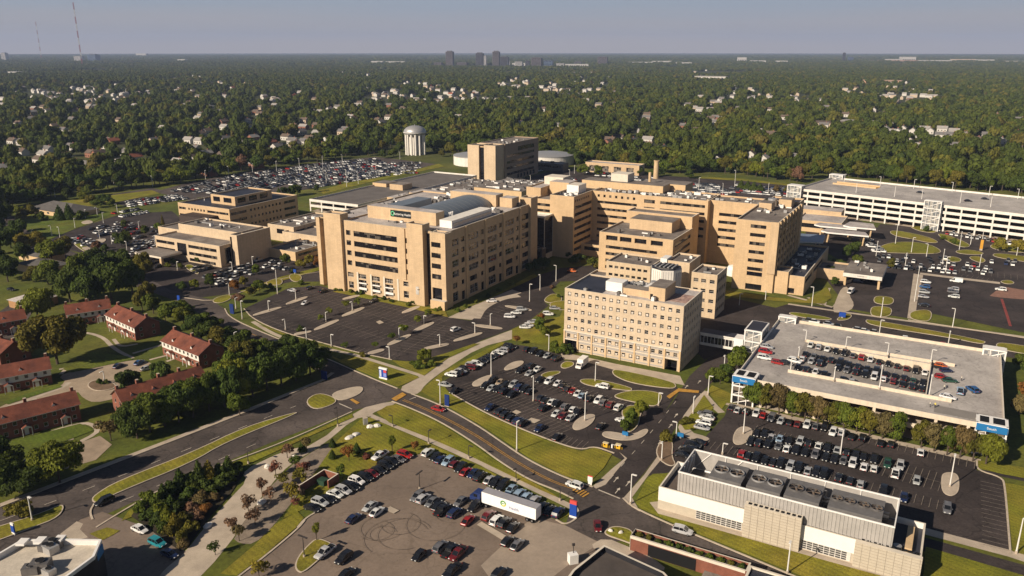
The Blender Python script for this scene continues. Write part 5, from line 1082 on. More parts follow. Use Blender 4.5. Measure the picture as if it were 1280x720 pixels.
def car_meshes(kind):
    c = CARS[kind]; M = {}
    b = MB(); st = c['body']; n = len(st); rings = []
    for (x, w, z0, z1) in st:
        zm = z0 + (z1 - z0) * .55
        r = [(x, -w * .86, z0), (x, -w, z0 + .10), (x, -w * 1.0, zm), (x, -w * .95, z1 - .05), (x, -w * .84, z1), (x, w * .84, z1), (x, w * .95, z1 - .05), (x, w, zm), (x, w, z0 + .10), (x, w * .86, z0)]
        rings.append(len(b.v)); b.v += r
    for i in range(n - 1):
        for k in range(10):
            j = (k + 1) % 10; b.f.append((rings[i] + k, rings[i + 1] + k, rings[i + 1] + j, rings[i] + j)); b.m.append(b.mi(PAINTM))
    b.f.append(tuple(rings[0] + k for k in range(10))); b.m.append(b.mi(PAINTM)); b.f.append(tuple(rings[-1] + k for k in range(9, -1, -1))); b.m.append(b.mi(PAINTM))
    x0, x1 = st[0][0], st[-1][0]
    # roof skin and pillars belong to the body
    cb = c['cab']; m = len(cb)
    gl = MB()
    for i in range(m - 1):
        a, d = cb[i], cb[i + 1]
        P = lambda q, s, up: (q[0], s * (q[3] if up else q[1]), q[4] if up else q[2])
        roofish = i not in (0, m - 2) or (c.get('blank') and i == 0)
        side = PAINTM if (c.get('blank') and i < 2) else CGL
        for s in (-1, 1):
            q = [P(a, s, 0), P(d, s, 0), P(d, s, 1), P(a, s, 1)]
            (b if side is PAINTM else gl).poly(q if s < 0 else q[::-1], side)
        (b if roofish else gl).poly([P(a, -1, 1), P(d, -1, 1), P(d, 1, 1), P(a, 1, 1)], PAINTM if roofish else CGL)
    for s in (-1, 1):                                     # pillars and roof rails, thin painted bars just proud of the glass
        for i in range(1, m - 1):
            q = cb[i]; b.tube((q[0], s * (q[1] + .012), q[2]), (q[0], s * (q[3] + .012), q[4]), .045, 4, PAINTM)
        for i in range(m - 1): b.tube((cb[i][0], s * cb[i][3], cb[i][4]), (cb[i + 1][0], s * cb[i + 1][3], cb[i + 1][4]), .05, 4, PAINTM)
        b.box(cb[-2][0] + .25, cb[-2][0] + .45, s * (cb[-2][1] + .16) - .1, s * (cb[-2][1] + .16) + .1, cb[-2][2] - .0, cb[-2][2] + .15, PAINTM)
    q = cb[0]
    if c.get('blank'): b.poly([(q[0], -q[1], q[2]), (q[0], -q[3], q[4]), (q[0], q[3], q[4]), (q[0], q[1], q[2])], PAINTM)
    if c.get('bed'): b.box(-2.62, -1.02, -.78, .78, 1.067, 1.072, TRIM, 'b')
    b.box(x0 - .03, x0 + .1, -.7, .7, .40, .56, TRIM); b.box(x1 - .12, x1 + .03, -.6, .6, .36, .52, TRIM)
    M['body'] = b.mesh('car_body'); M['glass'] = gl.mesh('car_glass')
    wl = MB(); r = c['r']
    wl.tube((0, -.11, 0), (0, .11, 0), r, 14, TYRE); wl.tube((0, .11, 0), (0, .115, 0), r * .62, 10, RIM); wl.tube((0, -.11, 0), (0, -.115, 0), r * .62, 10, RIM); M['wheel'] = wl.mesh('car_wheel')
    lt = MB(); zz = st[-1][3]; lt.box(-.12, .1, -.17, .17, -.07, .07, HEADL); M['head'] = lt.mesh('headlight')
    tl = MB(); tl.box(-.08, .1, -.16, .16, -.09, .09, TAILL); M['tail'] = tl.mesh('tail_light')
    # everything as one mesh for far cars
    s = MB()
    for me, off in ((M['body'], (0, 0, 0)), (M['glass'], (0, 0, 0))) + tuple((M['wheel'], (sx * c['wx'], sy * (max(w for _, w, _, _ in st) - .1), r)) for sx in (-1, 1) for sy in (-1, 1)) + tuple((M['head'], (x1 - .06, sy * st[-1][1] * .72, zz - .02)) for sy in (-1, 1)) + tuple((M['tail'], (x0 + .04, sy * st[0][1] * .82, st[0][3] - .06)) for sy in (-1, 1)):
        i0 = len(s.v); s.v += [(v.co.x + off[0], v.co.y + off[1], v.co.z + off[2]) for v in me.vertices]
        for p in me.polygons: s.f.append(tuple(i0 + k for k in p.vertices)); s.m.append(s.mi(me.materials[p.material_index]))
    M['one'] = s.mesh('car'); M['c'] = c; return M
CM = {k: car_meshes(k) for k in CARS}
COLR = {'white': (.72, .71, .68), 'silver': (.40, .40, .40), 'grey': (.13, .13, .135), 'black': (.010, .010, .012), 'navy': (.012, .022, .07), 'red': (.30, .014, .012), 'dark red': (.13, .012, .014), 'blue': (.025, .085, .22), 'light blue': (.28, .38, .48), 'teal': (.02, .20, .24), 'green': (.02, .07, .045), 'tan': (.36, .28, .19), 'orange': (.60, .13, .02), 'yellow': (.6, .42, .03)}
KN = {'sedan': 'sedan', 'hatchback': 'hatchback', 'suv': 'SUV', 'minivan': 'minivan', 'pickup': 'pickup', 'van': 'van'}
N_CARS = [0]
def car(kind, colour, X, Yy, z, ang, label, group=None, parts=True, sc=1.):
    """a car heading along ang (world radians)"""
    M = CM[kind]; c = M['c']; N_CARS[0] += 1
    nm = 'parked_car' if kind not in ('pickup', 'van') else ('pickup_truck' if kind == 'pickup' else 'van')
    kq = random.uniform(.88, 1.1); cc = tuple(x * kq * random.uniform(.985, 1.015) for x in COLR[colour]) + (1,)
    if not parts:
        o = link(nm, M['one'], None, (X, Yy, z), ang); o.color = cc; tag(o, label, 'car' if kind not in ('pickup', 'van') else kind, group); return o
    t = thing(nm, label, 'car' if kind not in ('pickup', 'van') else kind, (X, Yy, z), ang, group)
    o = link('body', M['body'], t); o.color = cc; link('window_glass', M['glass'], t)
    w = max(w for _, w, _, _ in c['body']) - .1
    for sx in (-1, 1):
        for sy in (-1, 1): link('wheel', M['wheel'], t, (sx * c['wx'], sy * w, c['r']))
    st = c['body']
    for sy in (-1, 1): link('headlight', M['head'], t, (st[-1][0] - .06, sy * st[-1][1] * .72, st[-1][3] - .02)); link('tail_light', M['tail'], t, (st[0][0] + .04, sy * st[0][1] * .82, st[0][3] - .06))
    return t
AU, AV = YAW, YAW + math.pi / 2
MIX = ['black'] * 8 + ['grey'] * 4 + ['silver'] * 4 + ['white'] * 4 + ['navy'] * 2 + ['dark red', 'red', 'blue', 'light blue', 'tan']
def kindfor(i, r): return r.choice(['sedan', 'sedan', 'suv', 'suv', 'hatchback', 'minivan', 'sedan'])
CODE = {'w': 'white', 's': 'silver', 'g': 'grey', 'k': 'black', 'n': 'navy', 'r': 'red', 'd': 'dark red', 'b': 'blue', 'l': 'light blue', 't': 'tan', 'e': 'green', 'o': 'orange', 'T': 'teal'}
def cars_at(desc, group, spec, ang, z=.25, parts=True, seed=1, flip=.5):
    """spec: list of (px, py, colour letter[, kind]); px,py = middle of the car where it meets the ground"""
    r = random.Random(seed); out = []
    it = sorted(spec, key=lambda s: s[0])
    seen = {}
    for i, s in enumerate(it):
        k = s[3] if len(s) > 3 else kindfor(i, r); col = CODE[s[2]]; x, y = g(s[0], s[1], z + .1)
        a = (s[4] if len(s) > 4 else ang) + (math.pi if r.random() < flip else 0) + r.uniform(-.025, .025)
        x += r.uniform(-.18, .18); y += r.uniform(-.3, .3); key = (col, k); seen[key] = seen.get(key, 0) + 1; tot = sum(1 for q in out if q[:2] == key)
        out.append((col, k, x, y, a))
    cnt = {}
    total = {}
    for o in out: total[o[:2]] = total.get(o[:2], 0) + 1
    for (col, k, x, y, a) in out:
        n = cnt.get((col, k), 0); cnt[(col, k)] = n + 1
        lb = f'{col} {KN[k]} {desc}' if total[(col, k)] == 1 else f'{ordn(n)} {col} {KN[k]} from the left {desc}'
        car(k, col, x, y, z, a, lb, group, parts)
def T(ox, oy, s, pts):  # zoomed-tile coordinates to photo pixels
    return [(ox + p[0] / s, oy + p[1] / s, *p[2:]) for p in pts]
z3 = 1280 / 430
GR3 = 'cars parked on the tan lot'
cars_at('in the row along the lawn by the brick enclosure', GR3, T(350, 520, z3, [(120, 347, 'k', 'sedan'), (148, 329, 's', 'suv'), (178, 316, 'k'), (206, 298, 'w', 'sedan'), (238, 281, 's', 'suv'), (264, 268, 'k'), (287, 248, 'w', 'suv'), (316, 236, 'k'), (340, 222, 'd', 'sedan'), (366, 208, 'k', 'sedan'), (390, 192, 'k'), (414, 176, 'k'), (437, 165, 'g', 'sedan'), (464, 150, 'r', 'suv')]), AU, ZL[0] * .0 + .12, True, 1, 0)
cars_at('in the row along the street footpath', GR3, T(350, 520, z3, [(553, 140, 'w', 'suv'), (578, 155, 'k'), (600, 167, 'n'), (623, 177, 'l', 'suv'), (648, 187, 'd'), (671, 199, 'k', 'suv'), (694, 212, 'r', 'sedan'), (720, 222, 'n'), (742, 233, 'k', 'minivan'), (778, 245, 's', 'sedan'), (803, 256, 'k'), (826, 266, 'k', 'suv'), (860, 281, 'l', 'sedan'), (889, 296, 'l', 'suv'), (918, 307, 'l', 'hatchback'), (946, 324, 's', 'suv'), (977, 346, 'k', 'suv'), (1003, 358, 'k', 'sedan'), (1034, 366, 'n', 'suv')]), AV, .12, True, 2)
cars_at('in the middle rows of the tan lot', GR3, T(350, 520, z3, [(513, 307, 'g', 'suv'), (536, 316, 's', 'suv'), (563, 326, 'g', 'sedan'), (588, 339, 'k', 'sedan'), (603, 358, 'k', 'pickup'), (648, 368, 'n', 'suv'), (670, 324, 'g', 'sedan'), (724, 346, 'k', 'suv'), (779, 377, 'd', 'suv'), (806, 394, 'w', 'suv'), (836, 405, 'k', 'suv'), (866, 423, 'k', 'sedan'), (698, 397, 'r', 'sedan')]), AV, .12, True, 3)
cars_at('standing alone on the open tan lot', GR3, T(350, 520, z3, [(336, 345, 's', 'sedan'), (360, 361, 'w', 'sedan'), (274, 386, 'n', 'sedan'), (845, 474, 'k', 'hatchback'), (883, 483, 'g', 'sedan'), (515, 528, 'k', 'hatchback'), (170, 511, 's', 'pickup'), (235, 537, 'k', 'suv')]), AV, .12, True, 4)
cars_at('in the front cluster at the photo bottom', GR3, T(350, 520, z3, [(600, 494, 'g', 'suv'), (632, 508, 'k', 'pickup'), (664, 522, 'd', 'pickup'), (640, 583, 'k', 'pickup'), (812, 592, 'k', 'suv'), (245, 597, 'k', 'sedan')]), AV, .12, True, 5)
cars_at('parked on the grass behind the tan lot', GR3, T(350, 520, z3, [(372, 152, 'w', 'pickup')]), AV - .1, .3)
z2 = 1280 / 360
GR2 = 'cars parked in the middle lot'
cars_at('in the curved row along the grass bank', GR2, T(480, 420, z2, [(272, 221, 's', 'sedan'), (300, 178, 'w', 'suv'), (324, 170, 'k'), (340, 160, 's', 'sedan'), (358, 150, 'k'), (378, 146, 'd'), (392, 136, 's'), (410, 130, 'w', 'suv'), (432, 118, 'k'), (450, 108, 'k'), (467, 99, 'k'), (486, 90, 'k'), (508, 80, 'w', 'sedan'), (526, 70, 's', 'suv'), (545, 60, 'k'), (560, 52, 'k')]), AU + .15, .12, True, 6)
cars_at('in the row below the white-blind block', GR2, T(480, 420, z2, [(640, 66, 'k'), (662, 72, 'k', 'suv'), (695, 84, 'k', 'sedan'), (724, 93, 's', 'sedan'), (765, 104, 'k', 'minivan')]), AV, .12, True, 7)
cars_at('in the short rows by the tan kerb island', GR2, T(480, 420, z2, [(606, 156, 'k'), (632, 144, 'k'), (680, 153, 'w', 'sedan'), (646, 170, 's', 'sedan'), (690, 197, 'k', 'sedan'), (655, 138, 'k', 'suv')]), AV, .12, True, 8)
cars_at('in the long row beside the circular drive', GR2, T(480, 420, z2, [(735, 208, 'w', 'suv'), (770, 215, 'w', 'sedan'), (795, 227, 'k'), (818, 241, 'k', 'suv'), (838, 251, 'r', 'sedan'), (860, 263, 'w', 'sedan'), (884, 272, 'l', 'sedan'), (912, 282, 'k'), (955, 292, 'w', 'suv'), (978, 302, 'g', 'suv'), (1004, 310, 'd', 'suv'), (1040, 323, 'w', 'suv')]), AV, .12, True, 9)
cars_at('in the central double row of the middle lot', GR2, T(480, 420, z2, [(452, 225, 'k'), (476, 236, 's', 'sedan'), (508, 243, 'k'), (532, 253, 'k', 'suv'), (566, 266, 'k'), (480, 204, 'k', 'suv'), (517, 211, 't', 'sedan'), (576, 222, 's', 'suv'), (604, 234, 'n'), (626, 243, 'k'), (650, 252, 'k'), (546, 216, 'k', 'sedan')]), AV, .12, True, 10)
cars_at('in the double row near the tan round-ended island', GR2, T(480, 420, z2, [(696, 284, 'k'), (718, 290, 'k', 'sedan'), (746, 299, 'w', 'sedan'), (768, 306, 'k'), (706, 326, 'k', 'suv'), (805, 321, 'g', 'suv'), (840, 332, 'w', 'hatchback'), (866, 342, 'k', 'sedan'), (764, 352, 'w', 'sedan'), (794, 361, 'd', 'sedan'), (830, 371, 's', 'sedan')]), AV, .12, True, 11)
cars_at('in the row along the long grass verge', GR2, T(480, 420, z2, [(314, 247, 'k', 'sedan'), (472, 324, 'n', 'sedan'), (520, 344, 'k'), (540, 356, 'k', 'suv'), (562, 370, 'k'), (592, 386, 'n'), (612, 392, 'k', 'suv'), (688, 416, 'n', 'sedan'), (766, 456, 'k', 'sedan'), (964, 407, 'k', 'sedan')]), AV, .12, True, 12)
cars_at('by the grass loop at the middle lot entrance', GR2, T(480, 420, z2, [(970, 231, 'w', 'suv', AU), (1062, 380, 'w', 'sedan', AU)]), AU, .12, True, 13)
GR4 = 'cars parked in the lower right lot'
zt = 1280 / 240
cars_at('in the row under the deck trees', GR4, T(800, 420, zt, [(612, 482, 'k'), (655, 502, 's', 'sedan'), (705, 510, 'k'), (775, 524, 'w', 'suv'), (825, 538, 'r', 'sedan'), (880, 556, 'g'), (935, 573, 's', 'sedan'), (992, 583, 'k', 'hatchback'), (1050, 596, 'd', 'sedan'), (1110, 602, 'w', 'suv'), (1170, 610, 'g', 'sedan'), (1235, 620, 'k', 'suv')]) + T(900, 380, 1244 / 380, [(463, 530, 'w', 'suv'), (500, 533, 's', 'suv'), (538, 547, 'k'), (582, 552, 'k', 'suv'), (657, 573, 'k', 'sedan'), (702, 580, 'k', 'hatchback'), (822, 613, 'w', 'sedan')]), AV, .12, True, 14)
cars_at('in the back half of the central double row', GR4, T(900, 380, 1244 / 380, [(155, 535, 'k'), (182, 540, 'k', 'suv'), (212, 552, 's', 'sedan'), (246, 560, 'l', 'sedan'), (285, 565, 'k'), (325, 570, 's', 'suv'), (364, 577, 'k'), (403, 588, 'w', 'sedan'), (440, 595, 'k', 'suv'), (478, 607, 's', 'sedan'), (518, 615, 'k'), (554, 625, 'k'), (590, 632, 'k', 'sedan'), (632, 643, 'k', 'suv'), (685, 660, 'e', 'suv'), (735, 668, 's', 'suv')]), AV, .12, True, 15)
cars_at('in the front half of the central double row', GR4, T(900, 380, 1244 / 380, [(125, 568, 'k'), (158, 574, 'k', 'suv'), (198, 580, 'k'), (236, 586, 'g', 'sedan'), (271, 596, 'w', 'sedan'), (310, 604, 'k', 'suv'), (346, 612, 'k', 'sedan'), (386, 622, 'g', 'suv'), (428, 630, 'k'), (468, 641, 'k', 'suv'), (506, 648, 'g', 'sedan'), (546, 660, 'w', 'suv'), (586, 670, 'w', 'sedan'), (630, 682, 'w', 'hatchback'), (721, 700, 'w', 'pickup')]), AV, .12, True, 16)
zb = 987 / 240
cars_at('in the row behind the cooling plant', GR4, T(800, 545, zb, [(520, 100, 'r', 'suv'), (560, 112, 'k'), (598, 122, 'k', 'suv'), (640, 132, 'k'), (684, 144, 'k', 'sedan'), (722, 152, 'k', 'suv'), (770, 165, 's', 'suv'), (812, 172, 'k'), (864, 186, 's', 'sedan'), (906, 196, 'k', 'suv'), (945, 206, 'k')]) + T(1040, 545, zb, [(36, 226, 'k', 'suv'), (94, 236, 'k'), (148, 258, 's', 'hatchback'), (262, 288, 'k', 'suv'), (366, 322, 'n', 'sedan'), (596, 384, 'g', 'suv')]), AV, .12, True, 17)
cars_at('standing mid-aisle in the lower right lot', GR4, T(1040, 545, zb, [(434, 236, 's', 'hatchback')]), AV, .12, True, 18)
cars_at('in the four-car rank by the triangular lawn', GR4, T(800, 420, zt, [(436, 528, 'g', 'suv'), (448, 552, 'w', 'sedan'), (425, 585, 'w', 'suv'), (412, 618, 's', 'sedan')]), AU, .12, True, 19)
cars_at('in the dark rank at the lower lot entrance', GR4, T(800, 545, zb, [(292, 38, 'k', 'sedan'), (270, 58, 'k', 'suv'), (246, 80, 'k', 'minivan'), (214, 104, 'k', 'sedan'), (228, 92, 'g', 'hatchback')][:4]), AU, .12, True, 20)
# the deck ramp: three ranks
GRO = 'cars parked in the sunken ramp of the deck'
uo, vo = -54., 238.5
def deck_row(desc, y, x0, cols, seed, kinds=None):
    r = random.Random(seed); cnt = {}; ks = [kindfor(0, r) for _ in cols]; tot = {}
    for c, k in zip(cols, ks): tot[(c, k)] = tot.get((c, k), 0) + 1
    for i, (c, k) in enumerate(zip(cols, ks)):
        if c == '.': continue
        x = x0 + i * 2.8; X, Yy = W(uo + x, vo + y); zr_ = ramp_z(x); n = cnt.get((c, k), 0); cnt[(c, k)] = n + 1
        lb = f'{CODE[c]} {KN[k]} {desc}' if tot[(c, k)] == 1 else f'{ordn(n)} {CODE[c]} {KN[k]} from the left {desc}'
        o = car(k, CODE[c], X, Yy, zr_ + .02, AV + (math.pi if r.random() < .5 else 0), lb, GRO, False)
deck_row('in the ramp rank farthest back', 42.2, 15.6, 'wswkkgrwkkkdkw', 31)
deck_row('in the upper middle ramp rank', 32.4, 15.6, 'kgkkkkkkkkkkek', 32); deck_row('in the lower middle ramp rank', 27.2, 15.6, 'wsk.kgkkwwdkkk', 33)
deck_row('in the ramp rank nearest the street', 18.6, 15.6, 'kkwk.ks..k...'.ljust(13, '.')[:13], 34)
def deckcar(px, c, k, a, lb, parts=False): x, y = g(px[0], px[1], OZ); car(k, CODE[c], x, y, OZ, a, lb, 'vehicles on the open deck', parts)
deckcar((955.5, 449), 'w', 'suv', AU, 'white SUV nearest the camera in the group at the deck left edge'); deckcar((957, 441.5), 'r', 'suv', AU, 'red SUV in the group at the deck left edge'); deckcar((958, 435), 's', 'sedan', AU, 'silver sedan at the deck left edge beside the stair tower')
deckcar((972, 455), 'r', 'hatchback', AU, 'small red hatchback alone left of the ramp'); deckcar((982, 455.5), 'k', 'sedan', AU, 'black sedan alone left of the ramp')
deckcar((993, 453), 'w', 'suv', AU - .2, 'white SUV at the left mouth of the ramp'); deckcar((1176, 459), 'o', 'hatchback', AU, 'bright orange hatchback at the deck right end by the ramp wall'); deckcar((1182.5, 465), 'n', 'hatchback', AU + .5, 'small navy hatchback behind the orange car on the deck'); deckcar((1176.5, 473), 'r', 'hatchback', AU + .1, 'small bright red hatchback at the deck right end')
deckcar((1187, 477.5), 'e', 'sedan', AU + .3, 'dark green sedan on the deck right end'); deckcar((1215, 489), 'b', 'suv', AV + .6, 'mid-blue SUV standing farthest right on the deck'); deckcar((1200, 491), 'l', 'pickup', AV, 'pale blue pickup beside the blue SUV on the deck'); deckcar((1184.5, 498), 'w', 'sedan', AU - .15, 'white and dark sedan near the front ramp wall of the deck')
# moving cars and a few others
def road_car(px, c, k, a, lb): x, y = g(*px, .1); car(k, CODE[c], x, y, .1, a, lb, 'cars on the streets')
road_car((548, 513), 'r', 'sedan', AU, 'red sedan driving past the tall blue sign on the campus street'); road_car((718, 609), 'w', 'suv', AU + math.pi - .1, 'white SUV turning at the orange crosswalk'); road_car((747, 660), 'd', 'sedan', AV + math.pi + .5, 'dark maroon sedan in the junction by the blue and red sign')
road_car((853, 666), 's', 'suv', AU + .05, 'silver SUV driving on the lower street beside the cooling plant'); road_car((348, 430), 'k', 'suv', AU + math.pi, 'black SUV driving on the upper campus street'); road_car((131, 629), 'k', 'suv', AV + math.pi - .1, 'black SUV at the tip of the boulevard median')
road_car((175, 664), 'w', 'sedan', AU, 'white sedan parked by the conifer planting, lower left'); road_car((197, 681), 'T', 'suv', AU, 'teal SUV parked behind the bottom left building'); road_car((212, 695), 'n', 'sedan', AU, 'navy sedan half in shade, bottom left lot')
road_car((101, 621 - 47), 'w', 'sedan', AV, 'white sedan parked on the estate drive under a tree') if False else road_car((40, 577), 'w', 'sedan', AV, 'white sedan parked beside the round estate tree')
road_car((148, 459), 'n', 'sedan', AV + .3, 'dark navy sedan at the turning circle, beside the lawn'); road_car((174, 455), 'b', 'sedan', AV + .3, 'blue sedan parked at the head of the turning circle'); road_car((184, 462), 's', 'sedan', AV - .2, 'silver sedan at the turning circle beside the two round trees'); road_car((14, 363), 'k', 'sedan', AU, 'black sedan on the far left estate lot')
GR1 = 'cars parked on the large front lot'
cars_at('on the mostly empty front lot', GR1, [(381, 380, 'w', 'sedan', AV + .2), (570, 413, 'w', 'suv', AV - .2), (467, 377, 'k', 'sedan'), (404, 365, 'k', 'suv'), (388, 361, 'k', 'sedan'), (614, 377, 'w', 'sedan', AU + .6), (365, 364, 's', 'sedan', AU)], AV, .12, True, 21)
cars_at('in the right rows of the front lot', GR1, T(600, 300, zt, [(200, 518, 'w', 'suv'), (240, 490, 'w', 'sedan'), (275, 468, 's', 'suv'), (300, 588, 'w', 'sedan'), (322, 575, 'w', 'hatchback'), (350, 552, 's', 'sedan'), (450, 500, 'w', 'suv'), (500, 462, 's', 'sedan'), (1240 - 640, 216, 'o', 'sedan')][:8]), AU + .45, .12, True, 22)
x, y = g(715, 340); car('sedan', 'orange', x, y, .1, AU, 'bright orange car in the shaded courtyard drive', 'cars on the streets')
x, y = g(1195, 353); car('van', 'white', x, y, .1, AU + math.pi, 'white van standing in the far right staff lot', None); x, y = g(1063, 366.5); car('van', 'white', x, y, .1, AV + math.pi - .15, 'white ambulance van parked in front of the canopy', None)
cars_at('in the far right staff lot, left rank', 'cars in the far right staff lot', T(1040, 300, zt, [(622, 285, 'w', 'suv'), (616, 318, 'b', 'suv'), (612, 352, 's', 'suv'), (604, 382, 's', 'sedan'), (614, 440, 'k', 'sedan'), (622, 300, 'l', 'sedan')][:5]), AU, .12, False, 23)
cars_at('in the middle of the far right staff lot', 'cars in the far right staff lot', T(1040, 300, zt, [(812, 335, 's', 'suv'), (808, 352, 'g', 'suv'), (812, 385, 'w', 'suv'), (1120, 335, 'w', 'suv')]), AU, .12, False, 24)
print('individual cars', N_CARS[0])
# distant lots: too many to single out, one object
b = MB(); palette = [mat('far_paint_' + k.replace(' ', '_'), COLR[k], .35, 0., spec=.5) for k in ('white', 'silver', 'grey', 'black', 'black', 'navy', 'white', 'silver', 'white', 'black', 'silver', 'white', 'black', 'white', 'silver', 'grey', 'red')]
def far_car(X, Yy, a, z=.12):
    c, s = math.cos(a), math.sin(a); m = random.choice(palette); L_, w = random.uniform(2.1, 2.4), .9; hh = random.choice([.9, 1., 1.1])
    P = lambda x, y, zz: (X + x * c - y * s, Yy + x * s + y * c, z + zz)
    def ring(x0, x1, ww, z0, z1, x0t, x1t, wt, mm, mt):
        lo = [P(x0, -ww, z0), P(x1, -ww, z0), P(x1, ww, z0), P(x0, ww, z0)]; hi = [P(x0t, -wt, z1), P(x1t, -wt, z1), P(x1t, wt, z1), P(x0t, wt, z1)]
        for i in range(4): j = (i + 1) % 4; b.poly([lo[i], lo[j], hi[j], hi[i]], mm)
        b.poly(hi, mt)
    ring(-L_, L_, w, .2, hh * .85, -L_ * .96, L_ * .94, w * .95, m, m); ring(-L_ * .85, L_ * .5, w * .9, hh * .85, hh * 1.55, -L_ * .6, L_ * .15, w * .74, CGL, m)
def far_rows(px0, px1, px2, nrow, dens, heading, pairs=True):
    """fill the strip px0-px1 (row direction) repeated towards px2"""
    a, c, d = Vector(g(*px0)), Vector(g(*px1)), Vector(g(*px2)); e = (c - a); n = int(e.length / 2.75)
    for r in range(nrow):
        off = (d - a) * (r / max(1, nrow - 1))
        for i in range(n):
            if random.random() < dens: p = a + off + e * (i + .5) / n + Vector((random.uniform(-.2, .2), random.uniform(-.2, .2))); far_car(p.x, p.y, heading + (math.pi if random.random() < .5 else 0))
far_rows((215, 240), (300, 219), (300, 246), 7, .8, AU); far_rows((300, 220), (400, 206), (385, 236), 9, .85, AU); far_rows((395, 206), (470, 199), (430, 226), 8, .8, AU); far_rows((455, 206), (530, 204), (440, 219), 5, .75, AU)
far_rows((148, 255), (222, 245), (160, 259), 3, .7, AU); far_rows((140, 268), (175, 262), (150, 272), 2, .9, AU)
far_rows((88, 300), (118, 312), (96, 296), 2, .7, AV); far_rows((112, 288), (160, 278), (124, 296), 3, .7, AV); far_rows((120, 292), (196, 284), (165, 312), 5, .6, AV); far_rows((165, 318), (196, 300), (178, 330), 3, .8, AV)
far_rows((172, 338), (196, 328), (180, 342), 2, .7, AV); far_rows((255, 348), (312, 332), (272, 356), 4, .8, AV); far_rows((320, 326), (356, 330), (330, 334), 2, .8, AV); far_rows((240, 338), (262, 333), (244, 341), 2, .8, AV)
far_rows((1094, 322), (1185, 324), (1096, 327), 2, .7, AV); far_rows((1110, 330), (1200, 338), (1106, 334), 2, .8, AV); far_rows((1185, 334), (1240, 345), (1190, 328), 3, .6, AV); far_rows((1235, 328), (1270, 332), (1238, 324), 2, .7, AV); far_rows((1170, 288), (1260, 303), (1180, 292), 2, .6, AV); far_rows((1080, 300), (1096, 316), (1086, 300), 2, .6, AU)
far_rows((840, 230), (895, 232), (860, 242), 6, .85, AU); far_rows((905, 240), (990, 246), (920, 232), 5, .75, AU); far_rows((660, 230), (700, 222), (700, 236), 5, .4, AU); far_rows((655, 212), (690, 207), (660, 216), 2, .8, AU); far_rows((730, 216), (800, 219), (760, 224), 3, .5, AU)
far_rows((996, 400), (1250, 446), (996, 402), 1, .5, AU); far_rows((1060, 352), (1110, 356), (1108, 360), 1, .3, AU)
for px in ((262, 272), (438, 252), (446, 250), (455, 252), (466, 256)): pass
struct(b.build('parked_cars'), 'stuff')
# ---- lorry and box truck
x, y = g(607.5, 631); x2, y2 = g(671, 652); a = math.atan2(y2 - y, x2 - x)
tr = thing('lorry', 'long white articulated lorry with blue tractor cab parked beside the street row', 'lorry', ((x + x2) / 2, (y + y2) / 2, .1), a)
b = MB(); b.box(-7.6, 7.6, -1.3, 1.3, 1.15, 4.1, mat('trailer_white', (.78, .77, .75), .45, .04, 1.), top=mat('trailer_roof', (.30, .29, .31), .5, .1, .6)); b.box(7.4, 7.62, -1.25, 1.25, .6, 1.15, TRIM); trl = b.build('trailer', tr)
lg_ = MB(); N = 24; gm = mat('logo_green', (.09, .26, .05), .6); gy = mat('logo_yellow', (.55, .52, .08), .6)
for k in range(N):
    a0, a1 = 6.2832 * k / N, 6.2832 * (k + 1) / N; m = gm if k < 15 else gy
    lg_.poly([(-1.4 + r * math.cos(t), -1.31, 2.75 + r * math.sin(t)) for r, t in ((.45, a0), (.82, a0), (.82, a1), (.45, a1))], m)
lg_.box(-1.75, -1.1, -1.312, -1.306, 2.62, 2.86, gm); lg_.build('logo', trl)
link('lettering', text_mesh('Health', 1.05, mat('lettering_blue', (.03, .05, .22), .6), .01), trl, (1.6, -1.315, 2.2)).rotation_euler = (math.pi / 2, 0, 0)
b = MB(); b.box(-8.9, -6.2, -1.0, 1.0, .55, 1.1, TRIM); b.box(-10.1, -8.2, -1.15, 1.15, .9, 3.2, mat('cab_blue', (.02, .035, .12), .35, .05, 1.)); b.box(-11.3, -10.1, -1.0, 1.0, .8, 1.9, mat('cab_blue', (.02, .035, .12))); b.poly([(-10.12, -1.0, 2.05), (-10.12, 1.0, 2.05), (-9.9, .95, 3.1), (-9.9, -.95, 3.1)], CGL); b.box(-10.05, -9.0, -1.17, -1.152, 2.0, 2.8, CGL); b.build('cab', tr)
wm = MB(); wm.tube((0, -.28, 0), (0, .28, 0), .5, 14, TYRE); wm.tube((0, -.28, 0), (0, -.29, 0), .28, 10, RIM); wme = wm.mesh('wheel')
for xx in (-10.4, -7.6, -6.4, 5.2, 6.5):
    for yy in (-1., 1.): link('wheel', wme, tr, (xx, yy, .5))
x, y = g(727, 459); bt = thing('box_truck', 'white box truck parked at the entrance of the white-blind block', 'truck', (x, y, .1), AV + math.pi)
b = MB(); b.box(-3.2, 1.4, -1.15, 1.15, .8, 3.3, WHITE); b.build('cargo_box', bt); b = MB(); b.box(1.5, 3.1, -1.0, 1.0, .5, 1.3, WHITE); b.box(1.5, 2.5, -1., 1., 1.3, 2.2, WHITE); b.poly([(2.52, -.9, 1.35), (2.52, .9, 1.35), (2.51, .85, 2.1), (2.51, -.85, 2.1)], CGL); b.build('cab', bt)
for xx in (-2, 2.2):
    for yy in (-.9, .9): o = link('wheel', wme, bt, (xx, yy, .42)); o.scale = (.84, .8, .84)
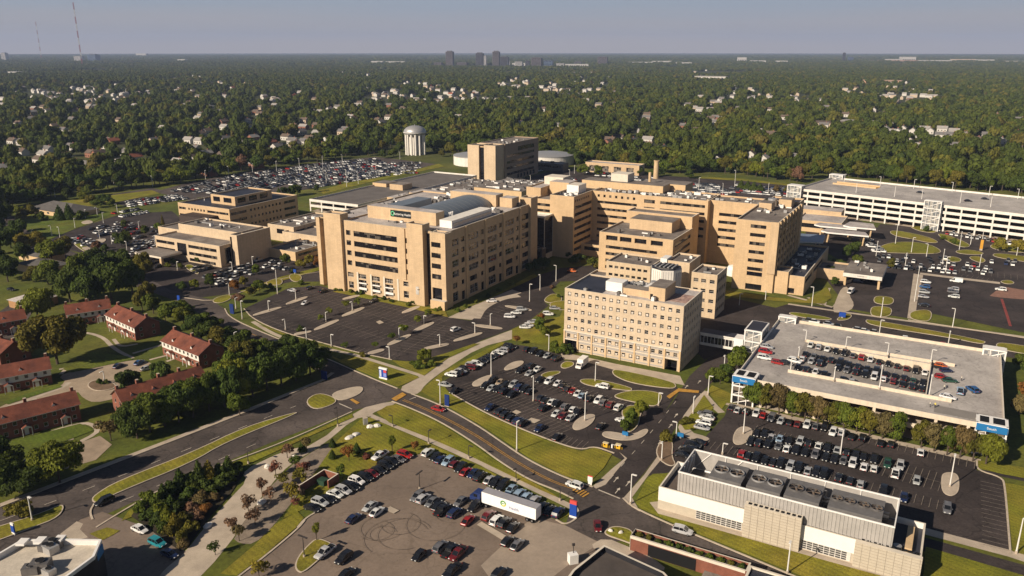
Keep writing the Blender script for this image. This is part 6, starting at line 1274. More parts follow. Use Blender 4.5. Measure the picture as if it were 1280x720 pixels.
# ------------------------------------------------------------------ light poles
def hgt(x, yb, yt, z0=0.):
    X, Yy = g(x, yb, z0); lo, hi = z0, 400.
    for _ in range(50):
        m = (lo + hi) / 2
        if proj(X, Yy, m)[1] > yt: lo = m
        else: hi = m
    return lo - z0
def pole_mesh(m, r=.16):
    b = MB(); b.cyl(0, 0, 0, 1, r, r * .65, 8, m); return b.mesh('pole')
PM = {'w': pole_mesh(STEELW), 'd': pole_mesh(STEELD, .11)}
b = MB(); b.cyl(0, 0, 0, .7, .3, .3, 10, CONC); PBASE = b.mesh('base')
HM = {}
for k, m in (('w', STEELW), ('d', STEELD)):
    b = MB(); b.box(.1, 1.3, -.22, .22, -.08, .1, m); b.box(.2, 1.2, -.16, .16, -.1, -.085, HEADL, 't'); b.box(-.05, .12, -.05, .05, -.05, .05, m); HM[k] = b.mesh('lamp_head')
def poles(desc, group, pts, style='w', heads=1, z0=0., parts=True):
    pts = sorted(pts); n = len(pts); word = {'w': 'white', 'd': 'dark'}[style]
    for i, p in enumerate(pts):
        h = p[2] if len(p) > 3 else hgt(p[0], p[1], p[2], z0); h = min(max(h, 3.), 16.)
        x, y = g(p[0], p[1], z0)
        lb = f'{word} light pole {desc}' if n == 1 else f'{ordn(i)} {word} light pole from the left {desc}'
        a = AU + math.pi / 2 * ((i * 7) % 4)
        t = thing('light_pole', lb, 'light pole', (x, y, z0 + .04), a, group)
        o = link('pole', PM[style], t); o.scale = (1.15, 1.15, h)
        if parts: link('base', PBASE, t)
        for k in range(heads): link('lamp_head', HM[style], t, (0, 0, h), math.pi * k)
poles('in the middle lot', 'lamp poles of the middle lot', [(614, 470.6, 441.6), (666.6, 501.6, 469.7), (731, 526.5, 492), (744, 477, 453), (686, 439, 419)])
poles('along the campus street verge', 'lamp poles along the campus street', [(646, 563.5, 528), (550.5, 506, 476), (788, 630, 593), (984, 717, 676), (384, 434, 410), (303, 399, 376)])
poles('in the lower right lot', 'lamp poles of the lower right lot', [(929, 543, 511), (1050, 571, 537), (1187, 609, 570), (1270, 692, 648), (903, 568, 554)])
poles('beside the short road to the footbridge', 'lamp poles by the footbridge road', [(845, 547.5, 528), (866, 517.5, 497), (885, 493, 470), (905, 462, 444), (827, 575, 552), (823, 507, 491)])
poles('on the parking deck', 'lamp poles on the parking deck', [(998, 447.5, 433), (1007, 427, 413), (1057, 436, 421), (1109, 446, 429), (1163, 455, 437), (1042, 477, 460), (1099, 487, 456), (1161, 496, 470), (988, 465, 448)], z0=8.)
poles('in the large front lot', 'lamp poles of the front lot', [(407.5, 402, 391), (440.6, 389, 377), (414.4, 433, 418), (499, 424, 410.6), (530, 405, 394.5), (550, 433, 418), (593.7, 417, 404), (613, 407, 393), (487, 449, 434), (336, 389, 376), (370, 375, 362), (357, 412.5, 399), (662, 377, 355), (675, 363, 343), (695, 351.6, 332)])
poles('on the upper campus street', 'lamp poles on the upper street', [(295, 386, 373), (347, 367.5, 336), (287, 369, 354), (290.6, 339, 328), (316, 333, 320.6), (222, 338, 327)])
poles('around the ambulance road and right-hand lots', 'lamp poles of the right-hand lots', [(1095, 320, 302), (1139, 316, 297), (1158, 320.6, 305), (1178, 330, 312), (1181.6, 341, 321), (1131, 335, 317), (1143, 377, 321), (1101, 396.6, 372), (1098.7, 420, 400), (1185, 432, 413.5), (1190.6, 409, 386), (1224, 335, 318), (1270.6, 320, 310), (1014.7, 383, 359), (956.6, 375, 364), (924, 381.6, 367), (1119, 305, 281), (1199, 312, 290), (1213, 305.6, 292), (1228, 299, 288)], parts=False)
poles('in the far staff lot near the woods', 'lamp poles of the far staff lot', [(226, 227, 216.5), (257, 224, 213), (286, 220, 208), (316, 217.5, 205), (346, 216.5, 201.5), (375, 218, 198), (404, 216, 195), (428, 204, 193), (280.6, 238, 228), (373.5, 238, 225), (408, 229, 216), (433.5, 234, 212), (448, 230, 216), (505, 217.5, 208), (69, 246.6, 234), (143.5, 238, 226), (191, 233.5, 220), (470, 214, 204), (500, 199, 190)], parts=False)
poles('in the west clinic lot', 'lamp poles of the west clinic lot', [(94, 285, 273), (107, 273, 262), (122, 270, 259), (129.5, 279, 266), (147, 266, 255), (125, 299, 288), (140, 305, 295), (159, 314, 302), (174, 287, 277), (194, 305, 295), (184, 334, 323), (41, 298, 287), (65, 295, 282), (75, 297, 284)], parts=False)
poles('behind the hospital near the back lot', 'lamp poles of the back lot', [(918, 236, 213), (903, 244, 229), (960, 242, 229), (873, 240, 222), (663, 230, 219), (646, 236, 224), (712, 222, 212), (718, 217, 207), (1012, 222, 210)], parts=False)
poles('along the park path', 'dark lamp posts along the park path', [(491, 533, 520), (536, 555, 539), (586, 573, 557), (645, 601, 585), (700, 626, 611), (310.6, 580, 563), (422.5, 533, 509)], 'd', 1)
poles('on the tan lot', 'dark lamp poles on the tan lot', [(524.7, 612, 591), (380.5, 697, 671)], 'd', 2)
poles('on the estate and boulevard median', 'lamp poles of the estate', [(40.5, 651, 621), (131, 478, 464), (258, 409, 393), (295, 441, 416), (316, 448, 440)])
# ------------------------------------------------------------------ signs and small furniture
def pylon(px, w, h, th, lb, parts, cat='sign', rz=None):
    x, y = g(*px); t = thing('sign_pylon', lb, cat, (x, y, .03), AU if rz is None else rz)
    for (nm, z0, z1, m, ww) in parts:
        b = MB(); b.box(-w * ww / 2, w * ww / 2, -th / 2, th / 2, z0 * h, z1 * h, m, ''); b.build(nm, t)
    return t
t = pylon((479.5, 474), 3.4, 4.2, .6, 'white monument sign with blue panel and red corner by the street crossing', [('base', 0, .18, WHITE, 1), ('panel', .18, .86, BLUE, .94), ('cap', .86, 1, WHITE, 1)])
b = MB(); b.box(.3, 1.55, -.34, -.305, 2.6, 3.5, REDS); b.box(-1.4, -.6, -.34, -.305, .95, 3.3, mat('sign_pale', (.45, .5, .62), .5)); b.box(.25, 1.5, -.34, -.305, 1.1, 2.4, mat('sign_mid', (.20, .24, .55), .5)); b.build('graphic', t)
pylon((716.5, 647), 1.8, 4.6, .5, 'tall blue sign pylon with red band on top, on the street corner grass', [('base', 0, .12, WHITE, 1.05), ('panel', .12, .8, BLUE, 1), ('cap', .8, 1, REDS, 1)])
pylon((559, 508), 1.6, 3.9, .45, 'tall dark blue sign pylon beside the campus street and its lamp pole', [('base', 0, .06, CONC, 1.1), ('panel', .06, 1, mat('sign_navy', (.012, .03, .14), .5), 1)])
pylon((290.5, 392), 2.2, 4.2, .5, 'dark blue sign pylon at the front lot corner', [('panel', 0, 1, mat('sign_navy', (.012, .03, .14)), 1)])
pylon((225, 386), 1.6, 6., .4, 'blue sign raised on a white post at the estate hedge', [('post', 0, .5, WHITE, .3), ('panel', .5, 1, BLUE, 1)])
pylon((405.5, 474), 2.4, 3., .4, 'dark blue sign in tree shade at the boulevard junction', [('panel', 0, 1, mat('sign_navy', (.012, .03, .14)), 1)])
pylon((17.5, 668), 1.2, 3., .3, 'small blue and white sign on the left median', [('base', 0, .2, WHITE, 1), ('panel', .2, .8, BLUE, 1), ('cap', .8, 1, WHITE, 1)])
pylon((781.5, 546), 1.8, 1.6, .5, 'small blue sign on the kerb island of the middle lot', [('post', 0, .35, GALV, .3), ('panel', .35, 1, LBLUE, 1)]); pylon((850.5, 548), 1.8, 1.7, .5, 'small blue sign at the lower lot entrance', [('post', 0, .35, GALV, .3), ('panel', .35, 1, LBLUE, 1)])
pylon((1052.5, 398), 2.6, 2.6, 1., 'boxy bright blue sign at the ambulance road', [('post', 0, .3, GALV, .3), ('panel', .3, 1, BLUE, 1)]); pylon((369, 343), 1.8, 2.6, .5, 'small blue sign at the turning island of the front drive', [('post', 0, .4, GALV, .3), ('panel', .4, 1, BLUE, 1)])
pylon((1226, 313), 1.4, 6., .6, 'tall orange-yellow banner pillar in the right-hand lot', [('base', 0, .15, CONC, 1), ('panel', .15, 1, mat('banner_orange', (.55, .27, .03), .6), 1)])
pylon((737.5, 606), 1.3, 2.6, .2, 'white notice board with red stripe on the street corner lawn', [('post', 0, .35, WHITE, .8), ('panel', .35, .9, WHITE, 1), ('cap', .9, 1, REDS, 1)])
for px, lb in (((757, 559), 'left yellow pay station at the middle lot exit'), ((773, 561), 'right yellow pay station at the middle lot exit')):
    x, y = g(*px); t = thing('pay_station', lb, 'pay station', (x, y, .05), AU); t.scale = (.72,) * 3; b = MB(); b.box(-.9, .9, -.5, .5, .1, 1.8, YELL); b.build('housing', t); b = MB(); b.box(-1.1, 1.1, -.7, .7, 1.8, 2.0, mat('cream_roof2', (.6, .5, .3), .6)); b.build('cap', t); b = MB(); b.box(-.5, .1, -.53, -.505, .9, 1.5, BLACK); b.build('screen', t)
    for s in (-1.5, 1.5): b = MB(); b.cyl(s, 0, 0, 1., .12, .12, 8, YELL); b.build('bollard', t)
x, y = g(765, 560); t = thing('barrier_gate', 'lifted barrier arm between the yellow pay stations', 'barrier', (x, y, .05), AU); b = MB(); b.box(-.2, .2, -.2, .2, 0, 1.1, WHITE); b.build('post', t); b = MB(); b.tube((0, 0, 1.0), (2.6, 0, 1.3), .06, 6, WHITE); b.build('arm', t)
for i, (px, w, h, lb) in enumerate((((457, 531), 1.3, 2.2, 'grey utility cabinet on the park lawn'), ((467, 534), 2.2, 1., 'pile of pale boulders beside the grey cabinet'), ((441, 546), 2.6, .8, 'flat pair of pale boulders on the park lawn'), ((327, 629), 2.4, 1.0, 'large white boulder on the gravel plaza'), ((339, 615), 2.0, 1.2, 'pale boulder behind the large white one on the plaza'), ((369, 573), 2.0, 1.0, 'white boulder at the upper end of the plaza'), ((334, 585), 1.4, 1.2, 'pale stone marker at the plaza path'), ((763, 665), 1.2, .8, 'left boulder in the bottom corner planting'), ((776, 667), 1.2, .8, 'right boulder in the bottom corner planting'), ((260, 658), 2.4, .7, 'long pale stone bench beside the conifer bed'))):
    x, y = g(*px)
    if i == 0: b = MB(); b.box(-.65, .65, -.5, .5, 0, h, GALV); b.box(-.7, .7, -.55, .55, h, h + .1, CONC); b.box(-.02, .02, -.52, -.505, .1, h - .1, BLACK); tag(b.build('utility_cabinet', None, (x, y, .05), .4), lb, 'cabinet'); continue
    b = MB(); r = random.Random(i)
    for k in range(1 if 'bench' not in lb and 'pile' not in lb and 'pair' not in lb else 2):
        ox = (k - .5) * w * .9 if ('pile' in lb or 'pair' in lb) else 0
        prof = [(w * .5, 0), (w * .55, h * .3), (w * .45, h * .7), (w * .2, h * .95), (.02, h)]; i0 = len(b.v); b.lathe(ox, 0, prof, 9, CONCW); b.v[i0:] = [(q[0] * (1 + r.uniform(-.12, .12)), q[1] * (.7 + r.uniform(-.1, .1)), q[2] * (1 + r.uniform(-.1, .1))) for q in b.v[i0:]]
    tag(b.build('boulder' if 'bench' not in lb else 'stone_bench', None, (x, y, .03), r.uniform(0, 3)), lb, 'boulder' if 'bench' not in lb else 'bench')
x, y = g(131, 478); 
# stone gate piers and bollards at the apron
x, y = g(716, 703); t = thing('gate_post', 'white gate equipment box with dark lamp at the apron corner', 'gate post', (x, y, .03), .3); b = MB(); b.box(-1, 1, -.8, .8, 0, 2.2, WHITE); b.build('housing', t); b = MB(); b.cyl(.2, .3, 2.2, 4., .1, .08, 8, STEELD); b.box(-.1, .5, .1, .5, 4., 4.5, STEELD); b.build('lamp', t)
def person(px, lb, top, legs, a, z0, pose=0):
    """one continuous body grown from a skeleton; clothes are regions of the same surface"""
    V = [(0, 0, .95), (0, 0, 1.2), (0, 0, 1.42), (0, .02, 1.54), (0, .04, 1.68), (.1, 0, .92), (.13, .06 * (1 + pose), .5), (.14, .02, .06), (.15, .14, .03), (-.1, 0, .92), (-.13, -.05 * pose, .5), (-.14, -.14 * pose, .06), (-.15, .02, .03), (.2, 0, 1.4), (.26, .03, 1.13), (.25, .16, .9), (-.2, 0, 1.4), (-.26, 0, 1.13), (-.25, .1, .9)]
    Ed = [(0, 1), (1, 2), (2, 3), (3, 4), (0, 5), (5, 6), (6, 7), (7, 8), (0, 9), (9, 10), (10, 11), (11, 12), (2, 13), (13, 14), (14, 15), (2, 16), (16, 17), (17, 18)]
    Rr = [.15, .15, .15, .06, .11, .10, .07, .05, .045, .10, .07, .05, .045, .07, .05, .035, .07, .05, .035]
    me = bpy.data.meshes.new('person'); me.from_pydata(V, Ed, []); o = bpy.data.objects.new('person_tmp', me); COL.objects.link(o)
    o.modifiers.new('s', 'SKIN'); sv = me.skin_vertices[0].data
    for i, r in enumerate(Rr): sv[i].radius = (r, r * (.8 if i in (0, 1, 2) else 1)); sv[i].use_root = (i == 0)
    o.modifiers.new('d', 'SUBSURF').levels = 1; bpy.context.view_layer.update()
    m2 = bpy.data.meshes.new_from_object(o.evaluated_get(bpy.context.evaluated_depsgraph_get())); bpy.data.objects.remove(o)
    for m in (top, legs, SKIN, mat('hair', (.03, .02, .014), .8)): m2.materials.append(m)
    for p in m2.polygons: z = p.center.z; p.material_index = 1 if z < .95 and abs(p.center.x) < .22 else (3 if z > 1.72 else (2 if z > 1.5 or (abs(p.center.x) > .2 and z < 1.0) else 0))
    x, y = g(*px, z0); tag(link('person', m2, None, (x, y, z0), a), lb, 'person')
wsh = mat('white_shirt', (.65, .62, .5), .8); dkp = mat('dark_trousers', (.02, .02, .03), .8); ysh = mat('yellow_vest', (.6, .5, .12), .8)
person((1162.5, 508.5), 'person in white shirt standing on the deck in front of the ramp wall, left', wsh, dkp, .4, 8., 1); person((1168.5, 509.5), 'person in pale yellow top on the deck in front of the ramp wall, right', ysh, dkp, 2., 8., 0)
person((1201.5, 476), 'person in white top walking across the open deck right of the green car', wsh, dkp, 1.2, 8., 1); person((1180, 487), 'person in white top with dark bag near the deck ramp wall', wsh, dkp, .2, 8., 1)
b = MB(); b.box(-1.6, 1.6, -.9, .9, .3, .5, TRIM); b.box(-1.6, 1.6, -.9, -.82, .5, 1.1, TRIM); b.box(-1.6, 1.6, .82, .9, .5, 1.1, TRIM); b.box(-1.6, -1.52, -.82, .82, .5, 1.1, TRIM); b.tube((1.6, 0, .4), (2.6, 0, .4), .06, 6, TRIM)
for s in (-1, 1): b.tube((0, s * .95 - .08, .3), (0, s * .95 + .08, .3), .3, 12, TYRE)
x, y = g(1170, 459.5, 8.); tag(b.build('trailer', None, (x, y, 8.), AU), 'small black flatbed trailer left of the orange hatchback on the deck', 'trailer')

# ------------------------------------------------------------------ trees
def leaf_mat(name, forest=False):
    m = bpy.data.materials.new(name); m.use_nodes = True; nt = m.node_tree; n = nt.nodes; L = nt.links; b = n['Principled BSDF']; MATS[name] = m
    oi = n.new('ShaderNodeObjectInfo'); tc = n.new('ShaderNodeTexCoord'); geo = n.new('ShaderNodeNewGeometry')
    if forest:
        cr = n.new('ShaderNodeValToRGB'); cr.color_ramp.interpolation = 'LINEAR'; e = cr.color_ramp.elements
        cols = [(0, (.040, .058, .011)), (.25, (.078, .098, .013)), (.45, (.050, .070, .012)), (.62, (.105, .116, .015)), (.80, (.060, .082, .013)), (.96, (.130, .122, .017)), (1, (.115, .095, .022))]
        e[0].position, e[0].color = cols[0][0], (*cols[0][1], 1); e[1].position, e[1].color = cols[-1][0], (*cols[-1][1], 1)
        for p, c in cols[1:-1]: q = e.new(p); q.color = (*c, 1)
        L.new(oi.outputs['Random'], cr.inputs[0]); col = cr.outputs[0]
    else: col = oi.outputs['Color']
    nz = n.new('ShaderNodeTexNoise'); nz.inputs['Scale'].default_value = 2.6; nz.inputs['Detail'].default_value = 3; L.new(tc.outputs['Object'], nz.inputs['Vector'])
    ad = n.new('ShaderNodeMath'); ad.operation = 'MULTIPLY_ADD'; ad.inputs[1].default_value = .16 if forest else .3; L.new(geo.outputs['Random Per Island'], ad.inputs[0]); L.new(nz.outputs['Fac'], ad.inputs[2])
    mr = n.new('ShaderNodeMapRange'); mr.inputs[1].default_value = .35; mr.inputs[2].default_value = .85 if forest else .95; mr.inputs[3].default_value = .55; mr.inputs[4].default_value = 1.6; L.new(ad.outputs[0], mr.inputs[0])
    mx = n.new('ShaderNodeVectorMath'); mx.operation = 'SCALE'; L.new(col, mx.inputs[0]); L.new(mr.outputs[0], mx.inputs['Scale'])
    L.new(mx.outputs[0], b.inputs['Base Color']); b.inputs['Roughness'].default_value = .75; b.inputs['Specular IOR Level'].default_value = .15
    tr = n.new('ShaderNodeBsdfTranslucent'); L.new(mx.outputs[0], tr.inputs[0]); ms = n.new('ShaderNodeMixShader'); ms.inputs[0].default_value = .22
    L.new(b.outputs[0], ms.inputs[1]); L.new(tr.outputs[0], ms.inputs[2]); L.new(ms.outputs[0], n['Material Output'].inputs[0]); return m
LEAF = leaf_mat('leaves'); LEAFF = leaf_mat('forest_leaves', True)
def crown_mesh(seed, n, card, mtl, lobes=11, conifer=False, core=True, lo=.0, jit=.8):
    r = random.Random(seed); b = MB(); mi = b.mi(mtl); C = []
    if conifer:
        for k in range(7): C.append((0, 0, .08 + .84 * k / 6, .95 * (1 - k / 7.2)))
    else:
        for k in range(lobes):
            a = r.uniform(0, 6.283); z = r.uniform(.22, .80); rr = math.sqrt(max(0, 1 - ((z - .5) / .55) ** 2)) * r.uniform(.3, .74); C.append((rr * math.cos(a), rr * math.sin(a), z, r.uniform(.17, .40)))
        C.append((0, 0, .55, .5)); C.append((r.uniform(-.2, .2), r.uniform(-.2, .2), .82, .3))
    wts = [c[3] ** 2 for c in C]
    for _ in range(n):
        c = r.choices(C, wts)[0]
        d = Vector((r.gauss(0, 1), r.gauss(0, 1), r.gauss(0, 1) * .9 + .25)).normalized(); rad = c[3] * r.uniform(.78, 1.08)
        fl = (.25 if conifer else .95)
        p = Vector((c[0] + d.x * rad, c[1] + d.y * rad, c[2] + d.z * rad * fl * .62))
        if p.z < lo: continue
        nn = (d + Vector((r.uniform(-jit, jit), r.uniform(-jit, jit), r.uniform(-.6 * jit, jit)))).normalized(); a = nn.orthogonal().normalized(); t = nn.cross(a); th = r.uniform(0, 6.28); a, t = a * math.cos(th) + t * math.sin(th), t * math.cos(th) - a * math.sin(th)
        s = card * r.uniform(.55, 1.25); i = len(b.v)
        b.v += [tuple(p - a * s), tuple(p + t * s * .7), tuple(p + a * s), tuple(p - t * s * .6 + nn * s * .25)]; b.f.append((i, i + 1, i + 2, i + 3)); b.m.append(mi)
    if core:
        for c in C:
            i = len(b.v); q = c[3] * .74; nz_, na = 4, 7; fl = (.25 if conifer else .95) * .62
            b.v.append((c[0], c[1], c[2] + q * fl))
            for j in range(1, nz_):
                ph = math.pi * j / nz_
                for k in range(na): rr = q * r.uniform(.85, 1.1); b.v.append((c[0] + rr * math.sin(ph) * math.cos(6.283 * k / na), c[1] + rr * math.sin(ph) * math.sin(6.283 * k / na), c[2] + rr * math.cos(ph) * fl))
            b.v.append((c[0], c[1], c[2] - q * fl)); e = len(b.v) - 1
            for k in range(na):
                k2 = (k + 1) % na; b.f.append((i, i + 1 + k, i + 1 + k2)); b.m.append(mi); b.f.append((e, i + 1 + (nz_ - 2) * na + k2, i + 1 + (nz_ - 2) * na + k)); b.m.append(mi)
                for j in range(nz_ - 2): b.f.append((i + 1 + j * na + k, i + 1 + (j + 1) * na + k, i + 1 + (j + 1) * na + k2, i + 1 + j * na + k2)); b.m.append(mi)
    return b.mesh('crown')
BIG = [crown_mesh(100 + k, 5200, .055, LEAF, 15) for k in range(4)]
MID = [crown_mesh(200 + k, 2400, .075, LEAF, 11) for k in range(5)]
SML = [crown_mesh(300 + k, 480, .11, LEAF, 8, core=False) for k in range(4)]
CON = [crown_mesh(400 + k, 1500, .085, LEAF, conifer=True) for k in range(2)]
SHR = [crown_mesh(500 + k, 800, .13, LEAF, 7) for k in range(3)]
b = MB(); b.cyl(0, 0, 0, 1, 1, .55, 8, BARK, False)
for k in range(4): a = 1.57 * k + .4; b.tube((0, 0, .72), (2.2 * math.cos(a), 2.2 * math.sin(a), 1.25), .45, 6, BARK, .2)
TRUNK = b.mesh('trunk')
GC = {'d': (.052, .074, .012), 'm': (.080, .104, .012), 'l': (.125, .140, .014), 'o': (.110, .098, .014), 'y': (.17, .14, .018), 'r': (.165, .095, .055), 'R': (.19, .072, .045), 'O': (.20, .085, .02), 'b': (.12, .090, .034)}
GW = {'d': 'dark green', 'm': 'green', 'l': 'light green', 'o': 'olive', 'y': 'yellow-green', 'r': 'red-brown', 'R': 'reddish', 'O': 'orange', 'b': 'brownish'}
def tree(px, R_, h, col, lb, kind='mid', group=None, z0=0., world=None):
    x, y = world or g(*px); r = random
    M = {'big': BIG, 'mid': MID, 'small': SML, 'conifer': CON, 'shrub': SHR}[kind]; cat = 'shrub' if kind == 'shrub' else 'tree'
    nm = {'big': 'broadleaf_tree', 'mid': 'broadleaf_tree', 'small': 'young_tree', 'conifer': 'conifer_tree', 'shrub': 'shrub'}[kind]
    t = thing(nm, lb, cat, (x, y, z0), r.uniform(0, 6.28), group)
    cb = 0. if kind in ('shrub', 'conifer') else h * (.16 if kind != 'small' else .28)
    o = link('crown', r.choice(M), t, (0, 0, cb + (.35 if kind == 'conifer' else 0))); o.scale = (R_, R_ * r.uniform(.88, 1.12), (h - cb)); k = r.uniform(.82, 1.2); c = GC[col]; o.color = (c[0] * k * r.uniform(.93, 1.07), c[1] * k, c[2] * k, 1)
    if kind != 'shrub': o = link('trunk', TRUNK, t); q = max(.09, h * .028); o.scale = (q, q, h * .5 if kind != 'conifer' else h * .3)
    return t
N_TREES = [0]
def trees(desc, group, spec, dk='mid'):
    """spec: (px, py, radius, height, colour[, kind]) sorted left to right for the labels"""
    sp = sorted(spec, key=lambda s: s[0]); tot = {}; cnt = {}
    f = lambda s: (s[4], s[5] if len(s) > 5 else dk)
    for s in sp: tot[f(s)] = tot.get(f(s), 0) + 1
    for s in sp:
        k = f(s); n = cnt.get(k, 0); cnt[k] = n + 1; wd = {'big': 'tree', 'mid': 'tree', 'small': 'young tree', 'conifer': 'conifer', 'shrub': 'bush'}[k[1]]; N_TREES[0] += 1
        tree(s[:2], s[2], s[3], s[4], f'{GW[s[4]]} {wd} {desc}' if tot[k] == 1 else f'{ordn(n)} {GW[s[4]]} {wd} from the left {desc}', k[1], group)
tree((72, 455), 12.5, 18, 'o', 'very broad round olive tree standing alone among the brick townhouses', 'big'); tree((75, 604), 7.6, 11.5, 'l', 'broad light green tree beside the boulevard, lower left', 'big')
tree((162, 494), 4.8, 8.5, 'd', 'round dark tree left of its twin beside the turning circle', 'mid'); tree((205, 481), 5., 8.5, 'd', 'round dark tree right of its twin beside the turning circle', 'mid'); tree((139, 551), 4.6, 6.5, 'b', 'thin brownish tree by the end of the terrace lawn', 'small')
trees('in the dark grove behind the townhouses', 'big trees of the dark grove', [(88, 378, 9, 17, 'd'), (112, 382, 9, 17, 'd'), (140, 378, 10, 18, 'd'), (166, 368, 9, 17, 'd'), (100, 360, 9, 16, 'm'), (130, 356, 9, 16, 'd'), (155, 350, 9, 16, 'd'), (176, 352, 6, 14, 'o'), (48, 400, 8, 14, 'l'), (66, 330, 8, 13, 'l'), (82, 324, 7, 12, 'o'), (48, 312, 7, 10, 'y'), (30, 311, 6, 9, 'y'), (60, 355, 7, 12, 'm'), (118, 340, 7, 12, 'd'), (42, 352, 5, 8, 'o')], 'big')
trees('along the far left edge', 'trees along the left edge', [(-14, 300, 11, 18, 'd'), (2, 318, 9, 15, 'd'), (-10, 345, 10, 16, 'd'), (10, 352, 8, 13, 'd'), (22, 300, 7, 12, 'd'), (-4, 282, 9, 17, 'd'), (-6, 262, 9, 17, 'd'), (4, 615, 7, 9, 'd'), (24, 616, 6, 7, 'd'), (16, 596, 6, 8, 'm'), (-12, 600, 8, 11, 'd')], 'big')
trees('in the hedge between estate and campus street', 'trees between estate and campus street', [(178, 388, 5, 9, 'o'), (192, 392, 5, 9, 'm'), (186, 378, 5, 10, 'o'), (207, 402, 4.5, 8, 'm'), (219, 398, 5, 7, 'd'), (230, 407, 5, 8, 'l'), (242, 418, 5, 8, 'd'), (252, 413, 5, 7, 'm'), (262, 424, 5, 8, 'd'), (272, 432, 5, 7.5, 'o'), (284, 430, 5, 7, 'd'), (296, 442, 5, 8, 'd'), (247, 432, 4, 6, 'm'), (306, 436, 4.5, 7, 'm'), (318, 446, 4, 6, 'b'), (225, 392, 4, 6, 'm'), (268, 410, 4, 5, 'm'), (236, 398, 4, 6, 'd')])
BB = [(172, 548, 6, 11, 'd'), (188, 540, 6.5, 12, 'm'), (206, 533, 6, 11, 'm'), (224, 528, 6.5, 12, 'd'), (242, 522, 6.5, 12, 'm'), (262, 514, 6, 12, 'm'), (281, 508, 6, 13, 'd'), (298, 500, 7, 14, 'l'), (316, 496, 6, 12, 'm'), (334, 488, 6.5, 13, 'd'), (352, 482, 6.5, 13, 'd'), (370, 476, 6.5, 13, 'd'), (388, 469, 6, 12, 'd'), (400, 464, 5, 9, 'd'), (290, 480, 6, 12, 'm'), (308, 470, 6.5, 13, 'o'), (328, 464, 6, 12, 'm'), (346, 462, 6, 11, 'd'), (366, 456, 6, 11, 'd'), (384, 456, 5.5, 10, 'm'), (318, 456, 4.5, 9, 'b'), (366, 446, 3.5, 8, 'b'), (236, 508, 5, 9, 'm'), (215, 516, 5, 9, 'd'), (190, 524, 5, 8, 'd'), (300, 520, 4, 7, 'm'), (274, 496, 5, 10, 'o'), (158, 536, 4, 7, 'd')]
trees('in the dense belt along the boulevard', 'trees of the boulevard belt', BB, 'big')
trees('in the conifer bed beside the plaza', 'planting of the conifer bed', T(200, 545, zb, [(30, 300, 0, 0, 0)])[:0] + [(p[0], p[1], *q) for p, q in zip([(186, 628), (196, 634), (205, 628), (214, 620), (226, 612), (238, 608), (250, 606), (262, 602), (274, 598), (286, 594), (296, 590), (200, 648), (210, 655), (220, 665), (228, 676), (232, 655), (240, 640), (252, 626), (264, 618), (276, 608), (222, 640), (236, 624), (215, 640), (246, 650), (256, 640), (230, 684), (208, 640), (286, 604)],
    [(2.6, 3.2, 'm', 'shrub'), (2.6, 4, 'm', 'shrub'), (2.4, 5, 'd', 'conifer'), (2.8, 4, 'd', 'shrub'), (2.4, 6, 'd', 'conifer'), (2.8, 4, 'm', 'shrub'), (2.3, 7, 'd', 'conifer'), (2.6, 6, 'y', 'conifer'), (2.6, 4, 'd', 'shrub'), (2.4, 5.5, 'd', 'conifer'), (2.6, 3, 'd', 'shrub'), (2.2, 4, 'l', 'shrub'), (2.4, 5, 'l', 'conifer'), (2.2, 5, 'y', 'conifer'), (2.4, 3, 'o', 'shrub'), (2.6, 3, 'o', 'shrub'), (2.6, 2.6, 'r', 'shrub'), (2.6, 2.6, 'b', 'shrub'), (2.6, 2.6, 'd', 'shrub'), (2.8, 3, 'd', 'shrub'), (2.6, 3, 'd', 'shrub'), (2.8, 3, 'd', 'shrub'), (2.4, 4.5, 'd', 'conifer'), (2.4, 2.2, 'r', 'shrub'), (2.4, 2.2, 'O', 'shrub'), (1.8, 2, 'b', 'shrub'), (2.6, 3, 'd', 'shrub'), (2.4, 2.6, 'd', 'shrub')])])
trees('on the gravel plaza', 'young plaza trees', T(200, 545, zb, [(655, 112, 2.1, 4.2, 'r'), (755, 82, 2., 4.4, 'b'), (695, 168, 2.2, 3.6, 'm'), (595, 202, 2., 4., 'R'), (635, 256, 2.2, 3.4, 'o'), (738, 206, 2.2, 4., 'R'), (730, 248, 2.6, 4.6, 'o'), (525, 298, 2., 4.2, 'r'), (572, 336, 2.2, 4., 'r'), (455, 388, 2.2, 4.4, 'r'), (490, 455, 2.2, 4.2, 'r'), (375, 502, 2., 4.2, 'r'), (408, 540, 2.1, 4., 'b'), (678, 335, 2.6, 5., 'y'), (285, 612, 1.6, 3.4, 'd'), (690, 360, 1.6, 2.2, 'R')]), 'small')
trees('on the park lawn', 'young trees of the park lawn', T(400, 545, zb, [(65, 58, 1.2, 2.6, 'd', 'conifer'), (190, 88, 1.3, 3., 'd', 'conifer'), (65, 118, 1.2, 2.6, 'd', 'conifer'), (150, 128, 2.2, 4.6, 'O'), (240, 118, 1.4, 1.8, 'R', 'shrub'), (372, 84, 1.4, 5., 'l'), (115, 222, 1.6, 4.4, 'm'), (490, 78, 1.6, 3., 'O'), (-90, 82, 1.3, 3., 'd', 'conifer')]), 'small')
tree((396, 676), 1.1, 4.6, 'l', 'slim young tree on the teardrop grass island of the tan lot', 'small'); tree((324, 722), 2.4, 4., 'y', 'yellow tree cut by the bottom edge', 'small'); tree((24, 648), 3.8, 4.2, 'o', 'low spreading tree on the left median', 'mid')
DT = [(941, 509), (962, 514), (982, 518), (1003, 522), (1026, 528), (1049, 534), (1072, 540), (1096, 545), (1118, 551), (1152, 558), (1176, 565), (1196, 570), (1216, 576), (1232, 580)]
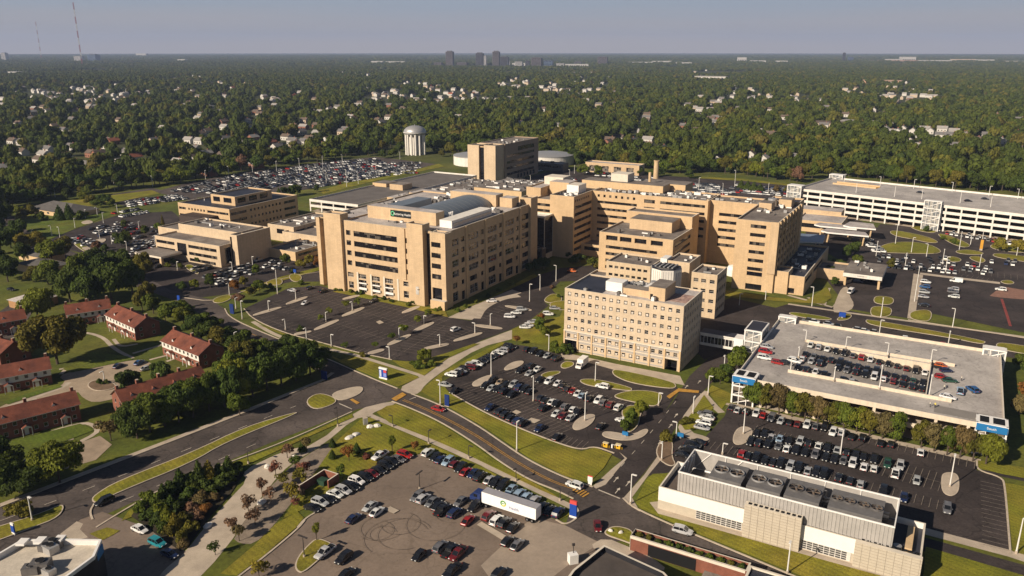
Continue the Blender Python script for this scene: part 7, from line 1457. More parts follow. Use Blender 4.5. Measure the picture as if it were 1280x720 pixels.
DT = [(DT[0][0] + (DT[-1][0] - DT[0][0]) * i / 18, DT[0][1] + (DT[-1][1] - DT[0][1]) * i / 18 + random.uniform(-1, 1)) for i in range(19) if i not in (12,)]
trees('in the row hiding the front of the deck', 'trees in front of the parking deck', [(x, y, random.uniform(3.9, 4.8), random.uniform(7.8, 9.4), c) for (x, y), c in zip(DT, 'mobmobomlobmobmbol')], 'mid')
trees('between footbridge and parking deck', 'trees by the footbridge', [(918, 464, 4.6, 8, 'm'), (926, 456, 4, 7, 'm'), (900, 480, 3, 5, 'm'), (890, 478, 3.2, 5.4, 'm'), (908, 472, 3.2, 5, 'd'), (940, 448, 3, 6, 'd')])
trees('on the entrance islands of the middle lot', 'small island trees of the middle lot', [(788, 531, 3., 5.4, 'm'), (803, 521, 3., 5.4, 'l'), (781, 537, 2.2, 3., 'm', 'shrub'), (833, 552, 2.6, 3.4, 'o', 'shrub'), (858, 530, 2.4, 2.4, 'o', 'shrub')])
trees('at the left corner of the white-blind block', 'planting at the block corner', [(693, 440, 3., 4.6, 'm', 'shrub'), (704, 443, 3., 4., 'm', 'shrub'), (712, 441, 2.6, 3.4, 'd', 'shrub'), (674, 414, 3.4, 6, 'm'), (676, 404, 2.4, 4, 'O'), (682, 422, 3, 4.6, 'l'), (646, 431, 2., 3.6, 'O', 'small'), (690, 360, 1.6, 1.6, 'r', 'shrub'), (698, 372, 1.6, 1.6, 'm', 'shrub')])
trees('on the islands of the large front lot', 'small trees of the front lot', [(433, 387, 2.2, 4., 'l', 'small'), (448, 383, 2.2, 4., 'l', 'small'), (521, 406, 2.3, 4.2, 'l', 'small'), (535, 398, 2.3, 4.2, 'l', 'small'), (505, 419, 2.5, 4.4, 'l', 'small'), (490, 427, 2.2, 3.4, 'm', 'small'), (412, 395, 2., 4., 'l', 'small'), (401, 402, 1.8, 3, 'l', 'small'), (376, 415, 1.8, 3, 'd', 'shrub'), (432, 436, 1.8, 2.6, 'm', 'small'), (469, 436, 1.8, 2.6, 'm', 'small'), (531, 453, 3.4, 5.4, 'l'), (522, 460, 3., 3., 'm', 'shrub'), (538, 458, 2.4, 2.4, 'm', 'shrub'), (453, 446, 1.6, 2., 'o', 'shrub')])
trees('along the front of the main hospital block', 'bushes in front of the main block', [(x, y, 1.7, random.uniform(1.2, 2.2), random.choice('dml'), 'shrub') for x, y in ((420, 363), (427, 364), (438, 366), (446, 368), (452, 368), (470, 373), (480, 375), (490, 378), (511, 383), (516, 380), (544, 389), (550, 388), (572, 390), (582, 385), (595, 378), (610, 371), (624, 364), (640, 356))])
trees('by the upper campus drive', 'trees by the upper drive', [(325, 366, 4, 6, 'm'), (314, 370, 3, 4.4, 'o'), (300, 379, 3.8, 4.6, 'r'), (293, 363, 3., 5, 'O'), (305, 358, 3, 5, 'y'), (320, 343, 3., 5.4, 'm'), (263, 360, 3.6, 7, 'd'), (243, 362, 2.6, 5, 'l'), (357, 332, 3, 6.4, 'm'), (376, 336, 3, 5, 'y'), (387, 332, 3, 6, 'y'), (397, 334, 3, 6, 'O'), (338, 362, 2.4, 3, 'd', 'shrub'), (228, 364, 3, 5, 'd'), (376, 356, 2, 2.4, 'm', 'shrub'), (366, 342, 2, 2.4, 'd', 'shrub'), (248, 328, 3, 4.4, 'm', 'shrub'), (226, 336, 2.4, 3, 'l', 'shrub')])
trees('in the west clinic lot', 'trees of the west clinic lot', [(152, 308, 5.4, 8, 'd'), (160, 304, 4, 7, 'm'), (181, 294, 3.6, 6, 'm'), (155, 285, 3, 5.4, 'm'), (200, 290, 3.6, 6, 'm'), (122, 312, 3.4, 5, 'r', 'shrub'), (131, 314, 3, 4, 'd', 'shrub'), (204, 284, 1.6, 8, 'o', 'conifer'), (216, 330, 2.6, 3, 'm', 'shrub'), (210, 334, 2.4, 2.4, 'l', 'shrub')])
trees('around the bungalow on the upper left lawn', 'trees around the bungalow', [(24, 268, 5, 6, 'l', 'shrub'), (32, 272, 5, 6, 'o', 'shrub'), (40, 268, 5, 7, 'o', 'shrub'), (27, 276, 4, 4.4, 'y', 'shrub'), (52, 276, 4, 6, 'm', 'shrub'), (75, 275, 4.6, 10, 'd', 'conifer'), (87, 274, 4.6, 10.6, 'd', 'conifer'), (106, 252, 6, 7, 'l'), (114, 256, 6, 7, 'o'), (131, 256, 7, 8, 'd'), (120, 260, 5, 6, 'm'), (102, 274, 5, 6, 'm', 'shrub'), (141, 260, 4, 6, 'm')])
trees('near the ambulance road and right-hand lots', 'trees of the right-hand lots', [(1249, 314, 5, 7.4, 'y'), (1272, 315, 5, 7, 'y'), (1114, 336, 3, 5.4, 'o'), (1043, 358, 3, 4.6, 'm'), (1068, 318, 4, 7, 'd'), (1058, 322, 4, 7, 'd'), (1072, 330, 3.6, 5, 'm'), (1091, 275, 4, 8, 'o'), (1106, 278, 3.4, 6, 'b'), (1038, 345, 4, 5, 'd'), (1048, 336, 4, 5, 'd'), (1158, 290, 2.4, 4, 'd', 'shrub'), (1192, 305, 2.6, 3.6, 'm', 'shrub'), (1178, 300, 2, 2.6, 'm', 'shrub')])
trees('at the right edge behind the parking deck', 'trees at the right edge', [(1278, 462, 4, 6.4, 'm'), (1274, 518, 3.6, 6.6, 'b'), (1284, 500, 4, 6, 'O'), (1290, 470, 4, 7, 'd')])
trees('in the shaded court beside the main block', 'trees of the shaded court', [(670, 338, 4, 6, 'd'), (680, 336, 4, 6, 'd'), (662, 340, 3.4, 5, 'd'), (725, 328, 4.4, 5, 'd'), (740, 332, 4, 4.4, 'm'), (716, 330, 3.6, 4, 'd'), (748, 336, 3, 3, 'o', 'shrub'), (710, 322, 3, 4, 'd')])
trees('behind the hospital by the service yard', 'trees by the service yard', [(729, 219, 7, 10, 'm'), (748, 220, 6, 9, 'm'), (797, 219, 6, 8, 'd'), (814, 222, 5, 8, 'd'), (826, 220, 5, 7, 'd'), (632, 235, 3.6, 6, 'm'), (356, 247, 4, 8, 'd'), (366, 246, 4, 9, 'd'), (349, 248, 3, 8, 'd', 'conifer'), (372, 244, 5, 8, 'm'), (396, 240, 3, 6, 'd'), (862, 223, 6, 8, 'd'), (926, 236, 4, 7, 'd', 'conifer'), (934, 237, 4, 7, 'd', 'conifer'), (942, 238, 4, 7, 'd', 'conifer'), (950, 239, 4, 6, 'd', 'conifer'), (970, 241, 4, 6, 'b'), (984, 242, 4, 6, 'o')])

poles('on top of the long white garage', 'lamp poles on the long white garage', [(x, y, h, 1) for x, y, h in ((1055, 229, 6.5), (1100, 232.5, 6.5), (1142, 236, 6.5), (1190, 240, 6.5), (1236, 245, 6.5), (1272, 249, 6.5), (1070, 241, 6.5), (1118, 246, 6.5), (1152, 249, 6.5), (1200, 254, 6.5), (1238, 259, 6.5))], z0=15.2, parts=False)
for (px, lb, a) in (((1150, 241.5), 'lone dark car on the garage roof, middle', AU), ((1231, 249.5), 'lone dark car on the garage roof, right', AU), ((1210, 252), 'lone dark car right of the stair tower on the garage roof', AU + .3)):
    x, y = g(*px, 15.2); car('sedan', 'black', x, y, 15.2, a, lb, 'cars on the long white garage', False)
trees('filling the planting bed beside the plaza', 'low shrubs of the planting bed', [(172 + 12 * (i % 11) + random.uniform(-4, 4), 0, random.uniform(1.8, 2.8), random.uniform(1.6, 3.4), random.choice('ddmdo'), 'shrub') for i in range(0)] + [(x, y, random.uniform(2., 2.8), random.uniform(1.6, 3.2), c, 'shrub') for x, y, c in ((176, 640, 'm'), (188, 648, 'd'), (194, 642, 'd'), (204, 664, 'd'), (214, 670, 'o'), (222, 652, 'd'), (212, 650, 'd'), (230, 634, 'd'), (244, 618, 'm'), (258, 612, 'd'), (268, 604, 'd'), (280, 600, 'd'), (292, 596, 'd'), (228, 664, 'm'), (238, 666, 'o'), (198, 656, 'd'), (250, 634, 'b'), (270, 626, 'b'), (224, 616, 'd'), (236, 612, 'd'))])
trees('on the turning-circle island', 'bushes of the turning circle', [(125, 481, 1.6, 2.2, 'd', 'shrub'), (133, 480, 1.4, 1.6, 'm', 'shrub')])
trees('around the foot of the water tower', 'trees around the water tower', [(492, 196, 6, 9, 'm'), (478, 198, 6, 9, 'd'), (545, 192, 6, 9, 'd'), (552, 196, 5, 7, 'o'), (500, 190, 7, 11, 'd'), (536, 189, 7, 11, 'd')])
trees('along the lawn road at upper left', 'trees along the upper left lawn road', [(16, 258, 7, 11, 'd'), (34, 255, 7, 11, 'd'), (52, 252, 7, 10, 'd'), (84, 250, 6, 9, 'd'), (110, 246, 6, 9, 'm'), (-20, 275, 9, 14, 'd'), (8, 276, 7, 12, 'd'), (14, 310, 7, 11, 'd'), (30, 326, 6, 10, 'd'), (26, 290, 5, 8, 'd')])

for k in range(11):
    o = link('planting', random.choice(SHR), Sb, (1.3 + k * 2.3, 1.75, 3.05), random.uniform(0, 6)); o.scale = (1.2, 1.1, random.uniform(.7, 1.3)); o.color = (*GC[random.choice('dmo')], 1)
# ------------------------------------------------------------------ the wooded suburb to the horizon
random.seed(11)
EDGE = [(-400, 290), (-100, 268), (0, 257), (60, 249), (190, 233.5), (250, 226), (330, 212), (420, 200.5), (470, 194.5), (495, 187), (540, 185), (562, 195), (640, 196), (700, 200), (724, 209), (790, 212), (840, 218), (870, 218), (930, 221), (1000, 229), (1022, 221), (1044, 221), (1130, 230), (1280, 244), (1700, 290)]
def edge(x):
    if x <= EDGE[0][0]: return EDGE[0][1]
    for (a, b_), (c, d) in zip(EDGE, EDGE[1:]):
        if x <= c: return b_ + (d - b_) * (x - a) / (c - a)
    return EDGE[-1][1]
# houses
RW = [mat('house_roof_grey', (.15, .14, .135), .9, .15, .3), mat('house_roof_brown', (.12, .09, .07), .9, .15, .3), mat('house_roof_pale', (.30, .28, .26), .9, .1, .3), mat('house_roof_red', (.28, .10, .06), .9, .15, .3)]
WW = [mat('house_wall_white', (.52, .49, .45), .8, .05, .3), mat('house_wall_tan', (.48, .38, .28), .85, .08, .3), mat('house_wall_brick', (.26, .12, .08), .9, .12, .4)]
HME = {}
def house_mesh(i, j, big):
    if (i, j, big) in HME: return HME[(i, j, big)]
    b = MB(); Lx, D, h, r = (30, 14, 6, 3) if big else (12.5, 8.4, 4.7, 3.2)
    b.box(0, Lx, 0, D, 0, h, WW[i], 'tb'); b.poly([(0, D, h), (0, 0, h), (0, D / 2, h + r)], WW[i]); b.poly([(Lx, 0, h), (Lx, D, h), (Lx, D / 2, h + r)], WW[i])
    b.poly([(-.5, -.5, h - .2), (Lx + .5, -.5, h - .2), (Lx + .5, D / 2, h + r), (-.5, D / 2, h + r)], RW[j]); b.poly([(Lx + .5, D + .5, h - .2), (-.5, D + .5, h - .2), (-.5, D / 2, h + r), (Lx + .5, D / 2, h + r)], RW[j])
    for k in range(3): b.box(1.4 + k * 4, 2.6 + k * 4, -.06, -.004, 1., 2.6, GLASS, 'k'); 
    for y in (1.4, 5.6): b.box(-.06, -.004, y, y + 1.2, 1., 2.6, GLASS, 'r')
    b.box(Lx * .7, Lx * .7 + .9, D / 2 - .5, D / 2 + .4, h + r - 1, h + r + 1, WW[2])
    HME[(i, j, big)] = b.mesh('house'); return HME[(i, j, big)]
HOUSES = []
WN = ['white', 'tan', 'red-brick']; RN = ['grey', 'brown', 'pale', 'red']
def house(x, y, a, region, i=None, j=None, big=False):
    i = random.choices([0, 1, 2], [6, 2, 1])[0] if i is None else i; j = random.choices([0, 1, 2, 3], [4, 3, 3, .4])[0] if j is None else j
    o = link('house', house_mesh(i, j, big), None, (x, y, 0), a); HOUSES.append((x, y, big))
    tag(o, f'{"long low" if big else "small"} {WN[i]} house, {RN[j]} roof, among trees {region}', 'house', f'{WN[i]} {RN[j]}-roofed houses {region}'); return o
def inview(x, y): p = proj(x, y); return -40 < p[0] < 1320 and p[1] < edge(p[0]) - 1
def suburb(px0, px1, ytop, ybot, n, region, seed):
    """streets of houses between two photo rows of ground"""
    r = random.Random(seed); k = 0; tries = 0
    while k < n and tries < 4000:
        tries += 1; px = r.uniform(px0, px1); py = ybot - (ybot - ytop) * r.random() ** .8
        if py > edge(px) - 4: continue
        x, y = g(px, py); st = 55. ; u, v = UV(x, y); v = round(v / st) * st + r.choice([-14, 14]); u = round(u / 19) * 19; x, y = W(u, v)
        if not inview(x, y) or any((x - q[0]) ** 2 + (y - q[1]) ** 2 < 17 ** 2 for q in HOUSES): continue
        house(x, y, YAW + r.choice([0, 0, math.pi / 2]) + r.uniform(-.05, .05), region); k += 1
suburb(-10, 470, 110, 225, 165, 'in the left suburb', 1); suburb(480, 900, 110, 160, 44, 'in the woods beyond the office tower', 2); suburb(840, 1280, 118, 205, 44, 'in the woods at the right', 3); suburb(720, 1000, 150, 208, 18, 'in the woods behind the chimney', 4)
for (px, py, n, region, i, j) in ((592, 127, 9, 'in the pale row far beyond the water tower', 0, 2), (655, 125, 4, 'in the pale row far beyond the water tower', 0, 2), (1142, 168, 10, 'in the white cluster of the right-hand woods', 0, 2), (1180, 172, 6, 'in the white cluster of the right-hand woods', 0, 0)):
    x0, y0 = g(px, py)
    for k in range(n): house(x0 + (k % 5) * 22 - 40 + random.uniform(-4, 4), y0 + (k // 5) * 34 + random.uniform(-6, 6), YAW + random.choice([0, 1.57]), region, i, j)
FHW, FHR = mat('far_hall_wall', (.46, .44, .41), .9), mat('far_hall_roof', (.34, .33, .32), .9)
for (px, py, L_, D, h, lb, wm, rm) in ((1010, 158, 60, 26, 6, 'long low brown-roofed block in the clearing of the right-hand woods', WW[1], RW[1]), (1050, 157, 70, 30, 6, 'wide flat pale-roofed block in the clearing of the right-hand woods', WW[1], RW[2]), (1046, 104, 190, 60, 10, 'long pale orange shopping block in the far right woods', mat('far_orange_wall', (.50, .30, .20), .9), mat('far_orange_roof', (.42, .27, .19), .9)), (1190, 104, 110, 50, 9, 'pale shed beyond the woods at far right', WW[0], RW[2]), (868, 98, 120, 40, 8, 'thin white shed row in the far woods right of centre', WW[0], RW[2]), (980, 104, 50, 30, 8, 'small white shed in the far woods', WW[0], RW[2]),
    (464, 79.5, 90, 40, 18, 'far white hall left of the skyline', FHW, FHR), (482, 79.5, 150, 40, 16, 'longer far white hall left of the skyline', FHW, FHR), (640, 82, 110, 40, 16, 'far white hall among the skyline towers', FHW, FHR), (706, 83, 150, 50, 14, 'far pale hall right of the skyline towers', FHW, FHR), (785, 80, 180, 50, 14, 'far white sheds right of the skyline', FHW, FHR), (815, 79, 150, 50, 16, 'second far white shed right of the skyline', FHW, FHR), (845, 80.5, 110, 50, 14, 'third far white shed right of the skyline', FHW, FHR), (922, 78, 70, 40, 40, 'far pale block standing in the right-hand horizon woods', FHW, FHR), (938, 78.5, 120, 40, 18, 'far white hall in the right-hand horizon woods', FHW, FHR), (970, 78.5, 90, 40, 16, 'low far white hall right of the pale block', FHW, FHR),
    (1088, 78, 420, 60, 18, 'long far pink-brown roofline at right', mat('far_pink', (.42, .26, .2), .9), RW[1]), (1108, 78, 130, 50, 26, 'far white complex on the right horizon', FHW, FHR), (1126, 77.5, 120, 50, 42, 'tall far white complex on the right horizon', FHW, FHR), (1150, 78.5, 240, 50, 20, 'far tan strip building on the right horizon', FHW, FHR), (1190, 77, 200, 50, 22, 'second far tan strip building on the right horizon', WW[1], RW[1]), (1222, 78, 130, 50, 22, 'far white hall at the right edge horizon', FHW, FHR), (1256, 78.5, 160, 50, 14, 'thin far white hall at the right edge', FHW, FHR), (10, 92, 120, 40, 8, 'far white shed row at the left edge', FHW, FHR), (222, 77.5, 70, 40, 22, 'far white hall left of the masts road', FHW, FHR), (170, 70.5, 160, 60, 40, 'far pale dome hall on the left horizon', FHW, FHR)):
    x, y = g(px, py); b = MB(); b.box(0, L_, 0, D, 0, h, wm, 'tb'); t = thing('commercial_building', lb, 'building', (x, y, 0), -.12 if py < 90 else YAW); b.build('wall', t); b = MB(); b.box(-1, L_ + 1, -1, D + 1, h, h + 1.2, rm); b.build('roof', t)
    b = MB()
    for k in range(int(L_ / 14)): b.box(4 + k * 14, 11 + k * 14, -.3, -.01, 1, h * .55, GLASS, 'k')
    b.build('window', t); HOUSES.append((x + L_ / 2, y, True))
# skyline
SKM = {'dk': mat('tower_dark', (.055, .05, .055), .5, .1, .02), 'br': mat('tower_brown', (.115, .095, .09), .7, .1, .02), 'lt': mat('tower_pale', (.45, .43, .42), .6, .1, .02), 'bl': mat('tower_blue', (.10, .14, .22), .3, .1, .02)}
for (px, py, pt, w, m, lb) in ((561.5, 82, 64, 8.5, 'br', 'dark brown skyline tower standing alone, leftmost of the skyline'), (599, 82.5, 66, 8.5, 'dk', 'dark skyline tower paired with a paler slab'), (605, 82.5, 69.5, 5.5, 'lt', 'pale slab beside the dark skyline tower'), (619.5, 82.5, 64, 8, 'br', 'tallest brown skyline tower'), (630, 83, 71, 9.5, 'dk', 'stepped dark skyline block right of the tallest tower'), (636, 82.5, 76, 2.6, 'lt', 'thin white skyline tower'), (670, 83, 72, 12, 'br', 'broad brown skyline block'), (684.5, 83, 76, 11, 'bl', 'low blue-grey skyline block with mast'), (547, 82, 78, 9, 'br', 'low brown block left of the lone skyline tower'), (577, 82.5, 78, 12, 'br', 'low brown block between the lone tower and the dark pair'), (648, 83, 77, 9, 'lt', 'low pale block right of the stepped skyline block'), (659, 82.5, 76, 5, 'dk', 'small dark block left of the broad brown skyline block'), (700, 83, 79, 9, 'lt', 'low pale block right of the blue-grey skyline block'), (722, 81, 77, 8, 'br', 'low brown block between the skyline cluster and the lone right tower'), (752.5, 80.5, 71, 11, 'br', 'flared brown skyline tower standing alone at right'), (5, 76.5, 66, 6, 'lt', 'far pale tower at the left edge'), (97, 77.5, 70, 9, 'lt', 'white far tower left of the tall mast foot'), (115, 77.5, 68, 11, 'bl', 'blue-grey far tower right of the tall mast foot'), (1054.5, 77, 66, 3.4, 'dk', 'thin dark tower on the right horizon'), (1063, 77, 71, 6, 'bl', 'low domed block beside the thin tower on the right horizon')):
    x, y = g(px, py); s = w * 1.0 * math.hypot(y, H) / F; h = hgt(px, py, pt); t = thing('skyscraper', lb, 'tower', (x, y, 0), -.25); b = MB(); b.box(-s / 2, s / 2, 0, s * .8, 0, h * .97, SKM[m]); b.build('wall', t); HOUSES.append((x, y, True))
    b = MB(); b.box(-s * .32, s * .32, s * .1, s * .6, h * .97, h * 1.03, SKM['dk']); b.build('roof', t)
    b = MB(); nf = max(3, int(h / 7))
    for k in range(nf): b.box(-s * .46, s * .46, -.6, -.05, h * .95 * (k + .3) / nf, h * .95 * (k + .75) / nf, GLASSK, 'k')
    b.build('window', t)
for (px, py, pt, lb, wd) in ((103, 82, 1, 'tall red and white banded broadcast mast against the sky', 7.), (52, 74, 27, 'faint farther broadcast mast at the left', 7.), (340 / 2.977 + 425, 120, 106, 'short pale radio mast in the woods beyond the water tower', 2.4)):
    x, y = g(px, py); h = hgt(px, py, pt); t = thing('radio_mast', lb, 'mast', (x, y, 0), 0); nseg = 9; w = wd
    for k in range(nseg):
        b = MB(); z0, z1 = h * k / nseg, h * (k + 1) / nseg; m = mat('mast_red', (.30, .05, .04), .7) if k % 2 == 0 else mat('mast_white', (.6, .58, .56), .7)
        for a in (0, 2.094, 4.189): c, s = math.cos(a) * w / 2, math.sin(a) * w / 2; b.tube((c, s, z0), (c, s, z1), w * .11, 5, m)
        for q in range(6):
            za, zb = z0 + (z1 - z0) * q / 6, z0 + (z1 - z0) * (q + 1) / 6
            for i in range(3):
                a0, a1 = 2.094 * i, 2.094 * (i + 1); b.tube((math.cos(a0) * w / 2, math.sin(a0) * w / 2, za), (math.cos(a1) * w / 2, math.sin(a1) * w / 2, zb), w * .07, 4, m)
        b.build('mast_section', t)
# trees on the near forest edge: individuals
def clear(x, y, rad=9.):
    for q in HOUSES:
        rr = rad + (14 if q[2] else 5)
        dx, dy = x - q[0] - (7 if not q[2] else 0), y - q[1]
        if dx * dx + dy * dy < rr * rr: return False
    return True
edge_pts = []
for (xa, xb, reg, grp) in ((-30, 205, 'along the forest edge above the left lawn road', 'left'), (205, 500, 'along the forest edge behind the far staff lot', 'lot'), (540, 730, 'along the forest edge behind the round tanks', 'tank'), (730, 1020, 'along the forest edge behind the back lot', 'back'), (1020, 1300, 'along the forest edge behind the long white garage', 'garage')):
    n = int((xb - xa) / 9); sp = []
    for i in range(n):
        px = xa + (xb - xa) * (i + random.uniform(.2, .8)) / n; py = edge(px) - random.uniform(0, 5); x, y = g(px, py)
        if not clear(x, y, 3) or abs(px - 518) < 16: continue
        edge_pts.append((x, y)); sp.append((px, py, random.uniform(6.5, 10.), random.uniform(11, 16), random.choices('dmlor', [5, 5, 1.5, 3, .08])[0]))
    trees(reg, 'forest edge trees ' + reg, sp, 'mid')
print('individual trees', N_TREES[0])
# the wood itself, one object
def scatter(name, pts, sources):
    me = bpy.data.meshes.new(name); me.from_pydata([p[:3] for p in pts], [], [])
    for nm, idx, ty in (('sz', 3, 'FLOAT'), ('rz', 4, 'FLOAT'), ('hz', 6, 'FLOAT')):
        at = me.attributes.new(nm, ty, 'POINT'); at.data.foreach_set('value', [float(p[idx]) for p in pts])
    at = me.attributes.new('kind', 'INT', 'POINT'); at.data.foreach_set('value', [int(p[5]) for p in pts])
    o = struct(link(name, me), 'stuff')
    ng = bpy.data.node_groups.new(name + '_scatter', 'GeometryNodeTree'); ng.interface.new_socket('Geometry', in_out='INPUT', socket_type='NodeSocketGeometry'); ng.interface.new_socket('Geometry', in_out='OUTPUT', socket_type='NodeSocketGeometry')
    n = ng.nodes; L = ng.links; gi = n.new('NodeGroupInput'); go = n.new('NodeGroupOutput'); ip = n.new('GeometryNodeInstanceOnPoints'); jn = n.new('GeometryNodeJoinGeometry')
    for so in reversed(sources):
        src = bpy.data.objects.new('crown_source', so); oi = n.new('GeometryNodeObjectInfo'); oi.inputs['Object'].default_value = src; oi.inputs['As Instance'].default_value = True; L.new(oi.outputs['Geometry'], jn.inputs[0])
    A_ = lambda nm, ty: (lambda q: (setattr(q, 'data_type', ty), q.inputs['Name'].__setattr__('default_value', nm), q)[2])(n.new('GeometryNodeInputNamedAttribute'))
    sz, hz, rz, kd = A_('sz', 'FLOAT'), A_('hz', 'FLOAT'), A_('rz', 'FLOAT'), A_('kind', 'INT')
    cs = n.new('ShaderNodeCombineXYZ'); L.new(sz.outputs[0], cs.inputs[0]); L.new(sz.outputs[0], cs.inputs[1]); L.new(hz.outputs[0], cs.inputs[2])
    cr = n.new('ShaderNodeCombineXYZ'); L.new(rz.outputs[0], cr.inputs[2]); er = n.new('FunctionNodeEulerToRotation'); L.new(cr.outputs[0], er.inputs[0])
    L.new(gi.outputs[0], ip.inputs['Points']); L.new(jn.outputs[0], ip.inputs['Instance']); ip.inputs['Pick Instance'].default_value = True; L.new(kd.outputs[0], ip.inputs['Instance Index']); L.new(er.outputs[0], ip.inputs['Rotation']); L.new(cs.outputs[0], ip.inputs['Scale']); L.new(ip.outputs[0], go.inputs[0])
    md = o.modifiers.new('scatter', 'NODES'); md.node_group = ng; return o
FV = [crown_mesh(700 + k, 640, .12, LEAFF, 10, jit=.4) for k in range(8)]
FARB = [q for q in HOUSES if q[1] > 3000]
# the thousands of farther roofs that only read as pale specks
b = MB()
for _ in range(900):
    px, py = random.uniform(-10, 1290), 84 + 46 * random.random() ** .8
    nn_ = math.sin(px * .013 + py * .11) + math.sin(px * .031 - py * .07)
    if nn_ < .1: continue
    x, y = g(px, py); a = YAW + random.choice([0, 1.57]); c, s_ = math.cos(a), math.sin(a); Lx, D, h = random.uniform(8, 17), random.uniform(5, 8), random.uniform(4, 6.5)
    P = lambda p, q, z: (x + p * c - q * s_, y + p * s_ + q * c, z); w_ = random.choice([WW[0], WW[0], WW[1]]); r_ = random.choice([RW[0], RW[2], RW[2], RW[1]])
    k = [(-Lx, -D), (Lx, -D), (Lx, D), (-Lx, D)]; k = [(p * .5, q * .6) for p, q in k]
    for i in range(4): j = (i + 1) % 4; b.poly([P(*k[i], 0), P(*k[j], 0), P(*k[j], h), P(*k[i], h)], w_)
    u0, u1 = P(k[0][0], 0, h + 3), P(k[1][0], 0, h + 3)
    b.poly([P(*k[0], h), P(*k[1], h), u1, u0], r_); b.poly([P(*k[2], h), P(*k[3], h), u0, u1], r_); b.poly([P(*k[1], h), P(*k[2], h), u1], w_); b.poly([P(*k[3], h), P(*k[0], h), u0], w_)
    FARB.append((x, y, False))
struct(b.build('distant_houses'), 'stuff')
from mathutils import noise
cell = {}
for q in HOUSES: cell.setdefault((int(q[0] // 100), int(q[1] // 100)), []).append(q)
def near_house(x, y, RT):
    for i in (-1, 0, 1):
        for j in (-1, 0, 1):
            for q in cell.get((int(x // 100) + i, int(y // 100) + j), ()):
                dx, dy = x - q[0] - (5 if not q[2] else 0), y - q[1] - 2
                rr = 5. + RT * .75 if not q[2] else 36
                if dx * dx + dy * dy < rr * rr: return True
                # a garden on the camera side, so that some house fronts show between the crowns
                if not q[2] and abs(x - q[0] - 4 - (y - q[1]) * q[0] / max(300., q[1])) < 4.5 + RT * .8 and -(14. + max(0., q[1] - 650.) * (.14 if (int(abs(q[0]) * 7) % 4) else .03)) < dy < 0: return True
    return False
FCELL = {}
for q in FARB:
    w_, l_ = (90, 420) if q[2] else (21, .06 * q[1])
    for i in range(int((q[0] - w_) // 60), int((q[0] + w_) // 60) + 1):
        for j in range(int((q[1] - l_) // 60), int((q[1] + 40) // 60) + 1): FCELL.setdefault((i, j), []).append((q[0], q[1], w_, l_))
def farblock(X, Z): return any(abs(X - q[0]) < q[2] and -q[3] < Z - q[1] < 30 for q in FCELL.get((int(X // 60), int(Z // 60)), ()))
pts = []; Yv = 520.
while Yv < 3300:
    st = 12.6 if Yv < 1600 else 13.6
    wx = Yv * .70 + 60; x = -wx
    while x < wx:
        X = x + random.uniform(-.45, .45) * st; Z = Yv + random.uniform(-.45, .45) * st; x += st
        p = proj(X, Z)
        if p[1] > edge(p[0]) - 5 or p[0] < -60 or p[0] > 1340: continue
        nv = noise.noise((X * .006, Z * .006, 0)) + .4 * noise.noise((X * .02, Z * .02, 3))
        dens = .84 if nv > -.25 else .55
        if p[0] < 500 and p[1] > 108: dens *= .84
        k = random.uniform(.6, 1.35); RT = 9.2 * k * (1.12 if nv > 0 else .9)
        if random.random() > dens or near_house(X, Z, RT) or farblock(X, Z): continue
        # residential streets every 110 m
        u, v = UV(X, Z)
        if p[0] < 700 and abs((v % 110) - 55) < 5.5 and nv < .25: continue
        pts.append((X, Z, random.uniform(-.6, 0), RT, random.uniform(0, 6.28), random.randrange(8), 13.6 * k * random.uniform(.85, 1.25)))
    Yv += st
print('forest trees', len(pts)); scatter('forest', pts, FV)
pts = []; Yv = 3290.
while Yv < 13500:
    st = 23. if Yv < 5200 else (36. if Yv < 8000 else 60.); wx = Yv * .70 + 80; x = -wx
    while x < wx:
        X = x + random.uniform(-.45, .45) * st; Z = Yv + random.uniform(-.45, .45) * st; x += st
        p = proj(X, Z)
        if p[0] < -40 or p[0] > 1320: continue
        if noise.noise((X * .0016, Z * .0016, 5)) < -.36 or random.random() > .86 or farblock(X, Z): continue
        k = random.uniform(.7, 1.3); pts.append((X, Z, -1., st * .58 * k, random.uniform(0, 6.28), random.randrange(8), random.uniform(9, 18) * (1.25 if st > 30 else 1)))
    Yv += st
print('far trees', len(pts)); scatter('far_woods', pts, FV)

# ------------------------------------------------------------------ sun, sky, air, camera
EL, AZ = math.radians(30), math.radians(38)        # light travels towards AZ
w = bpy.data.worlds.new('World'); S.world = w; w.use_nodes = True; nt = w.node_tree; n = nt.nodes; L = nt.links
sky = n.new('ShaderNodeTexSky'); sky.sky_type = 'NISHITA'; sky.sun_disc = False; sky.sun_elevation = EL; sky.sun_rotation = math.radians(232); sky.altitude = 300; sky.air_density = 1.; sky.dust_density = 1.2; sky.ozone_density = 2.5
bg = n['Background']; bg.inputs[1].default_value = .032
hs = n.new('ShaderNodeHueSaturation'); hs.inputs['Saturation'].default_value = 1.; L.new(sky.outputs[0], hs.inputs['Color'])
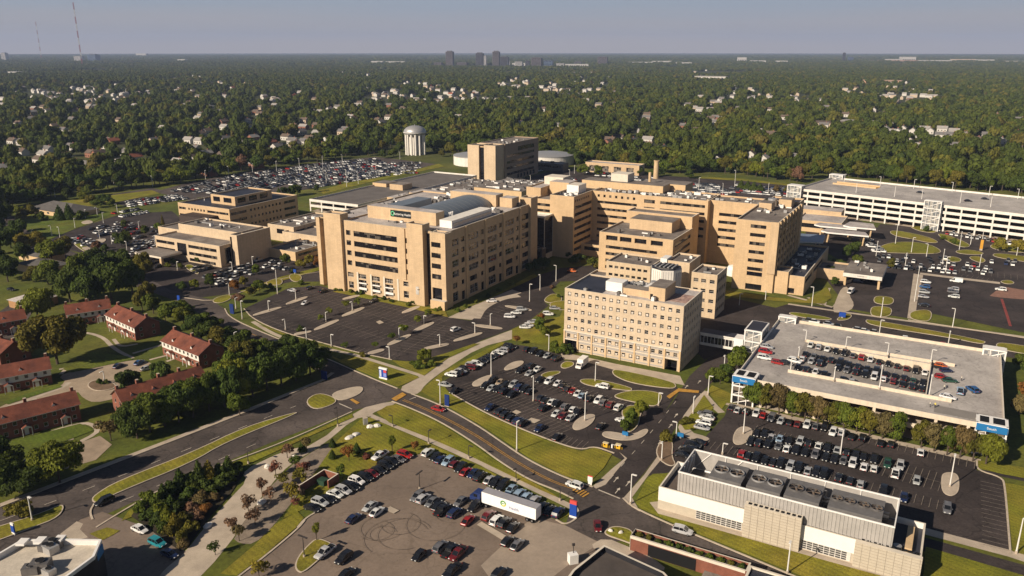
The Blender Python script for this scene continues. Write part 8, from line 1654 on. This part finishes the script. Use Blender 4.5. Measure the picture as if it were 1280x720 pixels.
# a hazy, slightly mauve horizon layer below the clear sky, by elevation
tcw = n.new('ShaderNodeTexCoord'); sx = n.new('ShaderNodeSeparateXYZ'); L.new(tcw.outputs['Generated'], sx.inputs[0])
rp = n.new('ShaderNodeValToRGB'); rp.color_ramp.interpolation = 'EASE'; ce = rp.color_ramp.elements
SK = 1 / .032
ce[0].position = 0.; ce[0].color = (.40, .335, .285, 1); ce[1].position = 1.; ce[1].color = (.22, .29, .41, 1); q = ce.new(.26); q.color = (.305, .292, .298, 1); q = ce.new(.62); q.color = (.240, .280, .332, 1)
mz = n.new('ShaderNodeMapRange'); mz.inputs[1].default_value = 0.; mz.inputs[2].default_value = .09; ns = n.new('ShaderNodeTexNoise'); ns.inputs['Scale'].default_value = 2.2; ns.inputs['Detail'].default_value = 4; mpv = n.new('ShaderNodeMapping'); mpv.inputs['Scale'].default_value = (1, 1, 22); L.new(tcw.outputs['Generated'], mpv.inputs[0]); L.new(mpv.outputs[0], ns.inputs['Vector'])
az_ = n.new('ShaderNodeMath'); az_.operation = 'MULTIPLY_ADD'; az_.inputs[1].default_value = .030; L.new(ns.outputs['Fac'], az_.inputs[0]); sb_ = n.new('ShaderNodeMath'); sb_.operation = 'SUBTRACT'; sb_.inputs[1].default_value = .015; L.new(sx.outputs[2], sb_.inputs[0]); L.new(sb_.outputs[0], az_.inputs[2]); L.new(az_.outputs[0], mz.inputs[0]); L.new(mz.outputs[0], rp.inputs[0])
sc = n.new('ShaderNodeVectorMath'); sc.operation = 'SCALE'; sc.inputs['Scale'].default_value = SK; L.new(rp.outputs[0], sc.inputs[0])
mf = n.new('ShaderNodeMapRange'); mf.interpolation_type = 'SMOOTHSTEP'; mf.inputs[1].default_value = .06; mf.inputs[2].default_value = .30; L.new(sx.outputs[2], mf.inputs[0])
mm = n.new('ShaderNodeMix'); mm.data_type = 'RGBA'; L.new(mf.outputs[0], mm.inputs[0]); L.new(sc.outputs[0], mm.inputs[6]); L.new(hs.outputs[0], mm.inputs[7]); L.new(mm.outputs[2], bg.inputs[0])
sl = bpy.data.lights.new('sun', 'SUN'); sl.energy = 5.; sl.angle = math.radians(.5); sl.color = (1., .87, .70)
so = bpy.data.objects.new('sun', sl); COL.objects.link(so)
d = Vector((math.cos(AZ) * math.cos(EL), math.sin(AZ) * math.cos(EL), -math.sin(EL))); so.rotation_euler = d.to_track_quat('-Z', 'Y').to_euler(); so.location = (-300, 0, 400)
b = MB(); b.box(-17000, 17000, -400, 22500, -2, 470, None)
hm = bpy.data.materials.new('haze'); hm.use_nodes = True; nt = hm.node_tree; nt.nodes.remove(nt.nodes['Principled BSDF']); pv = nt.nodes.new('ShaderNodeVolumePrincipled'); pv.inputs['Color'].default_value = (.50, .62, .92, 1); pv.inputs['Density'].default_value = HAZE_D if 'HAZE_D' in globals() else 5.8e-5; pv.inputs['Anisotropy'].default_value = 0.
nt.links.new(pv.outputs[0], nt.nodes['Material Output'].inputs['Volume'])
b.mats = [hm]; b.m = [0] * 6; struct(b.build('haze'), 'stuff')
S.cycles.volume_bounces = 0
S.cycles.max_bounces = 5; S.cycles.diffuse_bounces = 2; S.cycles.glossy_bounces = 2; S.cycles.transmission_bounces = 2; S.cycles.transparent_max_bounces = 4
S.cycles.use_denoising = True
cd = bpy.data.cameras.new('camera'); cd.sensor_width = 36.; cd.lens = 36. * F / 1280; cd.clip_start = 1.; cd.clip_end = 60000.
co = bpy.data.objects.new('camera', cd); COL.objects.link(co); co.location = (0, 0, H); co.rotation_euler = (math.pi / 2 - PIT, 0, 0); S.camera = co
S.view_settings.view_transform = 'Standard'; S.view_settings.look = 'None'; S.view_settings.exposure = .42; S.view_settings.gamma = 1.; S.view_settings.use_curve_mapping = False
